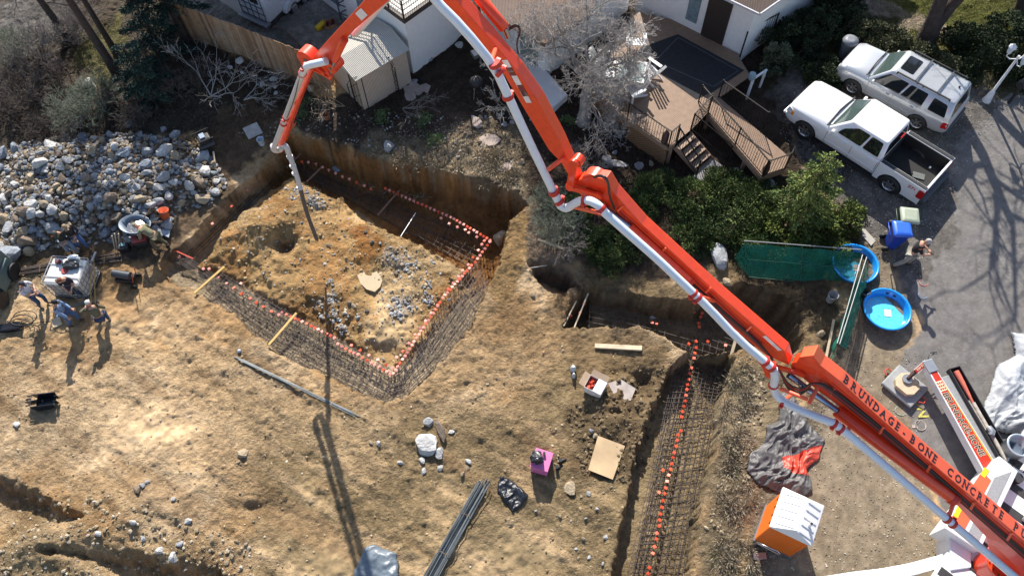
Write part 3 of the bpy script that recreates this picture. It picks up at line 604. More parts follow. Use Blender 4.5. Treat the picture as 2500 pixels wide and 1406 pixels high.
MB().box((-.15,1.15,.48),(.35,2.05,.09)).build('bumper', GALV, trl); MB().box((3,1.15,.4),(6,1.9,.12)).build('chassis', mat('dark_chassis', (.05,.05,.055), .6), trl)
mb = MB(); rings = []
mb.prism([(.95 + 1.2 - 1.15*math.cos(q), .62*math.sin(q)) for q in [math.pi*j/10 for j in range(11)]], 0, .28, M=Matrix.Translation((0,.15,.45)) @ Matrix.Rotation(math.pi/2, 4, 'X')); bevel(mb.build('fender', TW, trl), .04)
def wheel(parent, x, y, z, r=.34, w=.2, side=-1, spokes=5, rimm=None):
    t = MB(); pr = [(r*.62,-w/2),(r*.93,-w/2),(r,-w*.35),(r,w*.35),(r*.93,w/2),(r*.62,w/2)]
    n = 28; rings = [[Vector((q[0]*math.cos(2*math.pi*i/n), q[1], q[0]*math.sin(2*math.pi*i/n))) for q in pr] for i in range(n)] ; rings.append(rings[0])
    t.loft(rings, cap=False, closed=False); wo = t.build('wheel', BLACK, parent, Vector((x, y, z)))
    rm = MB(); q = side * w * .30; rm.cyl((0,q*.6,0),(0,q,0),r*.2,12)
    for i in range(spokes):
        a = 2*math.pi*i/spokes; rm.bar((0,q*.9,0),(r*.6*math.cos(a),q*1.1,r*.6*math.sin(a)), r*.2, w*.12, up=(0,1,0))
    m_ = 26; rings = [[Vector((k*math.cos(2*math.pi*i/m_), yy, k*math.sin(2*math.pi*i/m_))) for k, yy in ((r*.66,q*1.5),(r*.6,q*1.45),(r*.56,0))] for i in range(m_)]; rings.append(rings[0]); rm.loft(rings, cap=False, closed=False)
    rm.build('rim', rimm or CHROME, wo); dk = MB().cyl((0,q*.1,0),(0,q*.15,0),r*.58,20); dk.build('brake_disc', mat('dark_chassis'), wo); return wo
for x in (1.65, 2.5): wheel(trl, x, -.02, .36, .36, .22, -1, 8, mat('steel_rim', (.4,.4,.42), .4, .5))
# ---------------- concrete pump with its boom raised over the dig ----------------
TIP = np.array([-7.7, 17.0, 4.9]); TUR = np.array([14.0, 2.75, 3.5])
BD = TUR - TIP; BD[2] = 0; BD /= np.linalg.norm(BD); BN = np.array([BD[1], -BD[0], 0])
if BN @ (CAMP - TIP) < 0: BN = -BN
def BP(u, v, off=0.):
    """pixel on the upright plane of the boom, off metres towards its pipe side"""
    return rayplane(u, v, TIP + BN * off, BN)
ORG = mat('pump_orange', (.80,.055,.012), .34, var=.12, sc=7, coat=.25); ORG2 = mat('pump_orange_lit_pale', (.84,.125,.05), .38, var=.05, sc=2, coat=.2)  # lighter orange has sunlight in its colour on the arm top; also brackets, panel
REDC = mat('clamp_red', (.55,.03,.02), .45, var=.1); PIPEW = mat('pipe_white', (.70,.76,.82), .28, var=.04, coat=.2); PIPEG = mat('pipe_grey', (.55,.54,.53), .45, var=.1, sc=12)
HOSE = mat('hydraulic_hose', (.02,.02,.022), .4, var=.1); HOSER = mat('red_hose', (.35,.03,.02), .4); TRW = mat('truck_white', (.74,.75,.76), .3, var=.04, coat=.3)
TPLATE = mat('tread_plate', (.33,.34,.34), .45, .3, var=.15, sc=20); TBLK = mat('truck_black', (.03,.03,.033), .6, var=.2)
truck = thing('concrete_pump_truck', 'concrete pump truck with a long orange folding boom, white pipe and white outriggers', 'pump truck', Vector((TUR[0], TUR[1], 1.05))); to = truck.location.copy()
bnv = Vector(BN); bdv = Vector(BD)
def arm(name, poly, off, t, m, topm=None, par=None):
    """closed box beam: side outline seen on the near face, t wide"""
    pts = [BP(u, v, off) - to for u, v in poly]; n = len(pts); back = [p - bnv * t for p in pts]; mb = MB()
    ar = sum((pts[i].dot(bdv)) * pts[(i+1)%n].z - (pts[(i+1)%n].dot(bdv)) * pts[i].z for i in range(n))
    mb.add(pts + back, [tuple(range(n)), tuple(range(n, 2*n))[::-1]] + [(i, n+i, n+(i+1)%n, (i+1)%n) for i in range(n)], m)
    if topm:
        mb.ms.append(topm)
        for k in range(n):
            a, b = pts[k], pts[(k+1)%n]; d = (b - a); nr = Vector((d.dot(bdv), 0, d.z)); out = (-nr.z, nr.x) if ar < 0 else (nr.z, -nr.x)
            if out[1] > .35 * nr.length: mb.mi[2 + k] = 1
    o = mb.build(name, None, par or truck); 
    bm = bmesh.new(); bm.from_mesh(o.data); bmesh.ops.recalc_face_normals(bm, faces=bm.faces); bm.to_mesh(o.data); bm.free()
    return bevel(o, .018, 2)
S1 = [(1938,893),(1952,872),(1985,868),(2003,893),(2050,930),(2121,996),(2198,1064),(2300,1152),(2400,1236),(2500,1320),(2640,1435),(2640,1500),(2560,1470),(2500,1402),(2395,1298),(2321,1216),(2227,1132),(2130,1050),(2050,993),(1998,955),(1962,925)]
S2 = [(1392,455),(1412,440),(1440,432),(1478,438),(1497,470),(1567,549),(1661,635),(1750,716),(1850,802),(1916,859),(1926,892),(1868,866),(1800,810),(1727,750),(1607,645),(1527,560),(1495,528),(1455,500),(1420,478)]
S3 = [(1028,-118),(1060,-95),(1112,0),(1203,105),(1260,172),(1311,243),(1365,344),(1387,393),(1412,449),(1398,455),(1386,425),(1368,395),(1340,367),(1283,273),(1226,176),(1197,134),(1155,88),(1076,0),(1010,-90)]
S4 = [(1035,-118),(1042,-85),(953,0),(913,33),(860,78),(845,95),(815,130),(806,170),(790,185),(778,172),(762,152),(768,134),(822,75),(880,12),(902,-14),(1005,-118)]
S5 = [(752,148),(770,158),(757,185),(735,235),(712,295),(693,352),(683,362),(678,355),(700,290),(722,232),(740,180)]
arm('boom_section', S1, .25, .32, ORG, ORG2); ORGT = mat('pump_orange_lit_top', (.84,.072,.02), .34, var=.08, sc=5, coat=.25); arm('boom_section', S2, .22, .28, ORG, ORGT); arm('boom_section', S3, .20, .27, ORG, ORGT); arm('boom_section', S4, .18, .34, ORG, ORGT); arm('boom_section', S5, .15, .20, ORG)  # top faces painted lighter than the sides, as if sunlit
def knuckle(u, v, r, off, t, name='knuckle_disc', m=ORG, hole=True):
    p = BP(u, v, off) - to; o = bevel(MB().cyl(p, p - bnv * t, r, 28).build(name, m, truck), .02)
    if hole: MB().cyl(p + bnv * .012, p - bnv * .1, r * .28, 14).build('pin', mat('pin_steel', (.2,.19,.18), .4, .7), o)
    return o
knuckle(748,150,.30,.20,.3); knuckle(806,168,.17,.26,.36, 'link_disc'); knuckle(1407,398,.13,.30,.18, 'link_disc'); knuckle(1460,470,.13,.24,.2,'link_disc'); knuckle(1452,452,.33,.19,.25); knuckle(1965,905,.34,.22,.28); knuckle(1953,912,.13,.28,.2,'link_disc')
# knuckle links
def link_bar(pts, w, off, t=.06, name='link_arm', m=ORG):
    mb = MB(); q = [BP(u, v, off) - to for u, v in pts]
    for a, b in zip(q, q[1:]): mb.bar(a, b, t, w, up=tuple(bdv))
    for a in q: mb.cyl(a + bnv * t * .6, a - bnv * t * .6, w * .62, 14)
    return mb.build(name, m, truck)
link_bar([(1402,398),(1392,455)], .17, .36); link_bar([(1392,458),(1462,478)], .14, .32); link_bar([(1402,398),(1390,458)], .15, -.22); link_bar([(1866,885),(1880,915)], .22, .34); link_bar([(1868,888),(1955,912)], .16, .30)
link_bar([(792,163),(808,186)], .09, .25); link_bar([(790,178),(764,160)], .09, .22); link_bar([(784,170),(806,192)], .07, -.15); link_bar([(768,172),(800,188),(812,180)], .05, .2)
# cylinders
def ram(a, b, c, r, off, name='hydraulic_cylinder'):
    A, B_, C_ = [BP(u, v, off) - to for u, v in (a, b, c)]
    o = MB().tube([B_, B_.lerp(C_, .02), B_.lerp(C_, .98), C_], [r*.9, r, r, r*.8], 20).build(name, ORG, truck)
    MB().cyl(A, B_, r * .5, 16).build('piston_rod', mat('polished_rod', (.32,.36,.45), .15, .95, var=.02), o); MB().tube([B_.lerp(C_, .985), B_.lerp(C_,.95)], r * 1.06, 16).build('end_ring', REDC, o)
ram((1925,915),(2044,1003),(2335,1222), .165, .36); ram((1425,468),(1537,553),(1690,690), .12, .30); ram((806,188),(817,148),(842,96), .085, .22)
ram((1240,92),(1232,70),(1165,-12), .12, -.3)
# delivery pipe along the boom
def pipe(pts, offs, r, name='delivery_pipe', m=PIPEW, smoothn=1):
    q = [BP(u, v, o) - to for (u, v), o in zip(pts, offs if isinstance(offs, list) else [offs] * len(pts))]
    for _ in range(smoothn):
        n = [q[0]]
        for a, b in zip(q, q[1:]): n += [a.lerp(b, .25), a.lerp(b, .75)] if (b - a).length < 1.3 else [a.lerp(b, .1), a.lerp(b, .9)]
        q = n + [q[-1]]
    return MB().tube(q, r, 16, m).build(name, m, truck)
pipe([(2620,1520),(2483,1412),(2312,1266),(2085,1072),(2038,1034)], .78, .10); pipe([(2038,1034),(1960,1004),(1922,985),(1897,968),(1887,945),(1893,920),(1888,900)], [.78,.8,.8,.78,.75,.75,.75], .10, smoothn=2)
pipe([(1888,900),(1800,826),(1729,750),(1600,628),(1476,519)], .75, .096); pipe([(1476,519),(1462,502),(1440,489),(1416,490),(1398,500),(1383,510),(1368,503),(1362,487),(1352,470)], [.75,.75,.72,.7,.7,.72,.75,.75,.75], .096, smoothn=2)
pipe([(1352,470),(1300,363),(1206,161),(1130,68),(1061,0),(1000,-80)], .72, .092); pipe([(1010,-80),(905,42),(880,70),(866,84)], -.35, .085)
pipe([(797,150),(772,156),(752,160),(742,170),(738,180)], [.30,.40,.46,.46,.42], .095, m=PIPEW, smoothn=2); pipe([(739,178),(707,262),(672,352),(668,362)], [.38,.34,.32,.32], .085, m=PIPEG)
pipe([(667,356),(668,366),(680,368),(690,358)], [.32,.32,.15,.1], .10, 'tip_elbow', PIPEG, 2); pipe([(686,362),(692,353),(700,360),(706,378)], .08, .09, 'swivel_elbow', PIPEG, 2)
def clamp(u, v, u2, v2, off, r=.125, ear=True):
    a = BP(u, v, off) - to; b = BP(u2, v2, off) - to; d = (b - a).normalized() * .045; mb = MB().tube([a - d, a - d * .5, a + d * .5, a + d], [r * .93, r, r, r * .93], 18)
    if ear: s = d.cross(Vector((0,0,1))).normalized(); mb.bar(a + s * r * .9, a + s * r * 1.35, .09, .07); 
    mb.build('pipe_clamp', REDC, truck)
for c_ in ((2312,1266,2085,1072,.78),(2326,1278,2200,1170,.78),(2052,1046,2085,1072,.78),(2036,1034,2085,1072,.78),(1912,981,1922,985,.8),(1888,940,1893,920,.75),(1884,897,1850,868,.75),(1868,884,1850,868,.75),(1703,727,1729,750,.75),(1692,717,1729,750,.75),(1468,510,1500,540,.75),(1430,489,1440,489,.7),(1352,470,1300,363,.75),(1366,492,1362,487,.75),(1222,176,1206,161,.72),(1208,158,1200,140,.72),(1240,236,1230,212,.72)): clamp(*c_)
for c_ in ((738,180,735,190,.40,.115),(745,163,748,165,.44,.12),(698,288,700,280,.33,.11),(693,302,690,310,.33,.11),(684,365,690,360,.1,.11)): clamp(*c_)
# brackets that carry the pipe
def brk(a, oa, b, ob, r=.05): A = BP(*a, oa) - to; B_ = BP(*b, ob) - to; MB().tube([A, B_], r, 10).build('pipe_bracket', ORG2, truck)
for s_ in (((1375,386),.2,(1339,414),.7),((2082,1018),.25,(2066,1062),.72),((2335,1208),.25,(2318,1256),.72),((2000,938),.25,(1975,985),.75),((1480,505),.2,(1467,522),.8),((1905,948),.75,(1972,975),.78),((1400,505),.72,(1462,520),.8),((1745,735),.2,(1712,725),.7),((1210,120),.2,(1200,150),.7),((718,250),.15,(708,262),.3),((1912,978),.8,(1935,962),.3)): brk(*s_)
# hoses lying along the arms, hose loops
def hose(pts, offs, r=.018, m=HOSE, name='hydraulic_hose', sm=2):
    q = [BP(u, v, o) - to for (u, v), o in zip(pts, offs if isinstance(offs, list) else [offs] * len(pts))]
    for _ in range(sm):
        n = [q[0]]
        for a, b in zip(q, q[1:]): n += [a.lerp(b, .25), a.lerp(b, .75)]
        q = n + [q[-1]]
    MB().tube(q, r, 6, m).build(name, m, truck)
for k in range(4):
    e = k * 5
    hose([(1503 + e,520 + e),(1620,632 + e),(1750,745 + e),(1868,850 + e*.4),(1905,905),(1925,955 - e),(1960,965 - e),(1985,930),(2030,945+e),(2200,1083+e),(2400,1258+e),(2560,1400+e)], [.25,.25,.26,.28,.55,.6,.55,.4,.29,.28,.28,.28], .02 if k % 2 else .026, HOSE if k != 2 else HOSER)
for k in range(3): hose([(1507,505+6*k),(1600,590+6*k),(1720,700+6*k),(1860,830+5*k)], .235, .014, ORG if k != 1 else HOSER)
for k in range(4): hose([(2030,935+7*k),(2200,1078+7*k),(2400,1246+7*k),(2600,1420+7*k)], .262, .016, (ORG,HOSER,HOSE,ORG)[k])
for k in range(3): hose([(1243,68+k*3),(1262,58+k*2),(1272,72+4*k),(1262,100),(1262,118),(1266,132)], [-.15,-.1,-.1,-.15,-.2,-.2], .016)
for k in range(3): hose([(1440,438+k*2),(1458,428),(1478,430+2*k),(1486,450),(1488,480),(1500,510)], [.1,.25,.3,.32,.34,.28], .03)
hose([(700,290),(720,240),(728,200),(735,185)], .45, .012); hose([(735,240),(720,290),(708,305),(714,315),(722,300)], .2, .016, REDC)
for (u, v) in ((2038,947),(2157,1040),(2273,1135),(2380,1225),(2470,1300)):
    a = BP(u, v, .27) - to; b = BP(u - 10, v + 17, .30) - to; MB().bar(a, b, .05, .06).build('hose_clip', ORG2, truck)
for (u, v) in ((1520,503),(1625,605),(1735,702),(1835,795)):
    a = BP(u, v, .24) - to; b = BP(u - 12, v + 12, .27) - to; MB().bar(a, b, .035, .04).build('hose_clip', ORG2, truck)
# decals
def decal(nm, u, v, du, dv, w, h, off, m, par=None):
    a = BP(u, v, off) - to; b = BP(u + du, v + dv, off) - to; x = (b - a).normalized(); y = bnv.cross(x); c = a
    MB().add([c - x*w/2 - y*h/2, c + x*w/2 - y*h/2, c + x*w/2 + y*h/2, c - x*w/2 + y*h/2], [(0,1,2,3)]).build(nm, m, par or truck)
WD = mat('decal_white', (.75,.75,.76), .4); RD_ = mat('decal_maroon', (.16,.03,.04), .4)
decal('warning_sticker', 882,36,12,-11,.34,.2,.186,WD); decal('warning_sticker', 1885,838,20,18,.55,.12,.226,WD)
for k, (u, v, m_) in enumerate(((1240,162,WD),(1250,180,RD_),(1263,200,WD),(1276,222,RD_),(1284,238,WD))): decal('warning_sticker', u, v, 10, 18, .3, .16, .207, m_)
# lettering on the top face of the first arm
TXT = mat('letter_black', (.012,.010,.02), .5)
def letters(s, size, M, par, m=TXT, off=.0, name='lettering', sx=1.0, serif=True, gap=1.0):
    c = bpy.data.curves.new('t', 'FONT'); c.body = s; c.size = size; c.offset = off; c.extrude = .001; c.space_character = gap; c.resolution_u = 3
    t = bpy.data.objects.new('t', c); COL.objects.link(t); dg = bpy.context.evaluated_depsgraph_get(); me = bpy.data.meshes.new_from_object(t.evaluated_get(dg)); bpy.data.objects.remove(t); bpy.data.curves.remove(c)
    me.materials.clear(); me.materials.append(m); me.transform(Matrix.Diagonal((sx, 1, 1, 1))); return link(name, me, par, M)
def rowof(s, per, place, par, size, m=TXT, sx=1.15):
    """one letter at a time along a bent arm; slab serifs added to every stem end"""
    for i, ch in enumerate(s):
        if ch == ' ': continue
        o = letters(ch, size, place(i), par, m, .006 * size / .3, 'letter_' + (ch.lower() if ch.isalpha() else 'dash'), sx)
        bm = bmesh.new(); bm.from_mesh(o.data); w = max(v.co.x for v in bm.verts); h_ = size * .70; sf = []
        if ch in 'BRDEPNUMTA': sf += [(.03, 0), (.03, h_)] if ch not in 'UTA' else []
        if ch in 'NUM': sf += [(w, h_)]
        if ch in 'RMA': sf += [(w, 0)]
        if ch in 'UA': sf += [(.03, h_)] if ch == 'U' else [(.02, 0)]
        if ch in 'T': sf += [(w * .5, 0)]
        for x_, y_ in sf:
            vs = [bm.verts.new(p) for p in ((x_ - .04, y_ - .01, .0012), (x_ + .04, y_ - .01, .0012), (x_ + .04, y_ + .013, .0012), (x_ - .04, y_ + .013, .0012))]; bm.faces.new(vs)
        bm.to_mesh(o.data); bm.free()
TOPL = [(2050,930),(2121,996),(2198,1064),(2300,1152),(2400,1236),(2500,1320),(2640,1435)]
tp = [BP(u, v, .25) - to for u, v in TOPL]; cum = [0]
for a, b in zip(tp, tp[1:]): cum.append(cum[-1] + (b - a).length)
def place(i, per=.262, s0=.08):
    s = s0 + per * i; k = max(j for j in range(len(cum) - 1) if cum[j] <= s + 1e-6); x = (tp[k+1] - tp[k]).normalized(); a = tp[k] + x * (s - cum[k]); y = -bnv; n = x.cross(y)
    if n.z < 0: n = -n
    M = Matrix((x, y, n)).transposed().to_4x4(); M.translation = a + y * .06 + n * .006; return M
rowof('BRUNDAGE-BONE CONCRETE PUMPING', .26, place, truck, .27, sx=.95)
# ---- chassis, deck, turret ----
zR = 1.12
def tpz(u, v, z): return P(u, v, z) - to
tang = frame(P(2345,1400,2.3), P(2500,1150,2.3)); tx = Vector((math.cos(tang), math.sin(tang), 0)); ty = Vector((-tx.y, tx.x, 0))
cc = P(2440,1290,2.2) - to; cc.z = 0
def tb(c, s, nm, m, bev=.02):
    o = MB().box((0,0,0), s).build(nm, m, truck, cc + tx * c[0] + ty * c[1] + Vector((0,0,c[2]))); o.rotation_euler.z = tang; return bevel(o, bev) if bev else o
tb((.5,-1.15,.62), (9.5,.9,.3), 'chassis_rail', TBLK); tb((.3,-.45,1.02), (8.5,2.45,.12), 'deck_plate', TRW)
for k in range(11): tb((-3.6 + k*.72, -.45, 1.085), (.26,2.3,.012), 'anti_slip_strip', TBLK, 0)
tb((2.9,-1.0,1.45), (2.2,1.1,.7), 'water_tank', TRW, .06); tb((-.2,-1.15,1.35), (1.0,.7,.5), 'hydraulic_box', mat('grey_box', (.22,.23,.24), .6), .04); tb((1.0,-.6,1.28), (.7,.5,.3), 'tool_box', TPLATE, .03)
for c_, s_ in (((3.2,.35,1.35),(2.6,.1,.1)),((3.2,.35,1.75),(2.6,.07,.07)),((4.4,-.3,1.4),(.12,1.3,.5))): tb(c_, s_, 'side_rail', TRW)
for x, y, r in ((1.7,.3,.16),(2.6,.1,.05)): 
    a = cc + tx * x + ty * y; MB().cyl(a + Vector((0,0,1.1)), a + Vector((0,0,1.25)), r, 20).build('cap', TBLK, truck)
a = P(2488,1087,2.5) - to   # open steel funnel
mb = MB(); n = 26; prf = [(.30,0),(.33,.0),(.33,.62),(.36,.62),(.36,.66),(.30,.66),(.29,.05),(0.01,.05)]
mb.loft([[Vector((q[0]*math.cos(2*math.pi*i/n), q[0]*math.sin(2*math.pi*i/n), q[1] - .62)) for q in prf] for i in list(range(n)) + [0]], cap=False, closed=False); mb.build('wash_bucket', mat('funnel_grey', (.33,.38,.43), .4, .3), truck, a)
# turret
a = P(2452,1372,3.0) - to
mb = MB().cyl((0,0,-1.9), (0,0,0), .42, 28); mb.cyl((0,0,0),(0,0,.10),.52,30); o_ = bevel(mb.build('turret', ORG, truck, a), .02); mb = MB()
for k in range(16): q = 2*math.pi*k/16; mb.cyl((.46*math.cos(q),.46*math.sin(q),.1),(.46*math.cos(q),.46*math.sin(q),.14),.022,8)
mb.build('bolt_ring', TBLK, o_)
arm('turret_head', [(2395,1270),(2440,1312),(2520,1420),(2560,1500),(2470,1460),(2430,1400)], .1, .5, ORG)
# orange and yellow tool locker with its white rim
L0 = [(2352,1170),(2424,1100),(2468,1148),(2370,1330),(2305,1286)]
def pris(poly, z0, z1, nm, m, bev=.015):
    o = slab(poly, z0, z1).build(nm, m, truck); o.data.transform(Matrix.Translation(-to)); return bevel(o, bev) if bev else o
pris([(2440,1112),(2486,1150),(2392,1345),(2306,1288)], 1.5, 2.55, 'locker', TRW, .03); pris([(2398,1150),(2420,1172),(2352,1298),(2314,1276)], 2.552, 2.565, 'orange_panel', ORG2, 0)
YV = mat('yellow_vinyl', (.85,.62,.02), .4); pris([(2343,1222),(2368,1236),(2360,1248),(2349,1243),(2338,1264),(2328,1258)], 2.567, 2.573, 'yellow_numeral', YV, 0); pris([(2404,1140),(2416,1148),(2404,1166),(2394,1158)], 2.567, 2.573, 'yellow_numeral', YV, 0)
pris([(2428,1165),(2470,1150),(2385,1330),(2360,1308)], 2.552, 2.568, 'tread_cover', TPLATE, 0); pris([(2306,1290),(2350,1332),(2342,1358),(2314,1325)], 1.0, 1.5, 'white_flap', TRW)
# curved rear outrigger at the bottom of the picture
cur = [P(u, v, 1.75) - to for u, v in ((2352,1352),(2290,1372),(2220,1391),(2150,1404),(2080,1412),(2030,1420),(1960,1432))]
mb = MB(); rings = []
for i, p in enumerate(cur):
    d = (cur[min(i+1,6)] - cur[max(i-1,0)]).normalized(); s_ = Vector((-d.y, d.x, 0)); w = .17; h_ = .15
    rings.append([p + s_*w + Vector((0,0,h_)), p - s_*w + Vector((0,0,h_)), p - s_*w - Vector((0,0,h_)), p + s_*w - Vector((0,0,h_))])
mb.loft(rings, smooth=False); bevel(mb.build('outrigger_arm', TRW, truck), .02)
pris([(2318,1308),(2372,1302),(2372,1385),(2322,1392)], 1.3, 2.2, 'outrigger_box', TRW, .03)
# front outrigger with lettering, foot and cribbing
oa, ob = P(2262,888,2.05), P(2452,1190,2.15); ax = (ob - oa); LA = ax.length; axn = ax.normalized(); ay = Vector((-axn.y, axn.x, 0)); an_ = math.atan2(axn.y, axn.x)
OM = Matrix.Translation(oa - to) @ Matrix.Rotation(an_, 4, 'Z')
def ab(c, s, nm, m, bev=.012, par=None):
    o = MB().box(c, s).build(nm, m, truck, OM.copy()); return bevel(o, bev) if bev else o
mb = MB(); mb.add([(0,-.10,.06),(LA,-.30,.06),(LA,.22,.06),(0,.16,.06),(0,-.10,-.24),(LA,-.30,-.3),(LA,.22,-.3),(0,.16,-.24)], [(3,2,1,0),(4,5,6,7),(0,1,5,4),(1,2,6,5),(2,3,7,6),(3,0,4,7)][::1]); o_ = mb.build('outrigger_arm', TRW, truck, OM.copy()); bm = bmesh.new(); bm.from_mesh(o_.data); bmesh.ops.recalc_face_normals(bm, faces=bm.faces); bm.to_mesh(o_.data); bm.free(); bevel(o_, .015)
mb = MB(); mb.add([(.28,-.075,.064),(LA,-.26,.064),(LA,.19,.064),(.28,.135,.064)], [(0,1,2,3)]); mb.build('red_panel', mat('panel_red', (.45,.03,.012), .35), truck, OM.copy())
mb = MB(); mb.add([(.8,.12,.067),(LA,.13,.067),(LA,.17,.067),(.8,.14,.067)], [(0,1,2,3)]); mb.build('yellow_stripe', mat('stripe_yellow', (.75,.4,.03), .35), truck, OM.copy())
CRM = mat('cream_vinyl', (.72,.62,.42), .4)
letters('BRUNDAGE-BONE', .27, OM @ Matrix.Translation((1.05,-.12,.072)), truck, CRM, .014, 'lettering_outline', .92, gap=1.04); letters('BRUNDAGE-BONE', .27, OM @ Matrix.Translation((1.05,-.12,.076)), truck, TXT, .003, 'lettering', .92, gap=1.04)
g_ = MB(); g_.box((.82,.0,.070), (.34,.22,.004), m=CRM)
for i in range(3):
    for j in range(3): g_.box((.72+.1*i,-.07+.07*j,.075),(.06,.045,.006), m=mat('panel_red'))
g_.build('grid_emblem', None, truck, OM.copy())
ab((.12,.03,.08), (.42,.34,.05), 'hinge_plate', GALV); ab((2.2,.34,-.05), (3.3,.3,.05), 'tread_walk', TPLATE)
# tray with old pipes on the outrigger
mb = MB(); 
for c_, s_ in (((1.75,.72,-.1),(3.3,.36,.02)),((1.75,.90,.02),(3.3,.02,.24)),((1.75,.54,.02),(3.3,.02,.24)),((.1,.72,.02),(.02,.36,.24)),((3.4,.72,.02),(.02,.36,.24))): mb.box(c_, s_)
TM = OM @ Matrix.Translation((.28,-.02,0)) @ Matrix.Rotation(-.045, 4, 'Z'); mb.build('pipe_tray', TBLK, truck, TM)
MB().tube([(.22,.72,.08),(.6,.72,.08),(1.45,.70,.06)], [.10,.085,.03], 14).build('reducer_cone', mat('faded_red', (.55,.14,.09), .6, var=.2), truck, TM.copy()); MB().tube([(1.3,.72,.05),(3.2,.72,.05)], .065, 14).build('spare_pipe', mat('dirty_cream', (.40,.36,.31), .7, var=.3, sc=9), truck, TM.copy())
MB().tube([(2.15,.72,.10),(2.3,.74,.14),(2.38,.68,.1)], .10, 12).build('shovel_head', GALV, truck, TM.copy()); MB().tube([(1.2,.62,.06),(2.2,.62,.08)], .02, 8).build('shovel_shaft', mat('dirty_cream'), truck, TM.copy())
# jack leg to the pad
ja = P(2262,884,2.0) - to; jb = P(2214,950,1.5) - to; pf = G(2204,935); fz = pf - to
jb = Vector((fz.x, fz.y, .62)); jm = ja.lerp(jb, .58)
MB().bar(ja, jm, .17, .17).build('jack_leg', TRW, truck); MB().cyl(jm, jb, .065, 14).build('jack_ram', mat('brown_rod', (.10,.06,.05), .4, .5), truck); MB().cyl(jb, jb - Vector((0,0,.08)), .16, 18).build('jack_foot', GALV, truck)
q = ja.lerp(jm, .62); dj = (jm - ja).normalized(); sd = bnv * 0 + Vector((0,0,1)).cross(dj).normalized(); nn = dj.cross(sd).normalized(); 
if nn.z < 0: nn = -nn; sd = -sd
Mx = Matrix((dj, nn.cross(dj), nn)).transposed().to_4x4(); Mx.translation = q + nn * .088; MB().box((0,0,0), (.36,.13,.004)).build('number_plate', mat('panel_red'), truck, Mx); Mx = Mx @ Matrix.Translation((-.16,-.04,.005)); letters('18-402', .1, Mx, truck, CRM, .002, 'number')
MB().tube([ja + Vector((0,0,.1)), ja + Vector((.1,.25,.15)), ja + Vector((.35,.3,.12)), ja + Vector((.3,.2,.2)), ja + Vector((.15,.18,.16)), ja + Vector((.3,.28,.18))], .018, 6).build('hose_tangle', HOSE, truck)
# pads under the foot
pg = G(2206,945)
pad = thing('outrigger_pad', 'square grey outrigger pad with rope handles on the asphalt edge', 'pad', (pg.x, pg.y, pg.z + .03), frame(P(2160,935,1.2), P(2220,985,1.2)))
bevel(MB().box((0,0,.06), (1.15,1.0,.12)).build('board', mat('pad_grey', (.27,.28,.29), .75, var=.15), pad), .05, 3)
for y in (-.1, .55): MB().tube([((-.62 if y<0 else .62) + .0, -.12 + .0, .06), ((-.76 if y<0 else .76), -.05, .08), ((-.74 if y<0 else .74), .1, .08), ((-.6 if y<0 else .6), .12, .06)], .022, 6).build('rope_handle', mat('rope_red', (.5,.05,.03), .7), pad)
crb = thing('cribbing_block', 'octagonal pale wooden block under the outrigger foot, on the grey pad', 'block', (pg.x, pg.y, pg.z + .155), frame(P(2160,935,1.2), P(2220,985,1.2)))
bevel(MB().prism([(-.36,-.16),(-.36,.16),(-.2,.34),(.2,.34),(.36,.16),(.36,-.16),(.2,-.34),(-.2,-.34)], 0, .17).build('plywood_stack', mat('plywood_tan', (.52,.40,.27), .75, var=.15), crb), .012)
# end hose hanging from the tip
ha = BP(706,378,.08); hb = P(772,585,1.15); mb = MB(); q = [ha.lerp(hb, k/8) + Vector((.03*math.sin(k*.9),0,0)) for k in range(9)]
MB().tube([p - to for p in q[:4]], .082, 14).build('end_pipe', PIPEG, truck); MB().tube([p - to for p in q[3:]], .07, 14).build('end_hose', mat('brown_rubber', (.10,.08,.075), .6), truck)
for k in (.02,.12,.2,.36): p = ha.lerp(hb, k) - to; d = (hb - ha).normalized() * .04; MB().tube([p - d, p + d], .105, 14).build('pipe_clamp', PIPEG, truck)
# ---------------- parked vehicles ----------------
def bake(o):
    dg = bpy.context.evaluated_depsgraph_get(); me = bpy.data.meshes.new_from_object(o.evaluated_get(dg)); o.modifiers.clear(); o.data = me; return o
def cut(o, cutters):
    cs = []
    for c in cutters:
        q = c.build('cutter'); q.parent = o.parent; cs.append(q); m = o.modifiers.new('b', 'BOOLEAN'); m.operation = 'DIFFERENCE'; m.object = q; m.solver = 'EXACT'
    bpy.context.view_layer.update(); bake(o)
    for q in cs: bpy.data.objects.remove(q)
    return o
def body_loft(st, mb=None, m=None, smooth=True):
    """st rows: x, bottom, shoulder z, top z, sill half width, half width, shoulder half width"""
    rings = []
    for x, b, s, t, ws, wm, wh in st:
        h = [(0,b),(ws*.8,b),(ws,b+.07),(wm,b+(s-b)*.35),(wm*1.0,b+(s-b)*.72),(wh+.03,s-.05),(wh,s),(wh*.82,t-(t-s)*.15),(wh*.5,t),(0,t)]
        rings.append([Vector((x, y, z)) for y, z in h] + [Vector((x, -y, z)) for y, z in h[-2:0:-1]])
    return (mb or MB()).loft(rings, m, smooth)
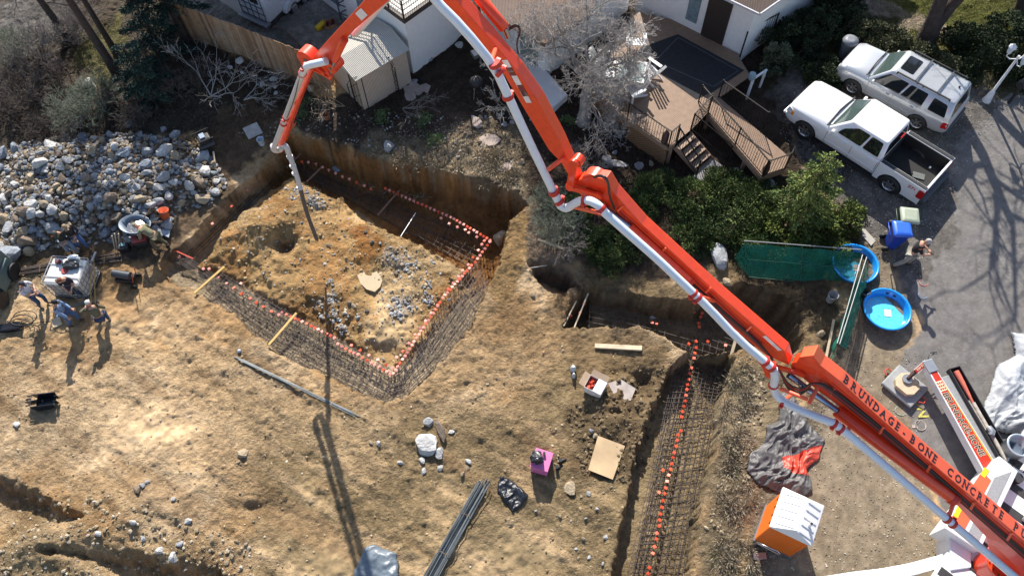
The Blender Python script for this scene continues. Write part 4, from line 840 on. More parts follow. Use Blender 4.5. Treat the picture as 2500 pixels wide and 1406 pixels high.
def cabin(x0, x1, x2, x3, z0, z1, w0, w1, r=.10, crown=.04):
    """belt from x0 (rear) to x1 (front) half width w0 at z0; roof from x2 to x3, half width w1 at z1"""
    def ring(a, b, w, z, r):
        out = []
        for cx, cy, q0 in ((b-r,w-r,0),(a+r,w-r,90),(a+r,-w+r,180),(b-r,-w+r,270)):
            for k in range(5): q = math.radians(q0 + k*22.5); out.append(Vector((cx + r*math.cos(q), cy + r*math.sin(q), z)))
        return out
    mb = MB(); R = [ring(x0,x1,w0,z0,r), ring(x2,x3,w1,z1,r), ring(x2+.05,x3-.05,w1-.05,z1+crown*.55,r), ring(x2+.2,x3-.2,w1-.2,z1+crown*.9,r), ring(x2+.5,x3-.5,w1-.5,z1+crown,r*.8)]
    mb.loft(R, smooth=True); return mb
def quadpt(x0, x1, x2, x3, z0, z1, w0, w1):
    side = lambda s, h, sg: Vector(((x0+(x2-x0)*h)*(1-s) + (x1+(x3-x1)*h)*s, sg*(w0+(w1-w0)*h), z0+(z1-z0)*h))
    front = lambda y, h: Vector((x1+(x3-x1)*h, y*(w0+(w1-w0)*h), z0+(z1-z0)*h)); rear = lambda y, h: Vector((x0+(x2-x0)*h, y*(w0+(w1-w0)*h), z0+(z1-z0)*h))
    return side, front, rear
def pane(pts, out, name, m, par, d=.006, seg=3):
    """glass with rounded corners, set just proud of the body"""
    c = sum(pts, Vector()) / len(pts); rp = []; n = len(pts)
    for i in range(n):
        p, a, b = pts[i], pts[i-1], pts[(i+1) % n]; ra = min(.07, (a-p).length*.3); A = p + (a-p).normalized()*ra; B_ = p + (b-p).normalized()*ra
        for k in range(seg+1): t = k/seg; rp.append(A*(1-t)**2 + p*2*t*(1-t) + B_*t*t)
    o = Vector(out).normalized() * d; k = len(rp); vs = [q + o for q in rp] + [q - o*2 for q in rp]
    mb = MB().add(vs, [tuple(range(k)), tuple(range(k, 2*k))[::-1]] + [(i, k+i, k+(i+1)%k, (i+1)%k) for i in range(k)]); ob = mb.build(name, m, par)
    bm = bmesh.new(); bm.from_mesh(ob.data); bmesh.ops.recalc_face_normals(bm, faces=bm.faces); bm.to_mesh(ob.data); bm.free(); return ob
def place_car(fu, fv, ru, rv, z, halfw):
    a, b = G(fu, fv), G(ru, rv); zz = (a.z + b.z) / 2; d = (a - b); d.z = 0; d.normalize(); lf = Vector((-d.y, d.x, 0)); m = (a + b) / 2 - lf * halfw; return Vector((m.x, m.y, zz)), math.atan2(d.y, d.x)
def arches(o, xs, r, z, w):
    return cut(o, [MB().cyl((x, s*(w-.32), z), (x, s*(w+.3), z), r, 28) for x in xs for s in (1, -1)])
RED_L = mat('tail_red', (.42,.01,.012), .15, var=.1, coat=.4); AMB = mat('amber', (.7,.25,.02), .2)
# pickup
PW = mat('pickup_white', (.80,.80,.80), .22, var=.02, coat=.6, sc=1)
loc, rz = place_car(1956,336,2165,462,1.8,.90)
pk = thing('pickup_truck', 'white crew cab pickup truck with an empty black open bed, parked on the gravel', 'pickup', loc, rz)
F, R_ = 1.82, -1.82; W = 1.0
st = [(2.80,.42,.82,.90,.70,.74,.66),(2.76,.34,.98,1.04,.86,.90,.80),(2.55,.32,1.06,1.13,.94,.98,.88),(1.9,.34,1.09,1.20,.96,1.0,.92),(1.2,.34,1.10,1.24,.96,1.0,.94),(1.12,.34,1.10,1.22,.96,1.0,.94),(-.2,.34,1.10,1.16,.96,.99,.94),(-1.12,.34,1.10,1.16,.96,.99,.94)]
b = body_loft(st).build('body', PW, pk); arches(b, [F], .46, .42, W); bevel(b, .02)
# bed: two side walls with arch, tailgate, floor
for s in (1, -1):
    mb = MB(); y0, y1 = s*.80, s*1.0
    mb.box(((-1.14-2.98)/2, s*.905, .76), (1.84, .19, .80)); o = mb.build('bed_side', PW, pk); cut(o, [MB().cyl((R_, s*.7, .42), (R_, s*1.3, .42), .47, 28)]); bevel(o, .03, 3)
    MB().box((-2.06, s*.905, 1.172), (1.80,.13,.02)).build('bed_rail_cap', BLACK, pk)
o = MB().box((-2.95, 0, .76), (.08, 1.60, .78)).build('tailgate', PW, pk); bevel(o, .02); MB().box((-2.995,0,.98),(.02,.25,.1)).build('handle', BLACK, o)
MB().box((-2.04, 0, .60), (1.76,1.62,.04)).build('bed_floor', mat('bed_black', (.012,.012,.012), .8), pk); MB().box((-1.15,0,.88),(.03,1.62,.56)).build('bed_front', mat('bed_black'), pk)
for s in (1, -1): MB().box((-2.04,s*.795,.88),(1.76,.02,.54)).build('bed_liner', mat('bed_black'), pk)
o = MB().box((-3.08,0,.46),(.18,1.85,.20)).build('rear_bumper', mat('bumper_dark', (.05,.055,.07), .4), pk); bevel(o, .05)
o = MB().box((2.84,0,.46),(.16,1.75,.22)).build('front_bumper', CHROME, pk); bevel(o, .05); MB().box((2.80,0,.78),(.06,1.1,.28)).build('grille', BLACK, pk)
cb = (-1.13,1.12,-1.02,.48,1.14,1.82,.92,.74)
o = cabin(*cb, r=.09).build('cab', PW, pk); sd, fr, rr_ = quadpt(*cb)
mb = MB()
for y in (-.42,-.2,.02,.24,.46): mb.box((-.3,y,1.862),(.95,.025,.006))
mb.build('roof_rib', PW, o)
pane([fr(-.93,.04), fr(.93,.04), fr(.88,.95), fr(-.88,.95)], (1,0,1), 'windshield', GLASSG, pk); pane([rr_(-.85,.12), rr_(.85,.12), rr_(.8,.85), rr_(-.8,.85)], (-1,0,.2), 'rear_window', GLASSD, pk)
for s in (1, -1):
    pane([sd(.40,.06,s), sd(.52 if 0 else .83,.06,s), sd(.86,.45,s), sd(.72,.90,s), sd(.42,.90,s)] , (0,s,.25), 'side_window', GLASSD, pk); pane([sd(.07,.06,s), sd(.36,.06,s), sd(.38,.90,s), sd(.09,.90,s)], (0,s,.25), 'side_window', GLASSD, pk)
    bevel(MB().box((.82,s*1.07,1.22),(.12,.16,.24)).build('wing_mirror', PW, pk), .04); MB().box((-.05,s*1.0,.30),(2.3,.14,.05)).build('running_board', BLACK, pk)
    pane([Vector((2.79,s*.90,.72)),Vector((2.52,s*.99,.74)),Vector((2.50,s*.965,.98)),Vector((2.77,s*.84,.95))], (.4,s,0), 'headlight', mat('lamp_clear', (.6,.6,.62), .1, coat=.5), pk, .012)
    pane([Vector((2.56,s*.985,.78)),Vector((2.46,s*.995,.78)),Vector((2.46,s*.975,.94)),Vector((2.56,s*.965,.94))], (.1,s,0), 'turn_signal', AMB, pk, .02)
    pane([Vector((-2.99,s*1.0,.66)),Vector((-2.78,s*1.003,.66)),Vector((-2.78,s*1.003,1.06)),Vector((-2.99,s*1.0,1.06))], (0,s,0), 'tail_light', RED_L, pk, .012)
    MB().box((-2.997,s*.91,.86),(.02,.15,.40)).build('tail_light', RED_L, pk)
    for x in (1.02,-.02,-1.08): MB().box((x,s*1.001,.74),(.012,.006,.66)).build('door_seam', mat('seam', (.15,.15,.16), .6), pk)
    for x in (.30,-.80): MB().box((x,s*1.006,.98),(.16,.03,.035)).build('door_handle', PW, pk)
    MB().box((-.05,s*1.005,.62),(2.1,.02,.05)).build('side_moulding', PW, pk)
for x in (F, R_):
    for s in (1, -1): wheel(pk, x, s*.87, .40, .40, .27, s, 6)
ltr = letters('Z71', .17, Matrix.Translation((-2.38,1.004,.88)) @ Matrix.Rotation(math.pi, 4, 'Z') @ Matrix.Rotation(math.pi/2, 4, 'X'), pk, RED_L, .006, 'badge', 1.1)
MB().box((-1.18,0,1.78),(.04,.32,.05)).build('brake_light', RED_L, pk)
mb = MB().tube([(.98,-.6,1.235),(.7,.1,1.30),(.95,.75,1.20)], .014, 5); mb.tube([(1.15,-.9,1.22),(1.2,0,1.27),(1.15,.9,1.22)], .035, 6); mb.build('wiper_cowl', BLACK, pk)
Mp = Matrix.Translation(loc) @ Matrix.Rotation(rz, 4, 'Z')
t = thing('blue_jug', 'small blue jug lying in the open bed of the pickup', 'jug', Mp @ Vector((-2.55,.45,.63)), rz + 1); MB().tube([(0,0,.08),(.05,0,.08),(.28,0,.08),(.34,0,.08)], [.04,.08,.08,.03], 12).build('bottle', mat('jug_blue', (.03,.06,.25), .4), t); MB().cyl((.34,0,.08),(.38,0,.08),.03,10).build('cap', WPLAST, t)
t = thing('paper_cup', 'pink and white cup in the rear corner of the pickup bed', 'cup', Mp @ Vector((-2.78,.62,.63))); MB().tube([(0,0,0),(0,0,.14)], [.05,.07], 12).build('cup', mat('cup_pink', (.7,.3,.3), .6), t)
t = thing('white_ball', 'small white ball on the far side of the pickup bed', 'ball', Mp @ Vector((-2.5,-.5,.66))); MB().ball((0,0,0), .045, n=12).build('ball', WPLAST, t)
t = thing('shovel', 'grey flat shovel lying in the pickup bed', 'shovel', Mp @ Vector((-2.4,.1,.64)), rz + .4); MB().box((0,0,.01),(.42,.26,.02)).build('blade', mat('worn_steel', (.14,.15,.14), .5, .4), t); MB().cyl((.2,0,.02),(1.1,.05,.05),.017,8).build('handle', BLACK, t)
# SUV
SV = mat('suv_silver', (.50,.52,.54), .22, .35, var=.02, coat=.8, sc=1)
loc, rz = place_car(2075,228,2229,312,1.9,.80)
sv = thing('silver_suv', 'silver sport utility car with roof rack and sunroof parked beside the white pickup', 'car', loc, rz)
st = [(2.32,.45,.74,.84,.62,.66,.60),(2.27,.36,.92,.98,.80,.84,.76),(2.05,.32,1.00,1.06,.87,.91,.84),(1.5,.32,1.03,1.14,.89,.93,.86),(1.0,.32,1.05,1.18,.89,.93,.87),(.0,.32,1.06,1.12,.89,.93,.88),(-1.3,.32,1.08,1.14,.89,.93,.88),(-2.15,.36,1.10,1.16,.88,.92,.86),(-2.42,.42,1.08,1.12,.84,.88,.82),(-2.50,.48,.95,1.02,.78,.82,.76)]
b = body_loft(st).build('body', SV, sv); arches(b, [1.42,-1.42], .42, .38, .93); bevel(b, .02)
cb = (-2.42,1.10,-2.22,.42,1.06,1.76,.90,.70)
o = cabin(*cb, r=.10, crown=.05).build('cab', SV, sv); sd, fr, rr_ = quadpt(*cb)
pane([fr(-.92,.08), fr(.92,.08), fr(.86,.93), fr(-.86,.93)], (1,0,1), 'windshield', GLASSG, sv); pane([rr_(-.85,.2), rr_(.85,.2), rr_(.8,.88), rr_(-.8,.88)], (-1,0,.3), 'rear_window', GLASSD, sv)
for s in (1, -1):
    pane([sd(.62,.10,s), sd(.93,.10,s), sd(.965,.2,s), sd(.95,.86,s), sd(.66,.86,s)], (0,s,.3), 'side_window', GLASSD, sv); pane([sd(.34,.10,s), sd(.60,.10,s), sd(.63,.86,s), sd(.37,.86,s)], (0,s,.3), 'side_window', GLASSD, sv); pane([sd(.06,.14,s), sd(.27,.12,s), sd(.28,.84,s), sd(.08,.80,s)], (0,s,.3), 'side_window', GLASSD, sv)
    bevel(MB().box((.78,s*.99,1.18),(.10,.16,.16)).build('wing_mirror', SV, sv), .04)
    pane([Vector((2.28,s*.80,.70)),Vector((1.98,s*.92,.74)),Vector((1.96,s*.90,.92)),Vector((2.24,s*.78,.86))], (.5,s,.1), 'headlight', mat('lamp_clear'), sv, .014)
    pane([Vector((-2.46,s*.86,.72)),Vector((-2.22,s*.925,.72)),Vector((-2.24,s*.905,1.0)),Vector((-2.46,s*.84,.98))], (-.3,s,0), 'tail_light', RED_L, sv, .014)
    r_ = MB(); r_.bar((-2.0,s*.70,1.85), (.20,s*.70,1.85), .045, .04); 
    for x in (-1.98,-.9,.18): r_.bar((x,s*.70,1.78),(x,s*.70,1.85),.05)
    r_.build('roof_rail', BLACK, sv)
    for x in (.92,-.12,-1.12): MB().box((x,s*.932,.76),(.012,.006,.62)).build('door_seam', mat('seam'), sv)
    for x in (.08,-.95): MB().box((x,s*.94,.96),(.15,.03,.035)).build('door_handle', SV, sv)
    MB().box((-.1,s*.938,.60),(1.9,.02,.06)).build('side_moulding', SV, sv)
for x in (-.55,-1.45): o = MB().bar((x,-.68,1.875),(x,.68,1.875),.06,.03).build('cross_bar', mat('rack_grey', (.12,.13,.15), .4, .5), sv)
pane([Vector((-.32,-.42,1.812)),Vector((.22,-.42,1.806)),Vector((.22,.42,1.806)),Vector((-.32,.42,1.812))], (0,0,1), 'sunroof', GLASSD, sv, .008)
bevel(MB().box((-2.50,0,.50),(.16,1.55,.24)).build('rear_bumper', mat('bumper_dark'), sv), .05); bevel(MB().box((2.33,0,.48),(.14,1.3,.22)).build('front_bumper', SV, sv), .05); MB().box((2.30,0,.74),(.08,.9,.18)).build('grille', BLACK, sv)
MB().tube([(1.14,-.85,1.20),(1.17,0,1.24),(1.14,.85,1.20)], .03, 6).build('wiper_cowl', BLACK, sv); MB().box((-1.95,-.12,1.845),(.07,.04,.06)).build('antenna_fin', BLACK, sv)
for x in (1.42,-1.42):
    for s in (1, -1): wheel(sv, x, s*.80, .37, .37, .24, s, 6)
# ---------------- wheelie bins ----------------
def bin_(u, v, name, label, m, ml, rz):
    p = G(u, v); t = thing(name, label, 'bin', p, rz)
    mb = MB(); prf = [(.05,.17,.20),(.35,.2,.235),(.98,.27,.29),(1.0,.29,.31)]
    rings = []
    for z, a, b in prf:
        r = .05; rr = []
        for cx, cy, q0 in ((a-r,b-r,0),(-a+r,b-r,90),(-a+r,-b+r,180),(a-r,-b+r,270)):
            for k in range(4): q = math.radians(q0 + k*30); rr.append(Vector((cx + r*math.cos(q), cy + r*math.sin(q), z)))
        rings.append(rr)
    mb.loft(rings); o = mb.build('bin_body', m, t)
    mb = MB(); rings = []
    for z, a, b in ((1.0,.31,.32),(1.05,.32,.33),(1.10,.27,.28),(1.12,.2,.2)):
        r = .06; rr = []
        for cx, cy, q0 in ((a-r,b-r,0),(-a+r,b-r,90),(-a+r,-b+r,180),(a-r,-b+r,270)):
            for k in range(4): q = math.radians(q0 + k*30); rr.append(Vector((cx + r*math.cos(q) + .02, cy + r*math.sin(q), z)))
        rings.append(rr)
    mb.loft(rings); mb.build('lid', ml, t)
    MB().tube([(-.34,-.26,.98),(-.40,-.26,1.0),(-.40,.26,1.0),(-.34,.26,.98)], .018, 8).build('handle', m, t)
    for s in (-1, 1): w = MB().cyl((-.24,s*.24,.13),(-.24,s*.30,.13),.13,20).build('wheel', BLACK, t)
    return t
BLU = mat('bin_blue', (.015,.06,.42), .4, var=.04); BLL = mat('bin_lid_blue', (.03,.13,.62), .35, var=.04); GRB = mat('bin_green', (.045,.07,.045), .5); GRL = mat('bin_lid_sage', (.30,.34,.26), .5)
b1 = bin_(2172,598, 'recycling_bin', 'blue wheeled bin standing in front of the sage green one', BLU, BLL, -.12)
for k, s_ in enumerate(('RECYCLE', 'ONLY')): letters(s_, .085, Matrix.Translation((-.15,-.262-.0,.78-.1*k)) @ Matrix.Rotation(math.pi/2 + .09, 4, 'X'), b1, mat('stencil', (.35,.45,.7), .5), .003, 'stencil')
bin_(2190,566, 'garbage_bin', 'sage green wheeled bin behind the blue one', GRB, GRL, -.18)
sv.scale = (.955, .98, 1)
# ---------------- plants ----------------
LEAF = mat_attr('foliage', .7, 0, 10, .10, .25); LEAF.use_backface_culling = False
def _t(c): return np.array(c)
def leaves(pts, nrm, size, asp=2.2, tint=(.05,.08,.03), vary=.35, seed=0, droop=0.):
    """pts, nrm (N,3): one small pointed leaf blade per point, growing along nrm"""
    r = np.random.default_rng(seed); n = len(pts); d = nrm + r.normal(0, .45, (n, 3)); d /= np.linalg.norm(d, axis=1)[:, None] + 1e-9; d[:, 2] -= droop
    s = np.cross(d, r.normal(0, 1, (n, 3))); s /= np.linalg.norm(s, axis=1)[:, None] + 1e-9; L = size * r.uniform(.6, 1.4, (n, 1)); w = L / asp * .5
    V = np.stack([pts, pts + d*L*.5 + s*w, pts + d*L, pts + d*L*.5 - s*w], 1).reshape(-1, 3); F = np.arange(n * 4).reshape(n, 4)
    c = np.array(tint)[None] if np.ndim(tint) == 1 else np.array(tint); c = c * (1 + vary * r.uniform(-1, 1, (n, 1))); c = np.repeat(c, 4, 0) if len(c) == n else c
    return V, F, c
def merge(parts):
    V, F, C, o = [], [], [], 0
    for v, f, c in parts: V.append(v); F.append(f + o); C.append(c); o += len(v)
    return np.concatenate(V), np.concatenate(F), np.clip(np.concatenate(C), .003, 1)
def clumps(n, rad, seed, flat=.6, dens=260, size=.09, cols=((.045,.065,.02),(.09,.12,.035)), leafup=.6, asp=2.2, clr=.28, fill=.35):
    """low mound of leaf clumps; n clumps over a mound of radius rad"""
    r = np.random.default_rng(seed); out = []
    for k in range(n):
        a = r.uniform(0, 6.283); q = math.sqrt(r.uniform(0, 1)) * rad; h = flat * math.sqrt(max(.05, 1 - (q / rad) ** 2)) * r.uniform(fill, 1.0)
        c = np.array([q * math.cos(a), q * math.sin(a), h]); cr = clr * r.uniform(.6, 1.3); m = int(dens * r.uniform(.7, 1.3))
        p = r.normal(0, 1, (m, 3)); p /= np.linalg.norm(p, axis=1)[:, None]; p[:, 2] *= .75; u = p * (r.uniform(.3, 1, (m, 1)) ** .5)
        nr = p + np.array([c[0]/rad*.5, c[1]/rad*.5, leafup]); mix = r.uniform(0, 1); col = np.array(cols[0]) * (1 - mix) + np.array(cols[-1]) * mix
        out.append(leaves(c + u * cr, nr, size, asp, np.repeat(col[None], m, 0), .3, seed * 97 + k))
    return merge(out)
def leafobj(nm, data, parent, mats=None): return link(nm, npmesh(nm, data[0], data[1], mats or [LEAF], data[2]), parent)
def twigs(segs, nm, m, parent, sides=3):
    A = np.array([s[0] for s in segs]); B_ = np.array([s[1] for s in segs]); ra = np.array([s[2] for s in segs])[:, None]; rb = np.array([s[3] for s in segs])[:, None]
    d = B_ - A; d /= np.linalg.norm(d, axis=1)[:, None] + 1e-9; h = np.where(np.abs(d[:, 2:3]) > .9, np.array([[1., 0, 0]]), np.array([[0, 0, 1.]])); x = np.cross(d, h); x /= np.linalg.norm(x, axis=1)[:, None]; y = np.cross(d, x)
    V = []
    for P0, rr in ((A, ra), (B_, rb)):
        for j in range(sides): t = 2*math.pi*j/sides; V.append(P0 + (x*math.cos(t) + y*math.sin(t)) * rr)
    V = np.stack(V, 1).reshape(-1, 3); n = len(segs); o = np.arange(n)[:, None] * (2 * sides)
    F = np.concatenate([o + np.array([[j, (j+1) % sides, sides + (j+1) % sides, sides + j]]) for j in range(sides)], 0)
    return link(nm, npmesh(nm, V, F, [m], smooth=True), parent)
def grow(p, d, L, r, depth, segs, rg, kids=3, spread=.7, wob=.18, up=.08, shrink=.72, rs=.62, steps=3, rmin=.004):
    p = np.array(p, float); d = np.array(d, float)
    for k in range(steps):
        d = d + rg.normal(0, wob, 3); d[2] += up; d /= np.linalg.norm(d); q = p + d * L / steps; r2 = max(rmin, r * (1 - .25 * (k + 1) / steps)); segs.append((p, q, r if k == 0 else r1, r2)); r1 = r2; p = q
        if depth > 0 and k < steps - 1 and rg.random() < .55:
            e = d + rg.normal(0, spread, 3); e /= np.linalg.norm(e); grow(p, e, L * shrink * .8, r1 * rs, depth - 1, segs, rg, kids, spread, wob, up, shrink, rs, steps, rmin)
    if depth > 0:
        for _ in range(kids):
            e = d + rg.normal(0, spread, 3); e /= np.linalg.norm(e); grow(p, e, L * shrink * rg.uniform(.75, 1.15), r1 * rs * rg.uniform(.8, 1.1), depth - 1, segs, rg, kids, spread, wob, up, shrink, rs, steps, rmin)
BARKP = mat('pale_bark', (.24,.22,.20), .85, var=.25, sc=5); BARKT = mat('pale_twig', (.30,.28,.265), .8, var=.2, sc=2); BARKD = mat('dark_bark', (.06,.042,.035), .95, var=.35, sc=6, bump=.03, bsc=14); TWG = mat('grey_twig', (.20,.175,.16), .9, var=.25, sc=2); TWD = mat('brown_twig', (.12,.095,.08), .9, var=.25, sc=2)
# big bare tree beside the deck
g = G(1424,296); t = thing('bare_tree', 'large bare deciduous tree with a dense tangle of pale twigs beside the deck', 'tree', g)
rg = np.random.default_rng(12); tk = [(0,0,-.2),(.05,.0,.6),(.02,.08,1.3),(.12,.15,2.1),(.08,.28,2.9)]
MB().tube(tk, [.34,.25,.21,.18,.13], 12).build('trunk', BARKP, t); seg = []
for k in range(11):
    a = k * 2.4 + rg.uniform(-.4, .4); el = rg.uniform(.25, 1.0); b0 = np.array(tk[3 if k % 2 else 4]) + np.array([0,0,-.35*(k%3)])
    dd = np.array([math.cos(a)*math.cos(el), math.sin(a)*math.cos(el), math.sin(el)]); grow(b0, dd, 1.65 * (1 - .38 * max(0, math.cos(a))) * (1 - .15 * max(0, -math.sin(a))), .065, 5, seg, rg, 3, .62, .16, .02, .70, .62, 3, .0055)
seg = [s for s in seg if s[1][2] > .3]
tw = twigs([s for s in seg if s[2] < .02], 'twigs', BARKT, t); twigs([s for s in seg if s[2] >= .02], 'limbs', BARKP, t, 6)
def shrub_mesh(seed, n, L, r, depth, m, kids=2, spread=.45, el=(.6,1.4), up=.05):
    rg = np.random.default_rng(seed); seg = []
    for k in range(n):
        a = rg.uniform(0, 6.28); e = rg.uniform(*el); grow((.08*math.cos(a), .08*math.sin(a), -.03), (math.cos(a)*math.cos(e), math.sin(a)*math.cos(e), math.sin(e)), L, r, depth, seg, rg, kids, spread, .12, up, .7, .65, 3, .0045)
    return seg
def proto(nm, segs, m):
    o = twigs(segs, nm, m, None); me = o.data; bpy.data.objects.remove(o); return me
SH = [proto('twiggy_shrub', shrub_mesh(31+k, n, L, .014, d, m_, 3), m_) for k, (n, L, d, m_) in enumerate([(16,.55,3,TWG),(20,.42,3,TWD),(12,.7,3,TWG),(22,.5,3,mat('sage_twig', (.17,.19,.14), .9, var=.2))])]
BS = [(105,150,0,1.5,'on the slope below the leaning dark trunk'),(60,215,1,1.5,'at the left edge of the slope, above the stone pile'),(140,215,1,1.4,'in the thick of the slope scrub'),(95,275,1,1.6,'between the scrub and the left end of the stone pile'),(170,110,0,1.3,'beside the patch of mossy grass'),(215,285,3,1.5,'just above the middle of the stone pile'),(190,318,0,1.1,'overhanging the top edge of the stone pile'),(250,262,3,1.3,'right of the pale rounded boulder'),(20,290,1,1.4,'lowest on the left edge above the stones'),(300,250,1,1.2,'in the shade of the pine trunks'),(35,140,3,1.3,'beside the grey track'),(200,60,0,1.2,'behind the dark leaning trunk'),(340,300,1,1.1,'in deep shade right of the pines'),(1365,560,3,1.25,'largest one under the pipe elbow of the boom'),(1390,600,0,1.0,'among the junipers left side'),(1345,500,3,.9,'beside the pit corner below the boom'),(1425,425,0,1.1,'standing up behind the boom knuckle'),(120,330,1,1.2,'dark one hanging over the stones'),(430,230,1,1.3,'in the shade below the cedar fence'),(500,190,1,1.0,'right under the cedar fence boards'),(385,150,1,1.3,'between pines and fence')]
for u, v, k, s, where in BS:
    g = G(u, v); o = link('bare_shrub', SH[k], None, None, 'leafless twiggy shrub ' + where, 'shrub', 'leafless shrubs'); o.location = g; o.scale = (s, s, s*.85); o.rotation_euler.z = u
# pale fallen branches left of the pit
def bough(u, v, label, dirs, L=1.0, depth=4, m=BARKT, r=.03, seed=5, name='fallen_branch', z=.25):
    rg = np.random.default_rng(seed); seg = []
    for d in dirs: grow((0,0,z), d, L, r, depth, seg, rg, 2, .5, .12, .02, .72, .62, 3, .006)
    seg = [s for s in seg if s[1][2] > -.1]; o = twigs(seg, name, m, None, 4); o.location = G(u, v); return tag(o, label, 'branch')
bough(520,245, 'pale leafless branch spreading over the dark slope below the fence', [(1,.25,.5),(-.5,.9,.5),(.9,-.2,.3),(.2,1,.6)], 1.15, 4, seed=8)
bough(600,255, 'pale curled branch tangle reaching toward the shed side', [(1,.3,.4),(.8,.7,.4),(.6,-.3,.5)], .8, 4, seed=9)
bough(845,270, 'dry straw coloured branches heaped at the corner of the shed', [(-1,.2,.3),(-.7,-.4,.2),(-.8,.6,.4)], .7, 3, mat('straw', (.35,.28,.2), .9), .012, 10)
bough(985,275, 'heap of dead grey sticks beside the shed', [(.7,-.5,.15),(1,0,.2),(.3,-.8,.3),(.9,.4,.2)], .7, 3, TWG, .02, 11, 'stick_heap')
bough(1255,190, 'pale twiggy sapling behind the white pipe', [(-.3,.1,1),(.2,.3,1),(-.6,-.2,.8)], .8, 4, BARKT, .02, 13, 'bare_sapling')
bough(1250,285, 'pale branch crossing behind the pipe above the stones', [(-.9,.3,.5),(-.6,-.3,.6)], .6, 4, BARKT, .02, 14)
# pines and dark evergreens, top left
def pole_tree(u, v, h, r, label, lean=(0,0), crown=None, name='pine_tree', m=BARKD, cat='tree', limbs=6, seed=1, cz=(.35,1.), cr=2.0, dens=150, cols=((.012,.028,.022),(.035,.065,.05)), lsize=.16):
    g = G(u, v); t = thing(name, label, cat, g); rg = np.random.default_rng(seed)
    pts = [(lean[0]*k/6*h, lean[1]*k/6*h, -.2 + h*k/6) for k in range(7)]; MB().tube(pts, [r*(1.25 if k == 0 else 1 - .11*k) for k in range(7)], 10).build('trunk', m, t)
    if crown:
        parts = []; seg = []
        for k in range(crown):
            z = h * (cz[0] + (cz[1]-cz[0]) * (k + .5) / crown); a = k * 2.39; L = cr * (1.05 - .75*(z/h - cz[0])/(cz[1]-cz[0]+.01)) * rg.uniform(.8, 1.15); p0 = np.array([lean[0]*z, lean[1]*z, z]); d = np.array([math.cos(a), math.sin(a), -.12])
            seg.append((p0, p0 + d * L, .03, .008)); n = int(dens * L); s = rg.uniform(.15, 1, n)[:, None]; w = (.34 * (1.15 - s[:, 0]) * L)[:, None]
            q = p0 + d * L * s + rg.normal(0, 1, (n, 3)) * np.concatenate([w, w, w * .35], 1) * .6; mix = rg.uniform(0, 1); c = np.array(cols[0]) * (1-mix) + np.array(cols[1]) * mix
            parts.append(leaves(q, np.tile(d + np.array([0,0,-.1]), (n, 1)) * .9, lsize, 2.6, np.repeat(c[None], n, 0), .4, seed*31+k, .15))
        leafobj('crown', merge(parts), t); twigs(seg, 'boughs', m, t, 4)
    return t
pole_tree(290,186, 8.0, .21, 'tall pine with the thickest straight dark trunk, left of the evergreen boughs', (-.01,.0), 14, cz=(.66,1), cr=1.5, seed=2)
pole_tree(287,136, 7.5, .15, 'slimmer pine trunk just right of the thickest one', (.0,.01), 12, cz=(.68,1), cr=1.4, seed=3)
pole_tree(403,140, 4.2, .12, 'dark spruce with hanging boughs left of the cedar fence', (.0,.0), 30, cz=(.12,.98), cr=1.35, seed=4, name='spruce_tree', dens=330, lsize=.12)
pole_tree(372,238, 3.0, .1, 'dark evergreen in deep shade below the spruce', (.0,.0), 26, cz=(.1,.98), cr=1.35, seed=5, name='spruce_tree', dens=330, lsize=.12)
pole_tree(455,95, 6.0, .2, 'evergreen with a black trunk against the end of the cedar fence', (-.02,.02), 24, cz=(.3,.98), cr=1.5, seed=6, name='spruce_tree', dens=220)
g = G(165,92); t = thing('oak_tree', 'leaning dark leafless oak at the top left beside the track', 'tree', g); MB().tube([(0,0,-.2),(-.1,.1,1),(-.25,.2,2.2),(-.3,.5,3.4),(-.5,.6,5)], [.2,.16,.14,.11,.08], 9).build('trunk', BARKD, t); seg = []; rg = np.random.default_rng(5)
for k in range(7): grow((-.3,.4,1.6+.4*k), (math.cos(k*2.2), math.sin(k*2.2), .4), 1.2, .05, 4, seg, rg, 2, .6, .2, .0)
twigs(seg, 'branches', TWD, t, 4)
# low evergreen mounds
JUN = ((.022,.045,.014),(.12,.16,.045)); LIG = ((.05,.075,.02),(.15,.19,.045)); HED = ((.012,.022,.01),(.045,.065,.028)); OLI = ((.04,.05,.02),(.13,.13,.07))
def mound(u, v, rad, hgt, label, cols=JUN, n=34, dens=230, size=.10, seed=1, name='juniper_shrub', group='low junipers under the boom', asp=3.2, leafup=.5):
    g = G(u, v); t = thing(name, label, 'shrub', g, 0, group); leafobj('foliage', clumps(n, rad, seed, hgt, dens, size, cols, leafup, asp, clr=.24*rad**.5), t)
    rg = np.random.default_rng(seed); seg = []
    for k in range(5): a = k*1.3; grow((0,0,-.05), (math.cos(a), math.sin(a), .5), rad*.6, .02, 1, seg, rg, 2, .4)
    twigs(seg, 'stems', TWD, t); return t
for k, (u, v, r, h, w) in enumerate([(1440,578,.95,.7,'leftmost, below the pipe elbow'),(1500,625,.85,.6,'lowest, at the edge of the cut bank'),(1545,560,.7,.6,'tucked under the pipe'),(1615,475,.95,.7,'uppermost, just right of the boom knuckle'),(1690,500,1.0,.8,'in the middle right of the boom'),(1760,470,.9,.7,'uppermost on the right side, below the stairs'),(1700,570,.95,.75,'beside the boom, above the big grey boulder'),(1790,545,1.05,.8,'broad one above the green screen fence'),(1845,500,.9,.7,'right of centre, below the ramp corner'),(1840,590,.8,.6,'just behind the left end of the green screen fence'),(1560,510,.6,.5,'small one hidden beside the boom'),(1400,520,.6,.5,'small one left of the white elbow')]): mound(u, v, r, h, 'dark green juniper mound, ' + w, seed=40+k)
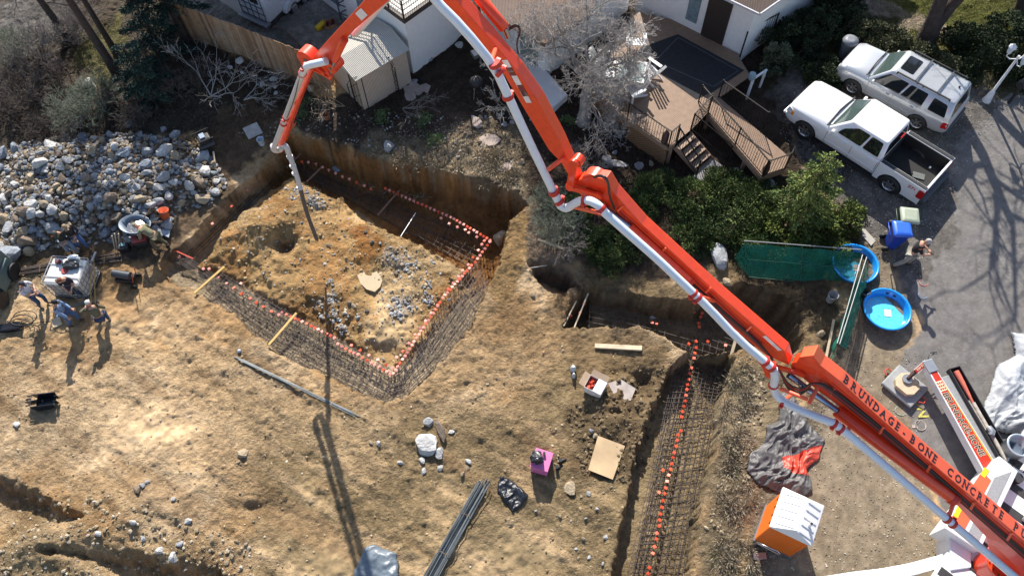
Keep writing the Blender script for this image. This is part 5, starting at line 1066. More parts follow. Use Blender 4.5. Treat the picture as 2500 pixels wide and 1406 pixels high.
for k, (u, v, r, h, w) in enumerate([(1900,560,.75,.7,'left of the young conifer base'),(1965,600,.7,.6,'between young conifer and green fence'),(2065,540,.65,.7,'right of the young conifer by the gravel'),(2010,560,.6,.6,'directly below the young conifer'),(2035,612,.5,.4,'nearest the paving slab'),(1880,620,.5,.4,'over the left half of the green fence')]):
    mound(u, v, r, h, 'yellow green leafy shrub ' + w, LIG, 30, 130, .075, 70+k, 'leafy_shrub', 'leafy shrubs round the young conifer', 1.6)
for k, (u, v, r, h, w, c) in enumerate([(1915,120,1.3,1.2,'widest, against the tiled house wall',HED),(1985,95,1.2,1.2,'between tiled house and lawn path',HED),(2010,185,.8,.7,'behind the upright grey bin',HED),(2040,40,1.0,1.0,'at the head of the lawn path',HED),(2110,95,.9,.8,'greyish one above the silver car bonnet',OLI),(2165,120,.9,.8,'olive one along the silver car roof',OLI),(2225,150,.8,.7,'reddish olive one behind the silver car',OLI),(2290,185,.8,.8,'at the rear corner of the silver car',OLI),(2385,150,1.2,1.3,'large dark one left of the lamp post',HED),(2450,110,1.1,1.3,'large dark one above the lamp post',HED),(2345,120,.9,1.0,'round one at the end of the lawn path',HED),(2480,190,.8,.9,'at the right edge behind the lamp post',HED)]):
    mound(u, v, r, h, 'evergreen border shrub, ' + w, c, 40, 170, .085, 90+k, 'border_shrub', 'border shrubs round the drive', 1.7)
mound(1885,170,.55,1.3, 'upright bush with pale tips standing by the house corner and gravel', ((.03,.05,.025),(.16,.18,.11)), 30, 120, .07, 120, 'upright_shrub', None, 1.6)
for u, v, w, s in ((940,290,'nearest the shed wall',.33),(1030,300,'tallest, in the middle of the yard',.4),(1060,345,'lowest, in the sunlit gravel',.3),(1385,300,'beside the bare tree trunk',.3),(745,268,'left of the white stone by the fence',.5),(720,290,'strappy one under the boom tip arm',.4)): mound(u, v, s, s*1.1, 'small green weed clump ' + w, ((.05,.09,.03),(.16,.22,.09)), 12, 60, .07, int(u), 'weed_clump', 'weed clumps in the yard', 3)
# young conifer in front of the pickup
pole_tree(1945,535, 3.6, .07, 'young light green conifer with feathery boughs in front of the pickup', (.0,.0), 46, cz=(.12,1.0), cr=1.25, seed=21, name='young_conifer', dens=300, cols=((.07,.11,.03),(.22,.27,.07)), lsize=.11)
# twin trunk tree by the lawn, its bare crown out of the picture but shading the road
g = G(2262,98); t = thing('twin_trunk_tree', 'large tree forking low into two dark trunks between lawn path and hedge', 'tree', g); seg = []; rg = np.random.default_rng(31)
MB().tube([(0,0,-.3),(.0,.1,.5),(-.05,.3,1.2),(-.1,.6,2.6),(.1,.9,4.4),(.0,1.0,6.5)], [.42,.36,.27,.24,.2,.14], 12).build('trunk', BARKD, t); MB().tube([(.05,.1,.4),(.45,.4,1.3),(1.1,.7,2.6),(1.9,.9,4.2),(2.3,.8,6.4)], [.26,.24,.22,.18,.12], 12).build('trunk', BARKD, t)
for k in range(12):
    b0 = ((0,1,4.6+.18*k) if k % 2 else (2.0,.9,4.4+.16*k)); a = k*2.1; grow(b0, (math.cos(a), math.sin(a), .7), 2.3, .10, 3, seg, rg, 2, .5, .15, .05, .75, .6)
twigs(seg, 'branches', BARKD, t, 4)
g = G(2495,40); t = thing('dark_tree', 'dark leaning trunk in the top right corner of the lawn', 'tree', g); MB().tube([(0,0,-.3),(-.4,.2,1.4),(-.9,.4,3),(-1.2,.7,6)], [.3,.26,.22,.12], 10).build('trunk', BARKD, t); seg = []
for k in range(10): a = k*2.0; grow((-1.1,.6,4.4+.2*k), (math.cos(a), math.sin(a), .6), 2.0, .09, 3, seg, rg, 2, .5, .15, .05, .75, .6)
twigs(seg, 'branches', BARKD, t, 4)
for (x, y, w) in ((24.5,20,'just beyond the right edge of the road'),(26,26,'beyond the lawn corner')):   # neighbours whose bare crowns shade the road
    t = thing('street_tree', 'tall bare tree standing ' + w, 'tree', (x, y, 1.6)); MB().tube([(0,0,-.3),(0,.1,2),(.1,.2,4.5),(0,.3,7)], [.28,.22,.18,.1], 10).build('trunk', BARKD, t); seg = []
    for k in range(12): a = k*2.2; grow((0,.2,3.4+.3*k), (math.cos(a), math.sin(a), .5), 2.4, .09, 3, seg, rg, 2, .5, .15, .04, .75, .6)
    twigs(seg, 'branches', BARKD, t, 4)
# ---------------- ground litter nobody could count ----------------
def scatter(poly, n, seed, uv=True):
    r = np.random.default_rng(seed); pl = np.array(poly, float); lo, hi = pl.min(0), pl.max(0); q = r.uniform(lo, hi, (n * 3, 2)); q = q[sdp(q[:, 0], q[:, 1], poly) > 0][:n]; z = np.full(len(q), .5)
    for _ in range(4):
        d = np.stack([(q[:, 0] - 1250) / CF, -(q[:, 1] - 703) / CF, -np.ones(len(q))], 0); d = CR @ d; s = (z - CH) / d[2]; x, y = d[0] * s, d[1] * s; z = base(x, y)
    return x, y, height(x, y)
ico = bmesh.new(); bmesh.ops.create_icosphere(ico, subdivisions=1, radius=1); IV = np.array([v.co[:] for v in ico.verts]); IF = np.array([[v.index for v in f.verts] for f in ico.faces]); ico.free()
def pebbles(poly, n, smin, smax, cols, seed, nm, label, m=None, pw=3.):
    x, y, z = scatter(poly, n, seed); r = np.random.default_rng(seed + 1); n = len(x); s = smin + (smax - smin) * r.uniform(0, 1, n) ** pw
    V = IV[None] * (1 + .28 * r.uniform(-1, 1, (n, len(IV), 1))); a = r.uniform(0, 6.28, n); sc = np.stack([s * r.uniform(.7, 1.3, n), s * r.uniform(.7, 1.3, n), s * r.uniform(.45, .9, n)], 1)
    V = V * sc[:, None]; c, s_ = np.cos(a)[:, None], np.sin(a)[:, None]; V = np.stack([V[..., 0]*c - V[..., 1]*s_, V[..., 0]*s_ + V[..., 1]*c, V[..., 2]], -1) + np.stack([x, y, z + s * .25], 1)[:, None]
    F = (IF[None] + (np.arange(n) * len(IV))[:, None, None]).reshape(-1, 3); C = np.array(cols)[r.integers(0, len(cols), n)] * r.uniform(.7, 1.25, (n, 1)); C = np.repeat(C, len(IV), 0)
    link(nm, npmesh(nm, V.reshape(-1, 3), F, [m or mat_attr('stone_tint', .9, .01, 30, .2)], np.clip(C, .01, .85)), None, None, label, nm.replace('_', ' '), None, 'stuff')
SC1 = [(.36,.27,.16),(.40,.30,.18),(.29,.21,.12),(.46,.38,.27),(.26,.2,.13)]
pebbles([(0,760),(400,730),(900,1000),(1250,900),(1380,820),(1600,880),(1540,1406),(0,1406)], 2600, .006, .05, SC1, 500, 'pebbles', 'loose clods and pebbles strewn over the tan dirt', pw=4)
pebbles([(480,640),(700,420),(1140,650),(962,900)], 1500, .008, .06, SC1 + [(.35,.36,.37)], 510, 'pebbles', 'small stones and clods over the island of earth in the pit', pw=3)
def spill(spots, n, smin, smax, cols, seed, nm, label):
    r = np.random.default_rng(seed); pts = []
    for u, v, su, sv_, w in spots: pts += [(u + r.normal(0, su), v + r.normal(0, sv_)) for _ in range(int(n * w))]
    n = len(pts); q = np.array(pts); z = np.full(n, 0.)
    for _ in range(5):
        d = np.stack([(q[:, 0] - 1250) / CF, -(q[:, 1] - 703) / CF, -np.ones(n)], 0); d = CR @ d; k = (z - CH) / d[2]; x, y = d[0] * k, d[1] * k; z = .5 * z + .5 * height(x, y)
    s = smin + (smax - smin) * r.uniform(0, 1, n) ** 2; V = IV[None] * (1 + .3 * r.uniform(-1, 1, (n, len(IV), 1))) * (s[:, None] * r.uniform(.6, 1.3, (n, 3)))[:, None] + np.stack([x, y, height(x, y) + s * .2], 1)[:, None]
    F = (IF[None] + (np.arange(n) * len(IV))[:, None, None]).reshape(-1, 3); C = np.repeat(np.array(cols)[r.integers(0, len(cols), n)] * r.uniform(.75, 1.2, (n, 1)), len(IV), 0); link(nm, npmesh(nm, V.reshape(-1, 3), F, [mat_attr('stone_tint', .9, .01, 30, .2)], C), None, None, label, 'gravel', None, 'stuff')
spill([(745,475,22,11,1),(775,495,14,8,.4),(812,735,8,26,.9),(822,770,12,12,.4),(975,738,20,14,.9),(968,768,14,6,.5),(1043,705,5,16,.5),(1045,735,8,6,.3),(970,628,22,10,.5),(1000,650,14,16,.5),(838,800,8,8,.3),(780,745,6,6,.2),(900,760,40,20,.3),(680,600,60,20,.15)], 120, .015, .07, [(.36,.37,.38),(.28,.29,.30),(.46,.45,.42),(.36,.30,.22)], 520, 'gravel_spill', 'spills of blue grey gravel over the earth island in the pit')
pebbles([(1900,330),(1960,150),(2340,230),(2460,260),(2340,440),(2240,700),(2110,600),(2030,480)], 6000, .008, .028, [(.22,.21,.2),(.36,.35,.33),(.12,.12,.12),(.28,.25,.21)], 530, 'gravel', 'crushed grey gravel of the parking drive', pw=2)
pebbles([(2140,640),(2230,760),(2250,1140),(2330,1380),(1830,1406),(1850,1180),(2020,930)], 4200, .006, .03, [(.3,.26,.19),(.42,.38,.31),(.2,.17,.13)], 535, 'gravel', 'fine gravel on the dirt shoulder round the portable toilet', pw=3)
pebbles([(560,330),(800,260),(1250,300),(1280,480),(1120,420),(850,355)], 1500, .01, .06, [(.2,.17,.14),(.3,.28,.25),(.12,.10,.08)], 540, 'pebbles', 'stones and clods in the shaded yard above the pit', pw=3)
pebbles([(1380,1000),(1560,900),(1640,880),(1560,1180),(1420,1160)], 600, .01, .08, [(.17,.125,.075),(.2,.15,.09),(.09,.065,.04)], 545, 'clods', 'dark damp clods heaped beside the narrow trench', pw=2)
pebbles([(0,1190),(260,1200),(620,1330),(620,1406),(0,1406)], 900, .01, .08, [(.27,.21,.13),(.28,.22,.14),(.4,.34,.26)], 546, 'clods', 'rough clods on the spoil hump in the bottom left corner', pw=2.5)
pebbles([(1810,980),(1760,890),(1830,870),(1880,960),(1800,1300),(1720,1300)], 500, .01, .07, [(.26,.2,.13),(.34,.28,.19)], 547, 'clods', 'clods along the bank right of the long trench', pw=2.5)
def litter(poly, n, seed, size, cols, nm, label, up=.3, asp=1.6, cat='leaves'):
    x, y, z = scatter(poly, n, seed); r = np.random.default_rng(seed); n = len(x); nr = r.normal(0, 1, (n, 3)); nr[:, 2] = up; c = np.array(cols)[r.integers(0, len(cols), n)]
    v, f, c = leaves(np.stack([x, y, z + .012], 1), nr, size, asp, c, .3, seed); link(nm, npmesh(nm, v, f, [LEAF], np.clip(c, .005, .8)), None, None, label, cat, None, 'stuff')
litter([(560,120),(820,260),(1250,200),(1460,240),(1640,370),(1850,440),(1500,470),(1280,460),(850,350),(600,330)], 6000, 600, .05, [(.11,.06,.04),(.16,.10,.06),(.07,.045,.035)], 'leaf_litter', 'dry brown leaf litter over the shaded yard', .15)
litter([(0,150),(200,120),(420,100),(560,200),(600,320),(300,340),(0,350)], 9000, 610, .07, [(.10,.08,.06),(.07,.07,.05),(.15,.13,.10)], 'leaf_litter', 'dry litter and dead stalks over the shrubby slope', .5, 4)
litter([(2120,0),(2500,-40),(2500,200),(2400,150),(2200,60)], 14000, 620, .06, [(.12,.15,.03),(.2,.21,.05),(.08,.11,.025),(.25,.22,.1)], 'grass', 'green lawn grass with yellowed patches', 1.2, 5, 'grass')
litter([(190,90),(300,40),(300,190),(260,215),(190,160)], 2500, 625, .05, [(.15,.15,.05),(.2,.17,.08)], 'grass', 'mossy grass patch between the shrubs and pines', 1, 4, 'grass')
litter([(2120,60),(2200,60),(2370,140),(2330,170),(2200,130)], 3000, 626, .07, [(.14,.15,.04),(.24,.22,.1)], 'grass', 'grass strip between lawn path and hedge', 1, 4, 'grass')
litter([(900,330),(1150,300),(1280,300),(1290,470),(1230,450),(1120,420),(900,370)], 3500, 630, .09, [(.33,.27,.17),(.25,.2,.13),(.4,.35,.25)], 'dry_grass', 'straw coloured dry grass along the pit edge', .7, 6, 'grass')
litter([(1290,480),(1400,540),(1390,640),(1280,640)], 1500, 631, .08, [(.26,.22,.16),(.2,.16,.12)], 'dry_grass', 'dry weeds on the bank between pit and junipers', .7, 6, 'grass')
def tufts(spots, seed, nm, label, cols, size=.16, n=90, sp=.11):
    r = np.random.default_rng(seed); parts = []
    for u, v in spots:
        g = G(u, v); a = r.normal(0, sp, (n, 2)); p = np.stack([g.x + a[:, 0], g.y + a[:, 1], np.full(n, g.z)], 1); d = np.stack([a[:, 0]*5, a[:, 1]*5, np.full(n, .8)], 1); c = np.array(cols)[r.integers(0, len(cols), n)]; parts.append(leaves(p, d, size, 9, c, .25, seed + int(u)))
    v_, f_, c_ = merge(parts); link(nm, npmesh(nm, v_, f_, [LEAF], c_), None, None, label, 'grass', None, 'stuff')
rr = random.Random(8)
tufts([(rr.uniform(1765,1845) - (v-880)*.02, v) for v in [rr.uniform(880,1400) for _ in range(75)]], 700, 'dry_tufts', 'dry grey grass tufts on the bank right of the long trench', [(.34,.29,.21),(.26,.22,.16),(.18,.155,.12)])
tufts([(1815,890),(1790,930),(1835,925),(1805,960),(1785,1085),(1795,1150),(1800,1400),(1745,1350)], 701, 'green_tufts', 'green grass tufts on the bank right of the long trench', [(.10,.16,.035),(.16,.2,.06)], .1, 80)
tufts([(rr.uniform(880,1270), rr.uniform(350,450)) for _ in range(40)], 702, 'dry_tufts', 'straw tufts hanging over the north edge of the pit', [(.36,.3,.2),(.25,.2,.13)], .2, 60)
tufts([(rr.uniform(1450,1980), rr.uniform(450,640)) for _ in range(50)], 703, 'dry_tufts', 'straw tufts between the junipers', [(.3,.24,.15),(.2,.15,.1)], .2, 50)
# ---------------- rocks ----------------
def rock_bm(seed, sub=2, cuts=13):
    bm = bmesh.new(); bmesh.ops.create_icosphere(bm, subdivisions=sub, radius=1); r = random.Random(seed)
    for _ in range(cuts):
        n = Vector((r.gauss(0,1), r.gauss(0,1), r.gauss(0,1))).normalized(); d = r.uniform(.48, .8)
        for v in bm.verts:
            k = v.co.dot(n) - d
            if k > 0: v.co -= n * k
    for v in bm.verts: v.co *= 1 + .05 * noise.noise(v.co * 2.3 + Vector((seed, 0, 0)))
    return bm
RCOL = [('rock_grey', (.30,.31,.325)), ('rock_tan', (.36,.285,.19)), ('rock_pale', (.48,.47,.45)), ('rock_brown', (.20,.15,.11)), ('rock_blue', (.23,.255,.29))]
RM = [mat(n, c, .85, var=.28, sc=2.2, bump=.05, bsc=4) for n, c in RCOL]
RP = {}
def rockmesh(k, m):
    if (k, m) not in RP:
        bm = rock_bm(k); me = bpy.data.meshes.new('rock'); bm.to_mesh(me); bm.free(); me.materials.append(RM[m]); RP[(k, m)] = me
    return RP[(k, m)]
RR = random.Random(77)
def rock(p, s, m=None, label=None, group=None, name='rock', k=None, flat=.7, cat='rock'):
    k = RR.randrange(9) if k is None else k; m = RR.choices(range(5), (4,4,2,3,3))[0] if m is None else m
    o = link(name, rockmesh(k, m), None, None, label, cat, group); q = s if isinstance(s, (tuple, list)) else (s*RR.uniform(.8,1.25), s*RR.uniform(.75,1.1), s*flat*RR.uniform(.75,1.15))
    o.location = Vector(p) + Vector((0, 0, q[2]*.35)); o.scale = q; o.rotation_euler = (RR.uniform(-.3,.3), RR.uniform(-.3,.3), RR.uniform(0, 6.28)); return o
CNAME = ['grey','tan','pale','brown','blue grey']
BIG = [(30,625,.62,4,'largest dark boulder at the left edge, below the stone pile'),(75,592,.42,3,'brown boulder right of the largest dark one, beside the two men'),(128,560,.38,0,'flat grey slab standing up behind the two men in dark jackets'),(25,560,.36,0,'rounded grey boulder above the largest dark one'),(405,372,.42,2,'big pale boulder at the top right of the stone pile'),(288,532,.30,3,'round brown boulder at the lower middle of the stone pile'),(158,530,.27,1,'tan cone shaped boulder above the two men'),(62,520,.34,3,'round brown boulder above the dark ones on the left'),(130,360,.40,2,'long pale slab on the top edge of the stone pile'),(345,488,.28,1,'tan boulder right of the stone pile centre'),(245,485,.28,4,'upright blue grey boulder low in the pile'),(490,450,.32,3,'brownish boulder at the right end of the stone pile'),(15,490,.30,2,'white boulder at the left edge half way down the pile'),(40,452,.26,2,'pale angular boulder near the left edge of the pile'),(430,330,.28,0,'grey block on the top edge of the pile below the shrubs'),(215,440,.3,3,'brown flat boulder in the pile centre'),(165,395,.3,2,'pale block high on the left of the pile'),(350,365,.27,3,'brown block near the top right of the pile'),(315,305,.22,4,'lone blue grey stone above the pile in the shade'),(222,210,.36,2,'pale greenish rounded boulder among the shrubs'),(400,318,.2,0,'small upright grey stone above the pile in the shade')]
for u, v, s, m, w in BIG: rock(G(u, v), (s, s*.85, s*.75), m, w, None, 'boulder', cat='boulder')
pl = np.array(PILE, float); q = []; tries = 0
while len(q) < 236 and tries < 40000:
    tries += 1; u, v = RR.uniform(-5, 560), RR.uniform(322, 640)
    if sdp(np.array([u]), np.array([v]), PILE)[0] < 2: continue
    s = .10 + .24 * RR.random() ** 1.8; pxr = s * 62
    if any((u-a)**2 + ((v-b)*1.2)**2 < ((pxr + r_) * .60) ** 2 for a, b, r_ in q): continue
    if any((u-b_[0])**2 + (v-b_[1])**2 < (b_[2]*50)**2 for b_ in BIG): continue
    q.append((u, v, pxr)); side = ['at the left edge','left of centre','at the centre','right of centre','at the right end'][min(4, int(u / 112))]; m = RR.choices(range(5), (6,3,3,2,5) if u > 150 else (4,4,6,2,4))[0]
    lv = ['top','upper part','lower part','foot'][min(3, int((v - 322) / 80))]; sz = 'small' if s < .13 else ('mid sized' if s < .2 else 'large')
    rock(G(u, v, s*.15), s, m, '%s %s stone, %s of the rubble pile, %s' % (sz, CNAME[m], lv, side), 'stones of the rubble pile', 'rubble_stone', flat=.75)
pebbles(PILE, 5200, .03, .12, [(.22,.225,.23),(.30,.24,.17),(.36,.34,.31),(.15,.12,.09),(.17,.19,.22),(.13,.10,.07)], 800, 'rubble', 'small broken stone filling the gaps of the rubble pile', pw=1.8)
ONE = [(42,1037,.16,2,'white rounded stone alone on the tan dirt, below the black bucket'),(593,1108,.23,1,'tan boulder alone between wheel tracks left of the boom shadow'),(1393,1192,.24,1,'pointed tan stone right of the black plastic bag'),(950,362,.33,0,'rounded grey boulder in dry grass on the north rim of the pit'),(1757,630,.52,0,'large pale grey boulder beside the orange boom, above the mesh fence'),(2004,815,.17,1,'yellowish stone on the dirt left of the end screen'),(240,1303,.15,2,'oval white stone on the spoil in the lower left'),(325,1275,.14,2,'white block on the spoil, upper of the pale ones'),(460,1272,.14,2,'flat white stone right on the spoil'),(424,1218,.12,2,'small square white stone over the spoil'),(390,1345,.18,2,'pale block, left of the bottom cluster'),(425,1362,.20,2,'pale upright block, lowest of the bottom cluster'),(440,1328,.17,0,'grey wedge, top of the bottom cluster'),(350,1315,.13,0,'grey wedge between the white stones on the spoil'),(348,1185,.13,0,'grey stone at the foot of the pale step'),(335,1195,.15,3,'flat brown grey stone beside the pale step'),(360,1176,.11,2,'pale chip at the foot of the pale step'),(822,410,.28,4,'blue grey boulder at the foot of the north cut'),(1000,... ,.1,0,'') if 0 else (760,218,.22,1,'round tan boulder below the end of the fence'),(1275,395,.16,1,'small stone near rim'),(1050,60+85,.22,0,'flat pale stone at the house corner'),(1012,200,.2,0,'stepping stone at the corner of the terrace house'),(1120,112,.24,2,'pale stone leaning on the wall of the terrace house'),(1437,1205,.13,2,'round pale stone below the plywood sheet'),(1454,1065,.16,1,'rounded stone on the corner of the plywood sheet'),(1445,1052,.12,0,'small stone above the plywood corner'),(1500,290+85,.16,0,'flat stone under the deck corner'),(1620,385,.25,0,'grey boulder under the deck corner post'),(1590,400,.15,1,'cobble left of the deck corner boulder'),(1690,395,.2,0,'boulder left of the stair foot'),(1798,420,.2,0,'boulder under the first ramp post'),(1850,475,.17,0,'stone at the foot of the last ramp post'),(1880,450,.28,0,'top stone of the grey heap beyond the ramp'),(1865,500,.22,4,'blue stone of the grey heap beyond the ramp'),(1895,520,.22,3,'brown stone below the young conifer'),(1925,550,.24,1,'pale boulder left of the conifer trunk'),(1905,545,.16,1,'tan stone beside the pale boulder'),(2000,540,.2,0,'boulder right of the conifer trunk'),(1775,690,.2,1,'sandy lump beside the orange boom'),(640,208,.16,2,'white stone high on the dark slope'),(587,150,.24,2,'largest white stone on the dark slope below the fence'),(562,165,.13,2,'white stone left of the largest on the slope'),(592,178,.14,2,'white stone under the largest on the slope'),(668,195,.16,2,'long white stone left of the boom arm'),(672,215,.12,2,'white stone, second of the row left of the boom arm'),(674,228,.12,2,'white stone, third of the row left of the boom arm'),(1242,1020+180,.0,0,'') if 0 else (1600,755,.12,2,'white flat stone above the short trench'),(1300,718,.11,1,'tan stone near the single marker cap'),(2395,230,.2,3,'brown stone at the lamp post foot')]
for u, v, s, m, w in ONE: rock(G(u, v), s, m, w, None, 'rock')
CL = [(1045,1085,(.56,.46,.36),2,'largest pale boulder of the group of four right of the boom shadow'),(1046,1030,(.26,.20,.2),0,'grey boulder at the top of the group of four'),(1078,1055,(.16,.5,.22),3,'long reddish slab leaning on the largest pale boulder'),(1074,1108,(.26,.17,.18),2,'white angular block at the lower right of the group of four')]
for u, v, s, m, w in CL: o = rock(G(u, v), s, m, w, None, 'boulder', cat='boulder'); o.rotation_euler = (0, .1, .45 if s[1] > .45 else 1.2)
for u, v, s in ((977,1130,.13),(1030,1125,.15),(1035,1152,.13),(1075,1142,.14),(1145,1128,.13),(1130,1157,.12),(1141,1143,.09),(925,1083,.14),(905,1080,.1),(1102,1055,.14)): rock(G(u, v), s, 2 if s > .12 else 1, 'pale broken stone lying around the group of four boulders', 'broken stones around the boulder group')
for k in range(22): u, v = RR.gauss(1415, 55), RR.gauss(1270, 55); rock(G(u, v), RR.uniform(.04,.1), RR.choice([1,2,1]), 'fist sized stone scattered left of the narrow trench at the bottom', 'stones scattered beside the narrow trench')
for k in range(24): u, v = RR.uniform(780, 1080), RR.uniform(560, 800); rock(G(u, v), RR.uniform(.05,.13), RR.choice([0,1,3,1]), 'loose stone lying on the island of earth inside the pit', 'loose stones on the earth island')
for k in range(26): u, v = 1195 + RR.gauss(0, 22) + (k % 2) * 35, 285 + RR.gauss(0, 25); rock(G(u, v), RR.uniform(.06,.15), RR.choice([0,3,1]), 'stone of the rough border curving across the shaded yard', 'stones of the yard border')
for k in range(16): u, v = RR.uniform(1840, 1900), RR.uniform(455, 530); rock(G(u, v), RR.uniform(.1,.2), RR.choice([0,3,4]), 'grey stone of the heap between ramp and young conifer', 'stones of the heap beyond the ramp')
for k in range(14): u, v = 1660 + k * 6.5 + RR.uniform(-4,4), 365 + k * 4.2 + RR.uniform(-4,6); rock(G(u, v), RR.uniform(.08,.14), RR.choice([0,4]), 'grey stone in the row along the foot of the deck stairs', 'stones along the deck stairs')
# flagstones
FLM = mat('flagstone', (.34,.27,.23), .85, var=.2, sc=3); FLM2 = mat('flagstone_grey', (.26,.25,.25), .85, var=.2, sc=3)
for k, (u, v, a, b, w, m_) in enumerate([(1195,343,.42,.34,'pinkish flagstone half in shade on the yard path',FLM),(1237,407,.38,.26,'pinkish flagstone nearest the white pipe',FLM),(1165,300,.3,.22,'flagstone at the bend of the yard path',FLM),(1005,215,.42,.34,'reddish flagstone in front of the house corner',FLM),(1030,222,.4,.3,'second reddish flagstone by the house corner',FLM),(1000,235,.3,.25,'small reddish flagstone beside the trellis',FLM),(1505,400,.5,.16,'long grey flagstone under the deck front',FLM2),(1480,388,.24,.2,'grey flagstone left of the long one',FLM2),(1560,405,.2,.2,'small grey flagstone right of the long one',FLM2)]):
    g = G(u, v); r_ = random.Random(k); poly = [(a*math.cos(q)*r_.uniform(.8,1.15), b*math.sin(q)*r_.uniform(.8,1.15)) for q in [j*6.283/7 for j in range(7)]]
    o = MB().prism(poly, -.04, .05).build('flagstone', m_); o.location = g; o.rotation_euler.z = k; bevel(o, .015); tag(o, w, 'flagstone')
# ---------------- reinforcing steel ----------------
REB = mat('rebar', (.085,.07,.065), .6, .5, var=.35, sc=3); REBY = mat('rusty_rebar', (.20,.12,.06), .7, .3, var=.4, sc=3)
def cage(L, Rr, z, label, nl, sp, layers=(0,-.2), name='rebar_mat', dow=None, ties=True, r=.0085, seed=1, over=.15):
    """L and Rr: matching px polylines of the two long sides at height z"""
    a = [P(u, v, z) for u, v in L]; b = [P(u, v, z) for u, v in Rr]; o = a[0].copy(); t = thing(name, label, 'rebar', o); rg = random.Random(seed)
    lb, cbm, tb_ = MB(), MB(), MB()
    def line(k): return [p.lerp(q, k) - o for p, q in zip(a, b)]
    for dz in layers:
        for i in range(nl) if dz == layers[0] else range(0, nl, 3):
            k = i / (nl - 1); pts = [p + Vector((rg.uniform(-.015,.015), rg.uniform(-.015,.015), dz + rg.uniform(-.015,.015))) for p in line(k)]
            d0 = (pts[0] - pts[1]).normalized() * rg.uniform(0, over); pts = [pts[0] + d0] + pts[1:]
            for p, q in zip(pts, pts[1:]): lb.bar(p, q, r * 1.9)
        for (p0, p1), (q0, q1) in zip(zip(a, a[1:]), zip(b, b[1:])):
            n = max(1, int((p1 - p0).length / (sp * (1.05 if dz == layers[0] else 2.5))))
            for j in range(n):
                s = (j + rg.uniform(-.12,.12)) / n; x = p0.lerp(p1, s) - o; y = q0.lerp(q1, s) - o; e = (y - x).normalized() * .06
                x = x - e + Vector((0,0,dz+.02)); y = y + e + Vector((0,0,dz+.02)); cbm.bar(x, y, r * 1.6)
                if ties and dz == layers[0]:
                    for i in range(0, nl, 2): w = x.lerp(y, (i + rg.uniform(.1,.9)) / nl); v_ = Vector((rg.uniform(-.12,.12), rg.uniform(-.12,.12), layers[-1])); tb_.bar(w, w + v_, r * 1.4)
    if dow:
        for u, v, zz in dow: p = P(u, v, zz) - o; tb_.bar(p, Vector((p.x + rg.uniform(-.02,.02), p.y, z - .5 - o.z)), r * 1.8)
    lb.build('long_bars', REB, t); tag(cbm.build('cross_bars', REB, t), kind='stuff')
    if tb_.v: tag(tb_.build('stirrups', REBY, t), kind='stuff')
    return t
def lerp2(a, b, n): return [(a[0] + (b[0]-a[0])*i/(n-1), a[1] + (b[1]-a[1])*i/(n-1)) for i in range(n)]
NA = [(716,384),(737,395),(753,396),(771,400),(787,408),(802,415),(819,423),(836,431),(853,437),(870,445),(889,453),(906,461)]
NB = lerp2((941,460),(1100,530),17) + lerp2((1108,534),(1197,586),12) + [(1077,532),(1097,546),(1116,554),(1136,561),(1145,568),(1164,578)]
EC = lerp2((1196,590),(1160,640),7) + lerp2((1152,648),(1080,727),13) + lerp2((1074,738),(960,912),21) + [(1183,588),(1177,596),(1168,611),(1155,628),(1144,646),(1129,660),(1119,675),(1106,691),(1094,706),(1068,745),(1053,764),(1039,783),(1026,800),(1013,817),(998,837),(984,857),(968,872)]
SR = [(533,677),(553,692),(571,703),(588,692),(590,717),(610,728),(626,738),(643,749),(662,760),(680,768),(688,762),(699,768),(709,773),(720,777),(728,780),(738,785),(749,790),(759,795),(769,800),(776,804),(787,809),(797,815),(807,819),(817,824),(825,839),(834,845),(844,851),(855,857),(864,861),(874,865),(885,873),(896,879),(906,885),(915,890),(926,895),(936,902),(945,907),(953,912),(858,843),(880,855),(901,867),(922,878),(942,890),(958,897)]
WC = [(412,620),(428,613),(438,628),(497,657),(511,657),(648,422),(604,464),(565,504),(519,547),(665,355),(686,371)]
T2 = [(1688,898),(1684,911),(1681,926),(1679,938),(1677,950),(1675,965),(1673,978),(1670,991),(1666,1004),(1665,1017),(1663,1051),(1655,1061),(1653,1074),(1650,1089),(1647,1104),(1643,1116),(1640,1131),(1637,1145),(1633,1160),(1629,1175),(1625,1191),(1622,1204),(1618,1221),(1616,1237),(1612,1254),(1610,1269),(1609,1283),(1604,1301),(1602,1315),(1598,1334),(1594,1351),(1586,1384),(1582,1399),(1619,1147),(1609,1202)]
T3 = [(1308,705),(1411,720),(1435,713),(1426,741),(1393,771),(1416,764),(1593,787),(1604,790),(1695,761),(1714,764),(1711,773),(1706,789),(1708,798),(1699,833),(1681,839),(1699,848),(1696,862),(1695,874),(1780,782),(1728,833),(1772,843)]
zc = lambda z, l: [(u, v, z) for u, v in l]
cage([(500,722),(640,832),(800,922),(925,985)], [(545,668),(700,762),(840,836),(963,906)], -.26, 'rebar mat along the near left side of the pit, between dirt rim and earth island', 11, .21, dow=zc(-.26, SR), )
cage([(925,985),(990,965),(1075,880),(1148,790),(1200,700)], [(963,906),(975,900),(1040,818),(1100,722),(1165,632)], -.28, 'rebar mat along the near right side of the pit', 10, .19, dow=zc(-.12, EC), seed=2)
cage([(722,398),(860,455),(1000,512),(1200,588)], [(742,428),(860,488),(985,555),(1150,648)], -.82, 'rebar mat in the shaded trench under the tall cut wall', 7, .35, dow=zc(-.30, NA + NB), seed=3)
cage([(440,636),(560,520),(685,392)], [(462,642),(578,530),(700,405)], -.6, 'long thin bars in the narrow left trench of the pit', 4, .8, (0,), ties=False, seed=4)
cage([(430,640),(500,690),(560,740)], [(462,632),(520,668),(585,720)], -.4, 'loose long bars at the left corner of the pit', 7, .5, (0,), ties=False, seed=5, over=.5)
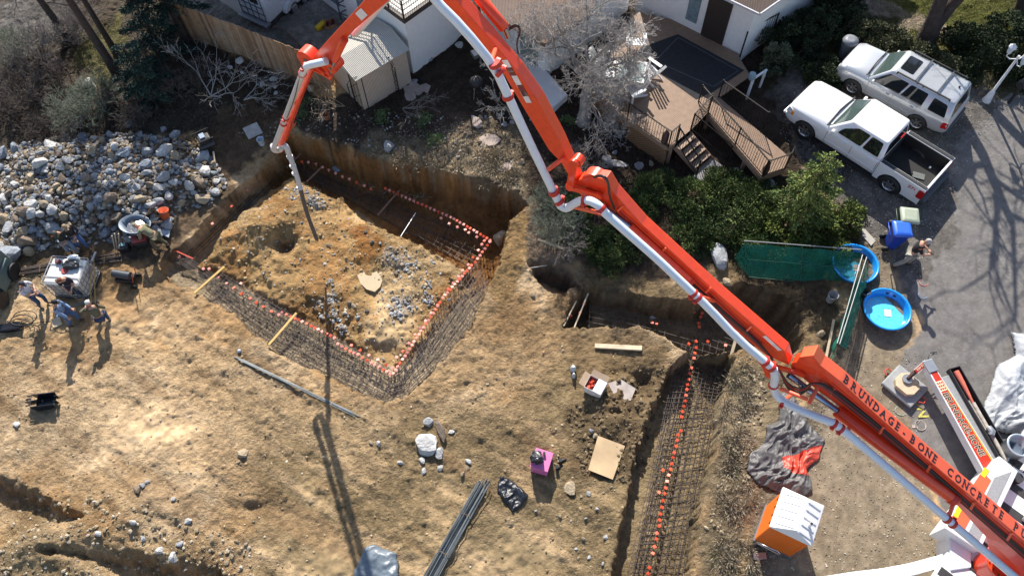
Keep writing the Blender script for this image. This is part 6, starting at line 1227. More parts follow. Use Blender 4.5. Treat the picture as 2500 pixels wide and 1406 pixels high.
cage([(1664,845),(1621,1033),(1575,1250),(1540,1430)], [(1762,900),(1742,1013),(1700,1235),(1662,1430)], -.32, 'long rebar mat in the right hand trench running to the bottom edge', 11, .19, (0,-.2), dow=zc(-.2, T2), seed=6)
cage([(1640,930),(1600,1110),(1560,1290),(1525,1430)], [(1668,930),(1628,1110),(1590,1290),(1560,1430)], -.22, 'narrow upper rebar strip along the left side of the right hand trench', 4, .2, (0,), seed=7)
cage([(1442,748),(1560,770),(1700,800),(1790,830)], [(1440,800),(1560,820),(1680,862),(1775,890)], -.22, 'sparse rebar grid across the short trench behind the timber', 5, .75, (0,), ties=False, dow=zc(-.1, T3), seed=8)
cage([(1710,770),(1700,850)], [(1800,790),(1775,900)], -.3, 'open rebar grid in the shaded trench corner under the boom', 6, .3, (0,), ties=False, seed=9)
CO = mat('cap_orange', (.78,.10,.04), .45, var=.08); CP = mat('cap_pink', (.80,.30,.24), .5, var=.15)
def capmesh(m):
    mb = MB(); mb.box((0,0,.03), (.10,.10,.018)); mb.cyl((0,0,-.07),(0,0,.02),.022,8); mb.box((0,0,.042), (.06,.06,.006)); me = mb.mesh('rebar_guard'); me.materials.append(m); return me
CMS = [capmesh(CO), capmesh(CP)]
for lst, z, lab, pk_ in ((NA, -.28, 'rebar cap in the left row below the cut wall', .7), (NB, -.28, 'rebar cap in the right row below the cut wall', .6), (EC, -.10, 'rebar cap in the row on the near right side of the pit', .6), (SR, -.10, 'rebar cap in the row on the near left side of the pit', .45), (T2, -.18, 'rebar cap in the row down the long trench', 0.), (T3, -.08, 'rebar cap around the short shaded trench', 0.)):
    for u, v in lst:
        i_ = lst.index((u, v)); pk = RR.random() < pk_; th_ = ['first', 'middle', 'last'][min(2, i_ * 3 // len(lst))] if len(lst) > 12 else ''
        o = link('rebar_guard', CMS[1 if pk else 0], None, None, ('pink ' if pk else 'orange ') + lab + (', %s third' % th_ if th_ else ''), 'rebar cap', lab.replace('rebar cap', 'rebar caps')); o.location = P(u, v, z) - Vector((0,0,.03)); o.rotation_euler = (RR.uniform(-.35,.35), RR.uniform(-.35,.35), RR.choice([.78,.6,.9,.3,1.2]) + RR.uniform(-.2,.2))
for (u, v), w in zip(WC, ['leftmost of all, at the pit corner','top of the three at the left pit corner','lowest of the three at the left pit corner','left of the pair beside the board','right of the pair beside the board','highest along the left trench','second along the left trench','third along the left trench','lowest along the left trench','left of the boom tip','under the boom tip']):
    o = link('rebar_guard', CMS[0 if w[0] == 't' else 1], None, None, 'cap ' + w, 'rebar cap', 'rebar caps round the left of the pit'); o.location = P(u, v, -.2); o.rotation_euler.z = .7
def bundle(a, b, n, w, label, r=.011, m=REB, z=.03, name='rebar_bundle', jit=.3, ties=2):
    A, B_ = G(*a), G(*b); t = thing(name, label, 'rebar bundle', A, 0); d = (B_ - A); s = Vector((-d.y, d.x, 0)).normalized(); mb = MB(); rg = random.Random(n)
    for i in range(n):
        o1 = s * rg.uniform(-w/2, w/2) + Vector((0,0,z + rg.uniform(0, w*.35) * (i % 3) / 2)); e = d.normalized() * rg.uniform(-jit, jit); o2 = o1 + s * rg.uniform(-.05,.05)
        mb.tube([o1 + e, d * .5 + (o1 + o2) / 2 + s * rg.uniform(-.01,.01) + Vector((0,0,.03)), d + o2 + e], r, 6, cap=False)
    mb.build('bars', m, t)
    for k in range(ties): q = d * ((k + .8) / (ties + .6)); MB().bar(q - s * (w/2 + .03) + Vector((0,0,z+w*.3)), q + s * (w/2 + .03) + Vector((0,0,z+w*.3)), .02).build('tie_wire', REBY, t)
    return t
SLATE = mat('bar_slate', (.17,.19,.20), .5, .5, var=.3, sc=3)
bundle((1178,1185),(1040,1430), 30, .42, 'thick bundle of grey reinforcing bars at the bottom edge beside the black bag', .014, SLATE); bundle((585,876),(872,1014), 8, .12, 'thin bundle of long bars lying on the dirt across the boom tip shadow', .013, SLATE)
bundle((225,640),(335,626), 22, .36, 'short dark bar bundle right of the water tote', .014); bundle((15,672),(140,652), 18, .30, 'dark bar bundle left of the water tote', .014)
# stakes, boards
WY = mat('form_yellow', (.50,.33,.10), .7, var=.2); WPL = mat('pale_timber', (.52,.42,.29), .75, var=.2, sc=4); WBR = mat('brown_timber', (.19,.10,.06), .8, var=.2); RSP = mat('red_stake', (.45,.05,.03), .7)
def plank(a, b, za, zb, w, h, label, m, name='plank', cat='plank'):
    A = P(*a, za) if za is not None else G(*a, .05); B_ = P(*b, zb) if zb is not None else G(*b, .05); c = (A + B_) / 2; o = MB().bar(A - c, B_ - c, w, h).build(name, m); o.location = c; bevel(o, .006); return tag(o, label, cat)
plank((548,651),(474,716),-.03,-.02,.09,.04,'yellow form board across the near left trench, left one',WY); plank((724,764),(656,842),-.1,-.02,.09,.04,'yellow form board across the near left trench, right one',WY)
plank((975,465),(922,526),-.2,-.25,.06,.05,'brown stake bridging the trench under the cut wall',WBR); plank((784,410),(748,445),-.2,-.3,.06,.05,'red brown stake near the hose top',WBR); plank((735,375),(700,410),-.2,-.3,.05,.05,'brown stake beside the swivel elbow',WBR)
plank((1015,520),(978,578),-.3,-.3,.03,.03,'thin grey rod leaning across the shaded trench',GALV,'steel_rod','rod'); plank((432,614),(472,632),-.05,-.05,.05,.04,'red stake lying at the left pit corner',RSP)
plank((1436,716),(1402,800),.1,.0,.05,.04,'right one of two pale stakes over the small dark slot',WPL,'stake','stake'); plank((1407,735),(1376,796),.1,.0,.05,.04,'left one of two pale stakes over the small dark slot',WPL,'stake','stake')
plank((1452,846),(1567,852),None,None,.17,.10,'thick pale timber lying beside the short trench',WPL,'timber','timber'); plank((2036,780),(2017,872),1.5,1.25,.08,.06,'pale upright board leaning at the left side of the end screen panel',WPL)
plank((1313,584),(1378,608),.95,.95,.08,.05,'pale board on the bank left of the junipers',WPL); plank((1802,808),(1785,868),.5,.2,.10,.05,'pale board standing in the trench corner beside the white pipe',WPL); plank((522,372),(527,412),None,None,.07,.04,'thin pale board among the right end stones',WPL); plank((362,440),(355,495),.5,.5,.05,.04,'thin stick lying on the stone pile',WPL,'stick','stick')
plank((795,700),(797,760),.5,-.2,.06,.05,'thin brown bar standing in for the hose shadow on the earth island',WBR,'stake','stake'); plank((1290,655),(1335,648),.5,.5,.03,.03,'dead root sticking out of the dark hollow',mat('pale_twig'),'root','root')  # brown bar stands in for the end hose's shadow on the island
zq = max(hz(*tuple(G(u, v)[:2])) for u in range(1440,1526,12) for v in range(1068,1166,14) if sdp(np.array([float(u)]), np.array([float(v)]), [(1460,1063),(1526,1088),(1496,1170),(1436,1146)])[0] > 0); o = slab([(1460,1063),(1526,1088),(1496,1170),(1436,1146)], zq - .0, zq + .02).build('plywood_sheet', mat('plywood', (.46,.33,.19), .8, var=.25, sc=1.5)); tag(o, 'sheet of weathered plywood lying flat left of the long trench', 'plywood')
o = slab([(2089,556),(2100,546),(2139,588),(2127,600)], 1.45, 1.62).build('paving_slab', mat('slab_grey', (.38,.36,.32), .85, var=.1)); bevel(o, .01); tag(o, 'long grey concrete slab between the leafy shrubs and blue bin', 'slab')
o = slab([(2350,232),(2364,222),(2432,262),(2420,274)], 1.7, 1.98).build('landscape_timber', mat('timber_grey', (.20,.18,.165), .85, var=.2)); bevel(o, .02); tag(o, 'grey squared timber edging at the foot of the lamp post', 'timber')
# puddle on the island
g = G(905,680); hh = [hz(g.x + .5*math.cos(a), g.y + .4*math.sin(a)) for a in [k*.7 for k in range(9)]]; zp = sorted(hh)[4] + .02
o = slab([(872,672),(885,664),(905,668),(925,660),(948,655),(955,662),(935,680),(928,700),(915,712),(895,706),(880,692)], zp - .05, zp).build('puddle', mat('muddy_water', (.48,.38,.24), .25, var=.05)); tag(o, None, None, None, 'structure')
# ---------------- green screen panels and pools ----------------
def net_mat():
    m = mat('green_net', (.012,.15,.10), .8, var=.25, sc=3, spec=.2); b = m.node_tree.nodes['Principled BSDF']; b.inputs['Alpha'].default_value = .74; return m
def screen(tl, tr, bl, br, zt, zb, label, rails=True):
    A, B_, C_, D_ = P(*tl, zt), P(*tr, zt), P(*bl, zb), P(*br, zb); o = C_.copy(); t = thing('fence_panel', label, 'fence panel', o); nu, nv = 26, 12; rings = []
    for j in range(nv + 1):
        row = []
        for i in range(nu + 1):
            a = A.lerp(B_, i/nu); c = C_.lerp(D_, i/nu); k = j / nv; p = a.lerp(c, .05 + k * .92); nrm = (B_ - A).cross(C_ - A).normalized(); sag = .06 * math.sin(i * .9 + j * .4) + .05 * math.sin(i * .37 - j)
            p = p + nrm * sag * math.sin(k * 3.14) + Vector((0,0,-.08 * abs(math.sin(i * .55)) * (1 - k))); row.append(p - o)
        rings.append(row)
    MB().loft(rings, cap=False, closed=False).build('screen_net', net_mat(), t)
    for nm, a, b in () if not rails else (('top_rail', A, B_), ('bottom_rail', C_, D_), ('middle_rail', A.lerp(C_, .5), B_.lerp(D_, .5)), ('side_post', A, C_), ('side_post', B_, D_), ('side_post', A.lerp(B_, .5), C_.lerp(D_, .5))): MB().tube([a - o, b - o], .020 if nm == 'top_rail' else .011, 8).build(nm, mat('dull_tube', (.26,.28,.28), .5, .5) if nm == 'top_rail' else mat('green_tube', (.05,.16,.12), .6, .3), t)
    return t
screen((1817,588),(2104,610),(1828,676),(2082,700),2.55,1.12, 'green mesh screen panel facing the camera behind the trench, in front of the blue pool')
screen((2106,622),(2044,838),(2100,705),(2024,884),2.75,1.3, 'green mesh screen panel seen nearly end on, left of the lower blue pool')
screen((2116,628),(2050,840),(2120,680),(2066,852),2.7,1.6, 'second bare topped screen panel stacked against the end on one')
screen((1817,588),(1797,622),(1828,676),(1802,648),2.5,1.2, 'short green mesh wing at the left end of the screen', False)
PB = mat('pool_blue', (.008,.26,.72), .3, var=.05, coat=.4); PBL = mat('pool_floor', (.10,.55,.80), .25, var=.25, sc=14); WTR = mat('pool_sticker', (.75,.6,.55), .5)
def pool(u, v, r, label, dz=0.):
    g = G(u, v); t = thing('paddling_pool', label, 'pool', (g.x, g.y, g.z + .01)); n = 72; prf = [(.80,0),(.90,.30),(.94,.34),(1.0,.34),(1.0,.31),(.96,.30),(.93,.28),(.84,.04),(.80,.03)]; rings = []
    for i in range(n + 1):
        a = 2*math.pi*i/n; w = 1 + .022 * (1 if (i % 6) in (0, 1) else 0); rings.append([Vector((q*r*math.cos(a)*(w if .0 < z < .3 else 1), q*r*math.sin(a)*(w if .0 < z < .3 else 1), z)) for q, z in prf])
    MB().loft(rings, cap=False, closed=False).build('pool_wall', PB, t); MB().cyl((0,0,.012),(0,0,.035), r*.815, 48).build('pool_floor', PBL, t)
    MB().box((.12,-.02,.045),(.22,.26,.01), -.2).build('sticker', WTR, t); return t
pool(2081,655,.80, 'round blue paddling pool partly behind the green screen'); pl2 = pool(2157,765,.80, 'round blue paddling pool standing clear beside the end screen, nearer the road')
for k in range(2): a = .9 + .35*k; MB().box((.70*math.cos(a),.70*math.sin(a),.2),(.10,.04,.09), a+1.57).build('badge', mat('badge_dark', (.03,.06,.12), .5), pl2)
def bucket(u, v, label, m, r=.15, h=.36, z=None, name='bucket', bail=True, rz=0.):
    g = G(u, v) if z is None else P(u, v, z); t = thing(name, label, 'bucket', g, rz); n = 24; prf = [(r*.8,0),(r*.98,h*.88),(r*1.05,h*.9),(r*1.05,h),(r*.97,h),(r*.78,.02),(.005,.02)]
    MB().loft([[Vector((q*math.cos(2*math.pi*i/n), q*math.sin(2*math.pi*i/n), z_)) for q, z_ in prf] for i in range(n+1)], cap=False, closed=False).build('pail', m, t)
    if bail: MB().tube([(r*math.cos(a), -.02 - r*.9*abs(math.sin(a)), h*.9 - .02) for a in [math.pi*j/8 for j in range(9)]], .006, 5).build('bail', GALV, t)
    return t
BKG = mat('bucket_grey', (.30,.32,.34), .6); BKO = mat('bucket_orange', (.62,.12,.04), .6, var=.15); BKD = mat('bucket_dark', (.03,.045,.04), .5)
bucket(2026,733,'grey bucket standing under the green screen', BKG, .17, .4); bucket(2106,722,'dark green bucket between the end screen and the lower pool', BKD, .16, .38); b_ = bucket(404,534,'orange bucket tipped beside the wheelbarrow', BKO, .19, .42); b_.rotation_euler = (-.35, .1, 0)
bucket(1489,303,'small grey planter bucket against the lattice', BKG, .16, .3); bucket(1516,330,'large black barrel pot in front of the lattice', mat('pot_black', (.02,.025,.03), .6), .30, .62, name='barrel'); bucket(1607,378,'black pot under the deck corner', mat('pot_black'), .2, .35)
bucket(640,352,'pale blue bucket beside the leaning board at the pit corner', mat('bucket_pale', (.45,.5,.58), .5), .14, .32); bucket(798,290,'terracotta pot lying by the white stone at the shed', mat('terracotta', (.25,.10,.05), .8), .14, .28)
t = thing('garbage_can', 'grey ribbed garbage can under the hedge ahead of the silver car', 'bin', G(2060,135)); MB().tube([(0,0,0),(0,0,.75)], [.23,.29], 20).build('can_body', mat('can_grey', (.12,.13,.14), .5), t); MB().tube([(0,0,.75),(0,0,.80),(0,0,.86)], [.31,.31,.15], 20).build('lid', mat('can_lid', (.17,.18,.2), .5), t)
# ---------------- portable toilet ----------------
zt = .9; ta_, tb_ = P(1840,1318,zt), P(1928,1360,zt); toi = thing('portable_toilet', 'orange portable toilet with a white ribbed gable roof and vent pipe', 'toilet', ta_, frame(ta_, tb_)); TO = mat('toilet_orange', (.80,.17,.015), .45, var=.04); TW_ = mat('toilet_white', (.80,.80,.80), .4, var=.02)
Wt = (tb_ - ta_).length; Dt = 1.15; bx_ = MB().box((Wt/2,Dt/2,.95+.07),(Wt,Dt,2.0)).build('cabin', TO, toi); bevel(bx_, .03); MB().box((Wt/2,Dt/2,.05),(Wt+.06,Dt+.06,.1)).build('skid_base', mat('skid_grey', (.15,.15,.16), .7), toi)
mb = MB(); e = .05; z0 = 2.03; z1 = 2.36; ym = Dt/2
mb.add([(-e,-e,z0),(Wt+e,-e,z0),(Wt+e,Dt+e,z0),(-e,Dt+e,z0),(Wt*.52,-e+.12,z1),(Wt*.52,Dt+e-.12,z1),(-e,-e,z0-.06),(Wt+e,-e,z0-.06),(Wt+e,Dt+e,z0-.06),(-e,Dt+e,z0-.06)], [(0,1,4),(1,2,5,4),(2,3,5),(3,0,4,5),(6,7,1,0),(7,8,2,1),(8,9,3,2),(9,6,0,3),(9,8,7,6)]); rf = bevel(mb.build('roof', TW_, toi), .02)
rb = MB()
for k in range(5):
    y = .12 + k * .225
    for s, x0, x1 in ((-1, .06, Wt*.44), (1, Wt*.60, Wt-.06)):
        zz = lambda x: z0 + (z1 - z0) * (x + e) / (Wt*.52 + e) if x < Wt*.52 else z0 + (z1 - z0) * (Wt + e - x) / (Wt + e - Wt*.52)
        rb.bar((x0, y, zz(x0)+.01), (x1, y, zz(x1)+.01), .03 if s < 0 else .06, .03)
rb.build('roof_rib', TW_, rf); MB().tube([(Wt*.80,.42,2.05),(Wt*.80,.42,2.42)], .05, 14).build('vent_pipe', BLACK if 0 else TW_, toi); MB().cyl((Wt*.80,.42,2.40),(Wt*.80,.42,2.425),.042,14).build('vent_opening', BLACK, toi)
for k in range(4): MB().box((-.006,.2+.25*k,1.72),(.02,.035,.35)).build('vent_slot', mat('slot_dark', (.25,.05,.01), .6), toi)
for x in (.08, Wt-.08): MB().box((x,-.004,1.0),(.03,.012,1.8)).build('corner_rib', TO, toi)
g = G(1842,1362); t = thing('hand_truck', 'bent tube frame of a hand truck leaning on the toilet', 'hand truck', (g.x - .05, g.y - .05, g.z)); fr_ = []
for (x, y, z) in ((-.02,.42,.05),(-.04,.35,.9),(-.04,.28,1.12),(.08,.18,1.22),(.42,.02,1.22),(.50,-.06,1.1),(.52,-.02,.9),(.46,.05,.05)): fr_.append((x, y, z))
MB().tube(fr_, .018, 8).build('tube_frame', CHROME, t); MB().tube([(-.04,.33,.85),(.52,.0,.88)], .015, 8).build('cross_tube', CHROME, t); MB().box((.2,.1,.06),(.4,.2,.02)).build('toe_plate', CHROME, t)
# ---------------- cloths ----------------
def cloth(poly, label, name, mats, hgt=.25, seed=1, res=.035, fold=7., amp=.09, mask=None, cat='tarp', under=None, edge=.25, dirn=None):
    W_ = [tuple(G(u, v)[:2]) for u, v in poly]; W_ = np.array(W_); lo, hi = W_.min(0) - .05, W_.max(0) + .05; xs = np.arange(lo[0], hi[0], res); ys = np.arange(lo[1], hi[1], res); X, Y = np.meshgrid(xs, ys, indexing='ij')
    d = sdp(X, Y, W_) + .07 * fbm(X, Y, 2.2, 3, seed); w1 = fbm(X, Y, .9, 3, seed + 5); a = (dirn or 0) + 1.2 * w1; wx = X + .35 * fbm(X, Y, 1.3, 2, seed+9); wy = Y + .35 * fbm(X, Y, 1.3, 2, seed+13)
    ca, sa = math.cos(dirn or .9), math.sin(dirn or .9); al, ac = (wx*ca + wy*sa) * .38, (-wx*sa + wy*ca); r1 = 1 - np.abs(fbm(al, ac, fold * .22, 3, seed + 20)) * 3.4; r2 = 1 - np.abs(fbm(al * 1.3 + ac * .3, ac, fold * .5, 3, seed + 30)) * 3.0; prof = np.sqrt(np.clip(d / edge, 0, 1))
    Z = height(X, Y, False) + .035 + prof * (hgt * (.55 + .45 * w1) + amp * np.clip(r1, -.4, 1) + amp * .55 * np.clip(r2, -.4, 1)); Z = Z + (under(X, Y) if under else 0)
    keep = d > 0; idx = np.arange(X.size).reshape(X.shape); fk = keep[:-1, :-1] & keep[1:, :-1] & keep[1:, 1:] & keep[:-1, 1:]
    F = np.stack([idx[:-1, :-1], idx[1:, :-1], idx[1:, 1:], idx[:-1, 1:]], -1)[fk]; used, inv = np.unique(F, return_inverse=True); V = np.stack([X.ravel(), Y.ravel(), Z.ravel()], 1)[used]; F = inv.reshape(-1, 4); c = V.mean(0); mi = None
    if mask is not None:
        u, v = proj(V[:, 0], V[:, 1], V[:, 2]); f = F[:, 0]; mi = (sdp(u[f], v[f], mask) + 6 * fbm(V[f, 0], V[f, 1], 4, 2, seed) > 0).astype(int)
    me = npmesh(name, V - c, F, mats, smooth=True, mi=mi); o = link(name, me, None, None, label, cat); o.location = c; sm = o.modifiers.new('thick', 'SOLIDIFY'); sm.thickness = .012; return o
TG = mat('tarp_grey', (.10,.095,.095), .5, var=.15, bump=.01, bsc=25); TRD = mat('tarp_orange', (.60,.07,.04), .45, var=.12); TS = mat('tarp_silver', (.40,.42,.44), .35, var=.12, bump=.01, bsc=18); TB_ = mat('bag_black', (.012,.014,.02), .38, var=.1); TF = mat('tarp_slate', (.13,.16,.19), .4, var=.25)
rock(G(1222,590), (.42,.34,.42), 1, 'large tan boulder standing out of the north east corner of the pit', None, 'boulder', cat='boulder'); rock(G(1262,500,-.1), (.4,.3,.3), 1, 'sandy rounded lump above the corner boulder of the pit', None, 'boulder', cat='boulder')
cloth([(1895,960),(1930,958),(1975,1030),(2010,1075),(2000,1120),(1972,1150),(1985,1200),(1960,1215),(1900,1205),(1850,1185),(1815,1150),(1830,1110),(1862,1085),(1872,1040),(1900,1030)], 'crumpled dark grey tarpaulin with an orange red underside, next to the portable toilet', 'tarpaulin', [TG, TRD], .26, 3, .025, fold=9, mask=[(1912,1118),(1950,1112),(1975,1090),(2012,1085),(1990,1130),(1978,1165),(1935,1155),(1912,1138)], amp=.12)
cloth([(2465,812),(2640,830),(2700,1200),(2520,1100),(2480,1065),(2400,1050),(2392,1010),(2425,900),(2470,870)], 'big pale silver tarpaulin draped over a load at the right edge', 'tarpaulin', [TS], .55, 7, .03, fold=9, amp=.07, edge=.35)
cloth([(890,1335),(915,1325),(970,1350),(975,1406),(955,1450),(850,1450),(865,1390)], 'folded slate grey plastic tarp at the bottom edge beneath the boom shadow', 'folded_tarp', [TF], .22, 9, .03, fold=3, amp=.04, edge=.08)
cloth([(1222,1160),(1242,1170),(1262,1180),(1292,1208),(1275,1235),(1252,1252),(1232,1220),(1215,1200)], 'shiny black plastic bag lying flat on the dirt', 'plastic_bag', [TB_], .10, 13, .02, fold=9, amp=.07, edge=.1, cat='bag')
# ---------------- loose things on the site ----------------
PNK = mat('pink_board', (.62,.16,.36), .5, var=.06)
g = G(1322,1135); t = thing('pink_box', 'pink box standing on the dirt with a crumpled black bag on top', 'box', g, -.35); bevel(MB().box((0,0,.30),(.56,.62,.6)).build('box_body', PNK, t), .01); bevel(MB().box((0,0,.61),(.60,.66,.03)).build('lid', PNK, t), .008); pm = Matrix.Translation(g) @ Matrix.Rotation(-.35, 4, 'Z')
t = thing('tape_roll', 'small orange jar standing on the pink box', 'jar', pm @ Vector((.02,.2,.63))); MB().cyl((0,0,0),(0,0,.1),.045,14).build('jar', mat('jar_orange', (.6,.2,.02), .4), t); MB().cyl((0,0,.1),(0,0,.12),.047,14).build('lid', BLACK, t)
bm = rock_bm(3, 3, 4); me = bpy.data.meshes.new('bag'); [setattr(v, 'co', v.co * (1 + .28 * noise.noise(v.co * 3.1))) for v in bm.verts]; bm.to_mesh(me); bm.free(); me.materials.append(TB_); o = link('crumpled_bag', me, None, None, 'crumpled black bag sitting on top of the pink box', 'bag'); o.location = pm @ Vector((-.14,-.04,.76)); o.scale = (.22,.25,.15)
for u, v, w in ((1360,1128,'upper'),(1368,1112,'lower')): t = thing('work_boot', 'black %s boot lying beside the pink box' % w, 'boot', G(u, v + 15), .4); MB().tube([(0,0,.05),(.12,0,.05),(.22,0,.04)], [.05,.05,.03], 10).build('foot', BLACK, t); MB().tube([(0,0,.04),(-.01,0,.22)], [.05,.06], 10).build('shaft', BLACK, t)
for k in range(6): rock(G(1362 + RR.uniform(-6,8), 1105 + k*7), .07, 1, 'tan stone in the row beside the pink box', 'stones beside the pink box')
CB = mat('cardboard', (.42,.30,.20), .8, var=.1); CW = mat('carton_white', (.72,.66,.62), .6)
g = G(1452,950); t = thing('carton', 'open printed carton with orange rebar caps inside, on the dirt left of the long trench', 'box', g, -.55); mb = MB(); w, d, h = .62, .5, .42
for c_, s_ in (((w/2,0,h/2),(.012,d,h)),((-w/2,0,h/2),(.012,d,h)),((0,d/2,h/2),(w,.012,h)),((0,-d/2,h/2),(w,.012,h)),((0,0,.01),(w,d,.012))): mb.box(c_, s_)
mb.build('carton_body', CW, t)
for a, b, ax_ in (((-w/2,-d/2,h),(-w/2-.2,-d/2,h+.08),'y'),): MB().add([(-w/2,-d/2,h),(-w/2,d/2,h),(-w/2-.22,d/2,h+.06),(-w/2-.22,-d/2,h+.06)], [(0,1,2,3)]).build('flap', CB, t)
MB().add([(-w/2,d/2,h),(w/2,d/2,h),(w/2,d/2+.2,h+.08),(-w/2,d/2+.2,h+.08)], [(0,1,2,3)]).build('flap', CB, t); MB().add([(0,-d/2,h+.01),(w/2,-d/2,h+.01),(w/2,d/2,h+.01),(0,d/2,h+.01)], [(0,1,2,3)]).build('flap', mat('carton_bright', (.82,.80,.80), .5), t)
MB().box((-.16,0,h*.35),(w*.42,d*.9,h*.6)).build('cap_bag', mat('liner_maroon', (.22,.03,.03), .5), t)
for k in range(7): o = link('rebar_guard', CMS[0], None, None, 'orange cap heaped loose in the open carton', 'rebar cap', 'loose caps in the carton'); o.location = g + Matrix.Rotation(-.55, 3, 'Z') @ Vector((-.2 + .05*(k%3), -.15 + .06*k, h*.68)); o.rotation_euler = (k, k*.7, k*.3)
for k, (pl_, w) in enumerate((([(1485,935),(1515,925),(1505,970),(1475,960)],'left'),([(1515,925),(1552,948),(1540,978),(1505,970)],'right'))): o = slab(pl_, .10, .115).build('flattened_carton', mat('grey_card', (.36,.31,.28), .85, var=.25, sc=3)); tag(o, '%s half of the flattened muddy carton beside the open one' % w, 'cardboard')
for u, v, r_, w in ((1399,903,.10,'larger'),(1400,920,.065,'smaller')): t = thing('water_jug', '%s clear plastic water jug standing on the dirt' % w, 'jug', G(u, v)); MB().tube([(0,0,0),(0,0,.2),(0,0,.27),(0,0,.30)], [r_,r_,r_*.5,r_*.4], 16).build('jug', mat('clear_plastic', (.50,.56,.62), .15, coat=.3), t); MB().cyl((0,0,.30),(0,0,.33),r_*.42,12).build('cap', WPLAST, t)
t = thing('digger_bucket', 'black toothed excavator bucket lying on the tan dirt', 'bucket', G(118,985), .12); BB = mat('digger_black', (.014,.015,.022), .3, .3, coat=.3); mb = MB(); rings = []
for y in (-.22,.22): mb.prism([(-.38,.42),(-.34,.12),(-.2,.02),(.1,.02),(.32,.14),(.38,.38)], y-.015, y+.015, M=Matrix(((1,0,0,0),(0,0,1,0),(0,1,0,0),(0,0,0,1))))
sh = [(-.38,.42),(-.34,.12),(-.2,.02),(.1,.02),(.32,.14)]
for a, b in zip(sh, sh[1:]): mb.bar((a[0],0,a[1]),(b[0],0,b[1]),.44,.02,up=(0,0,1))
mb.build('shell', BB, t)
for k in range(4): MB().bar((-.36,-.17+.115*k,.42),(-.50,-.17+.115*k,.46),.045,.03).build('tooth', BB, t)
for y in (-.09,.09): MB().box((.40,y,.24),(.10,.03,.24)).build('hinge_ear', BB, t)
# tote of water
ibz = G(190,712); ib = thing('water_tote', 'white caged water tote on a dark pallet with junk on top, behind the raking man', 'tote', (ibz.x, ibz.y + .28, ibz.z), -.12)
MB().box((0,0,.07),(1.2,1.0,.13)).build('pallet', mat('pallet_dark', (.05,.05,.055), .7), ib); bevel(MB().box((0,0,.64),(1.14,.94,1.0)).build('tank', mat('tank_white', (.62,.62,.60), .35, var=.06), ib), .09, 4); cg = MB()
for z in (.18,.42,.66,.9,1.14):
    cg.bar((-.6,-.5,z),(.6,-.5,z),.02); cg.bar((-.6,.5,z),(.6,.5,z),.02); cg.bar((-.6,-.5,z),(-.6,.5,z),.02); cg.bar((.6,-.5,z),(.6,.5,z),.02)
for k in range(8): x = -.6 + 1.2*k/7; cg.bar((x,-.5,.14),(x,-.5,1.16),.018); cg.bar((x,.5,.14),(x,.5,1.16),.018)
for k in range(7): y = -.5 + 1.0*k/6; cg.bar((-.6,y,.14),(-.6,y,1.16),.018); cg.bar((.6,y,.14),(.6,y,1.16),.018)
for y in (-.25,.2): cg.bar((-.6,y,1.17),(.6,y,1.17),.03,.015)
cg.build('cage', GALV, ib); ib.scale = (1.15,1.15,.95); MB().cyl((0,0,1.14),(0,0,1.18),.11,18).build('lid', mat('lid_red', (.35,.05,.04), .5), ib)
def ibp(x, y, z): return Vector((ibz.x, ibz.y + .28, ibz.z)) + Vector((x, y, z)) * 1.15
t = thing('black_jacket', 'black bundled jacket on top of the water tote', 'jacket', ibp(.2,.15,1.02)); o = link('cloth_heap', me, t); o.scale = (.3,.22,.1); t = thing('white_sack', 'white sack on the far edge of the water tote', 'sack', ibp(.22,.42,1.02)); m2 = me.copy(); m2.materials.clear(); m2.materials.append(WPLAST); o = link('sack', m2, t); o.scale = (.22,.13,.11)
t = thing('brick_rag', 'dark red rag on the left of the water tote top', 'rag', ibp(-.25,.3,1.0)); m3 = me.copy(); m3.materials.clear(); m3.materials.append(mat('rag_red', (.12,.03,.03), .8)); o = link('rag', m3, t); o.scale = (.12,.1,.05)
def machine(u, v, name, label, cat, parts, rz=0.):
    t = thing(name, label, cat, G(u, v), rz)
    for nm, c_, s_, m_ in parts:
        if len(s_) == 3: bevel(MB().box(c_, s_).build(nm, m_, t), min(s_)*.18)
        else: MB().tube([c_, s_[0]], s_[1], 12).build(nm, m_, t)
    return t
GRD = mat('gen_red', (.30,.05,.04), .4, var=.1)
fr = lambda w, d, h: [('frame', (x*w/2, y*d/2, 0), ((x*w/2, y*d/2, h), .018), BLACK) for x in (-1,1) for y in (-1,1)] + [('frame', (-w/2, y*d/2, h), ((w/2, y*d/2, h), .018), BLACK) for y in (-1,1)]
machine(352,598, 'generator', 'red topped portable generator beside the wheelbarrow', 'generator', [('engine', (0,0,.22), (.5,.42,.34), BLACK), ('fuel_tank', (0,0,.47), (.52,.42,.16), GRD), ('fuel_cap', (0,0,.55), ((0,0,.59), .05), BLACK)] + fr(.6,.5,.5), .25)
machine(505,352, 'compressor', 'black caged compressor at the right end of the stone pile', 'compressor', [('engine', (0,0,.25), (.5,.42,.4), BLACK), ('cover', (-.03,.05,.48), (.2,.26,.04), mat('cover_blue', (.25,.32,.42), .4)), ('tank', (-.3,-.2,.12), ((.3,-.2,.12), .1), mat('dark_chassis'))] + fr(.66,.56,.52), .5)
machine(308,610, 'tool_case', 'dark tool case with pale stakes leaning on it', 'case', [('case', (0,0,.16), (.4,.3,.3), BLACK), ('battery', (0,.03,.33), (.22,.14,.06), mat('teal_grey', (.12,.22,.24), .5)), ('stake', (-.25,.1,.05), ((-.05,.35,.62), .025), WPL), ('stake', (-.32,.05,.05), ((-.2,.38,.62), .025), WPL), ('stake', (-.38,0,.05), ((-.3,.3,.6), .025), WPL)], .1)
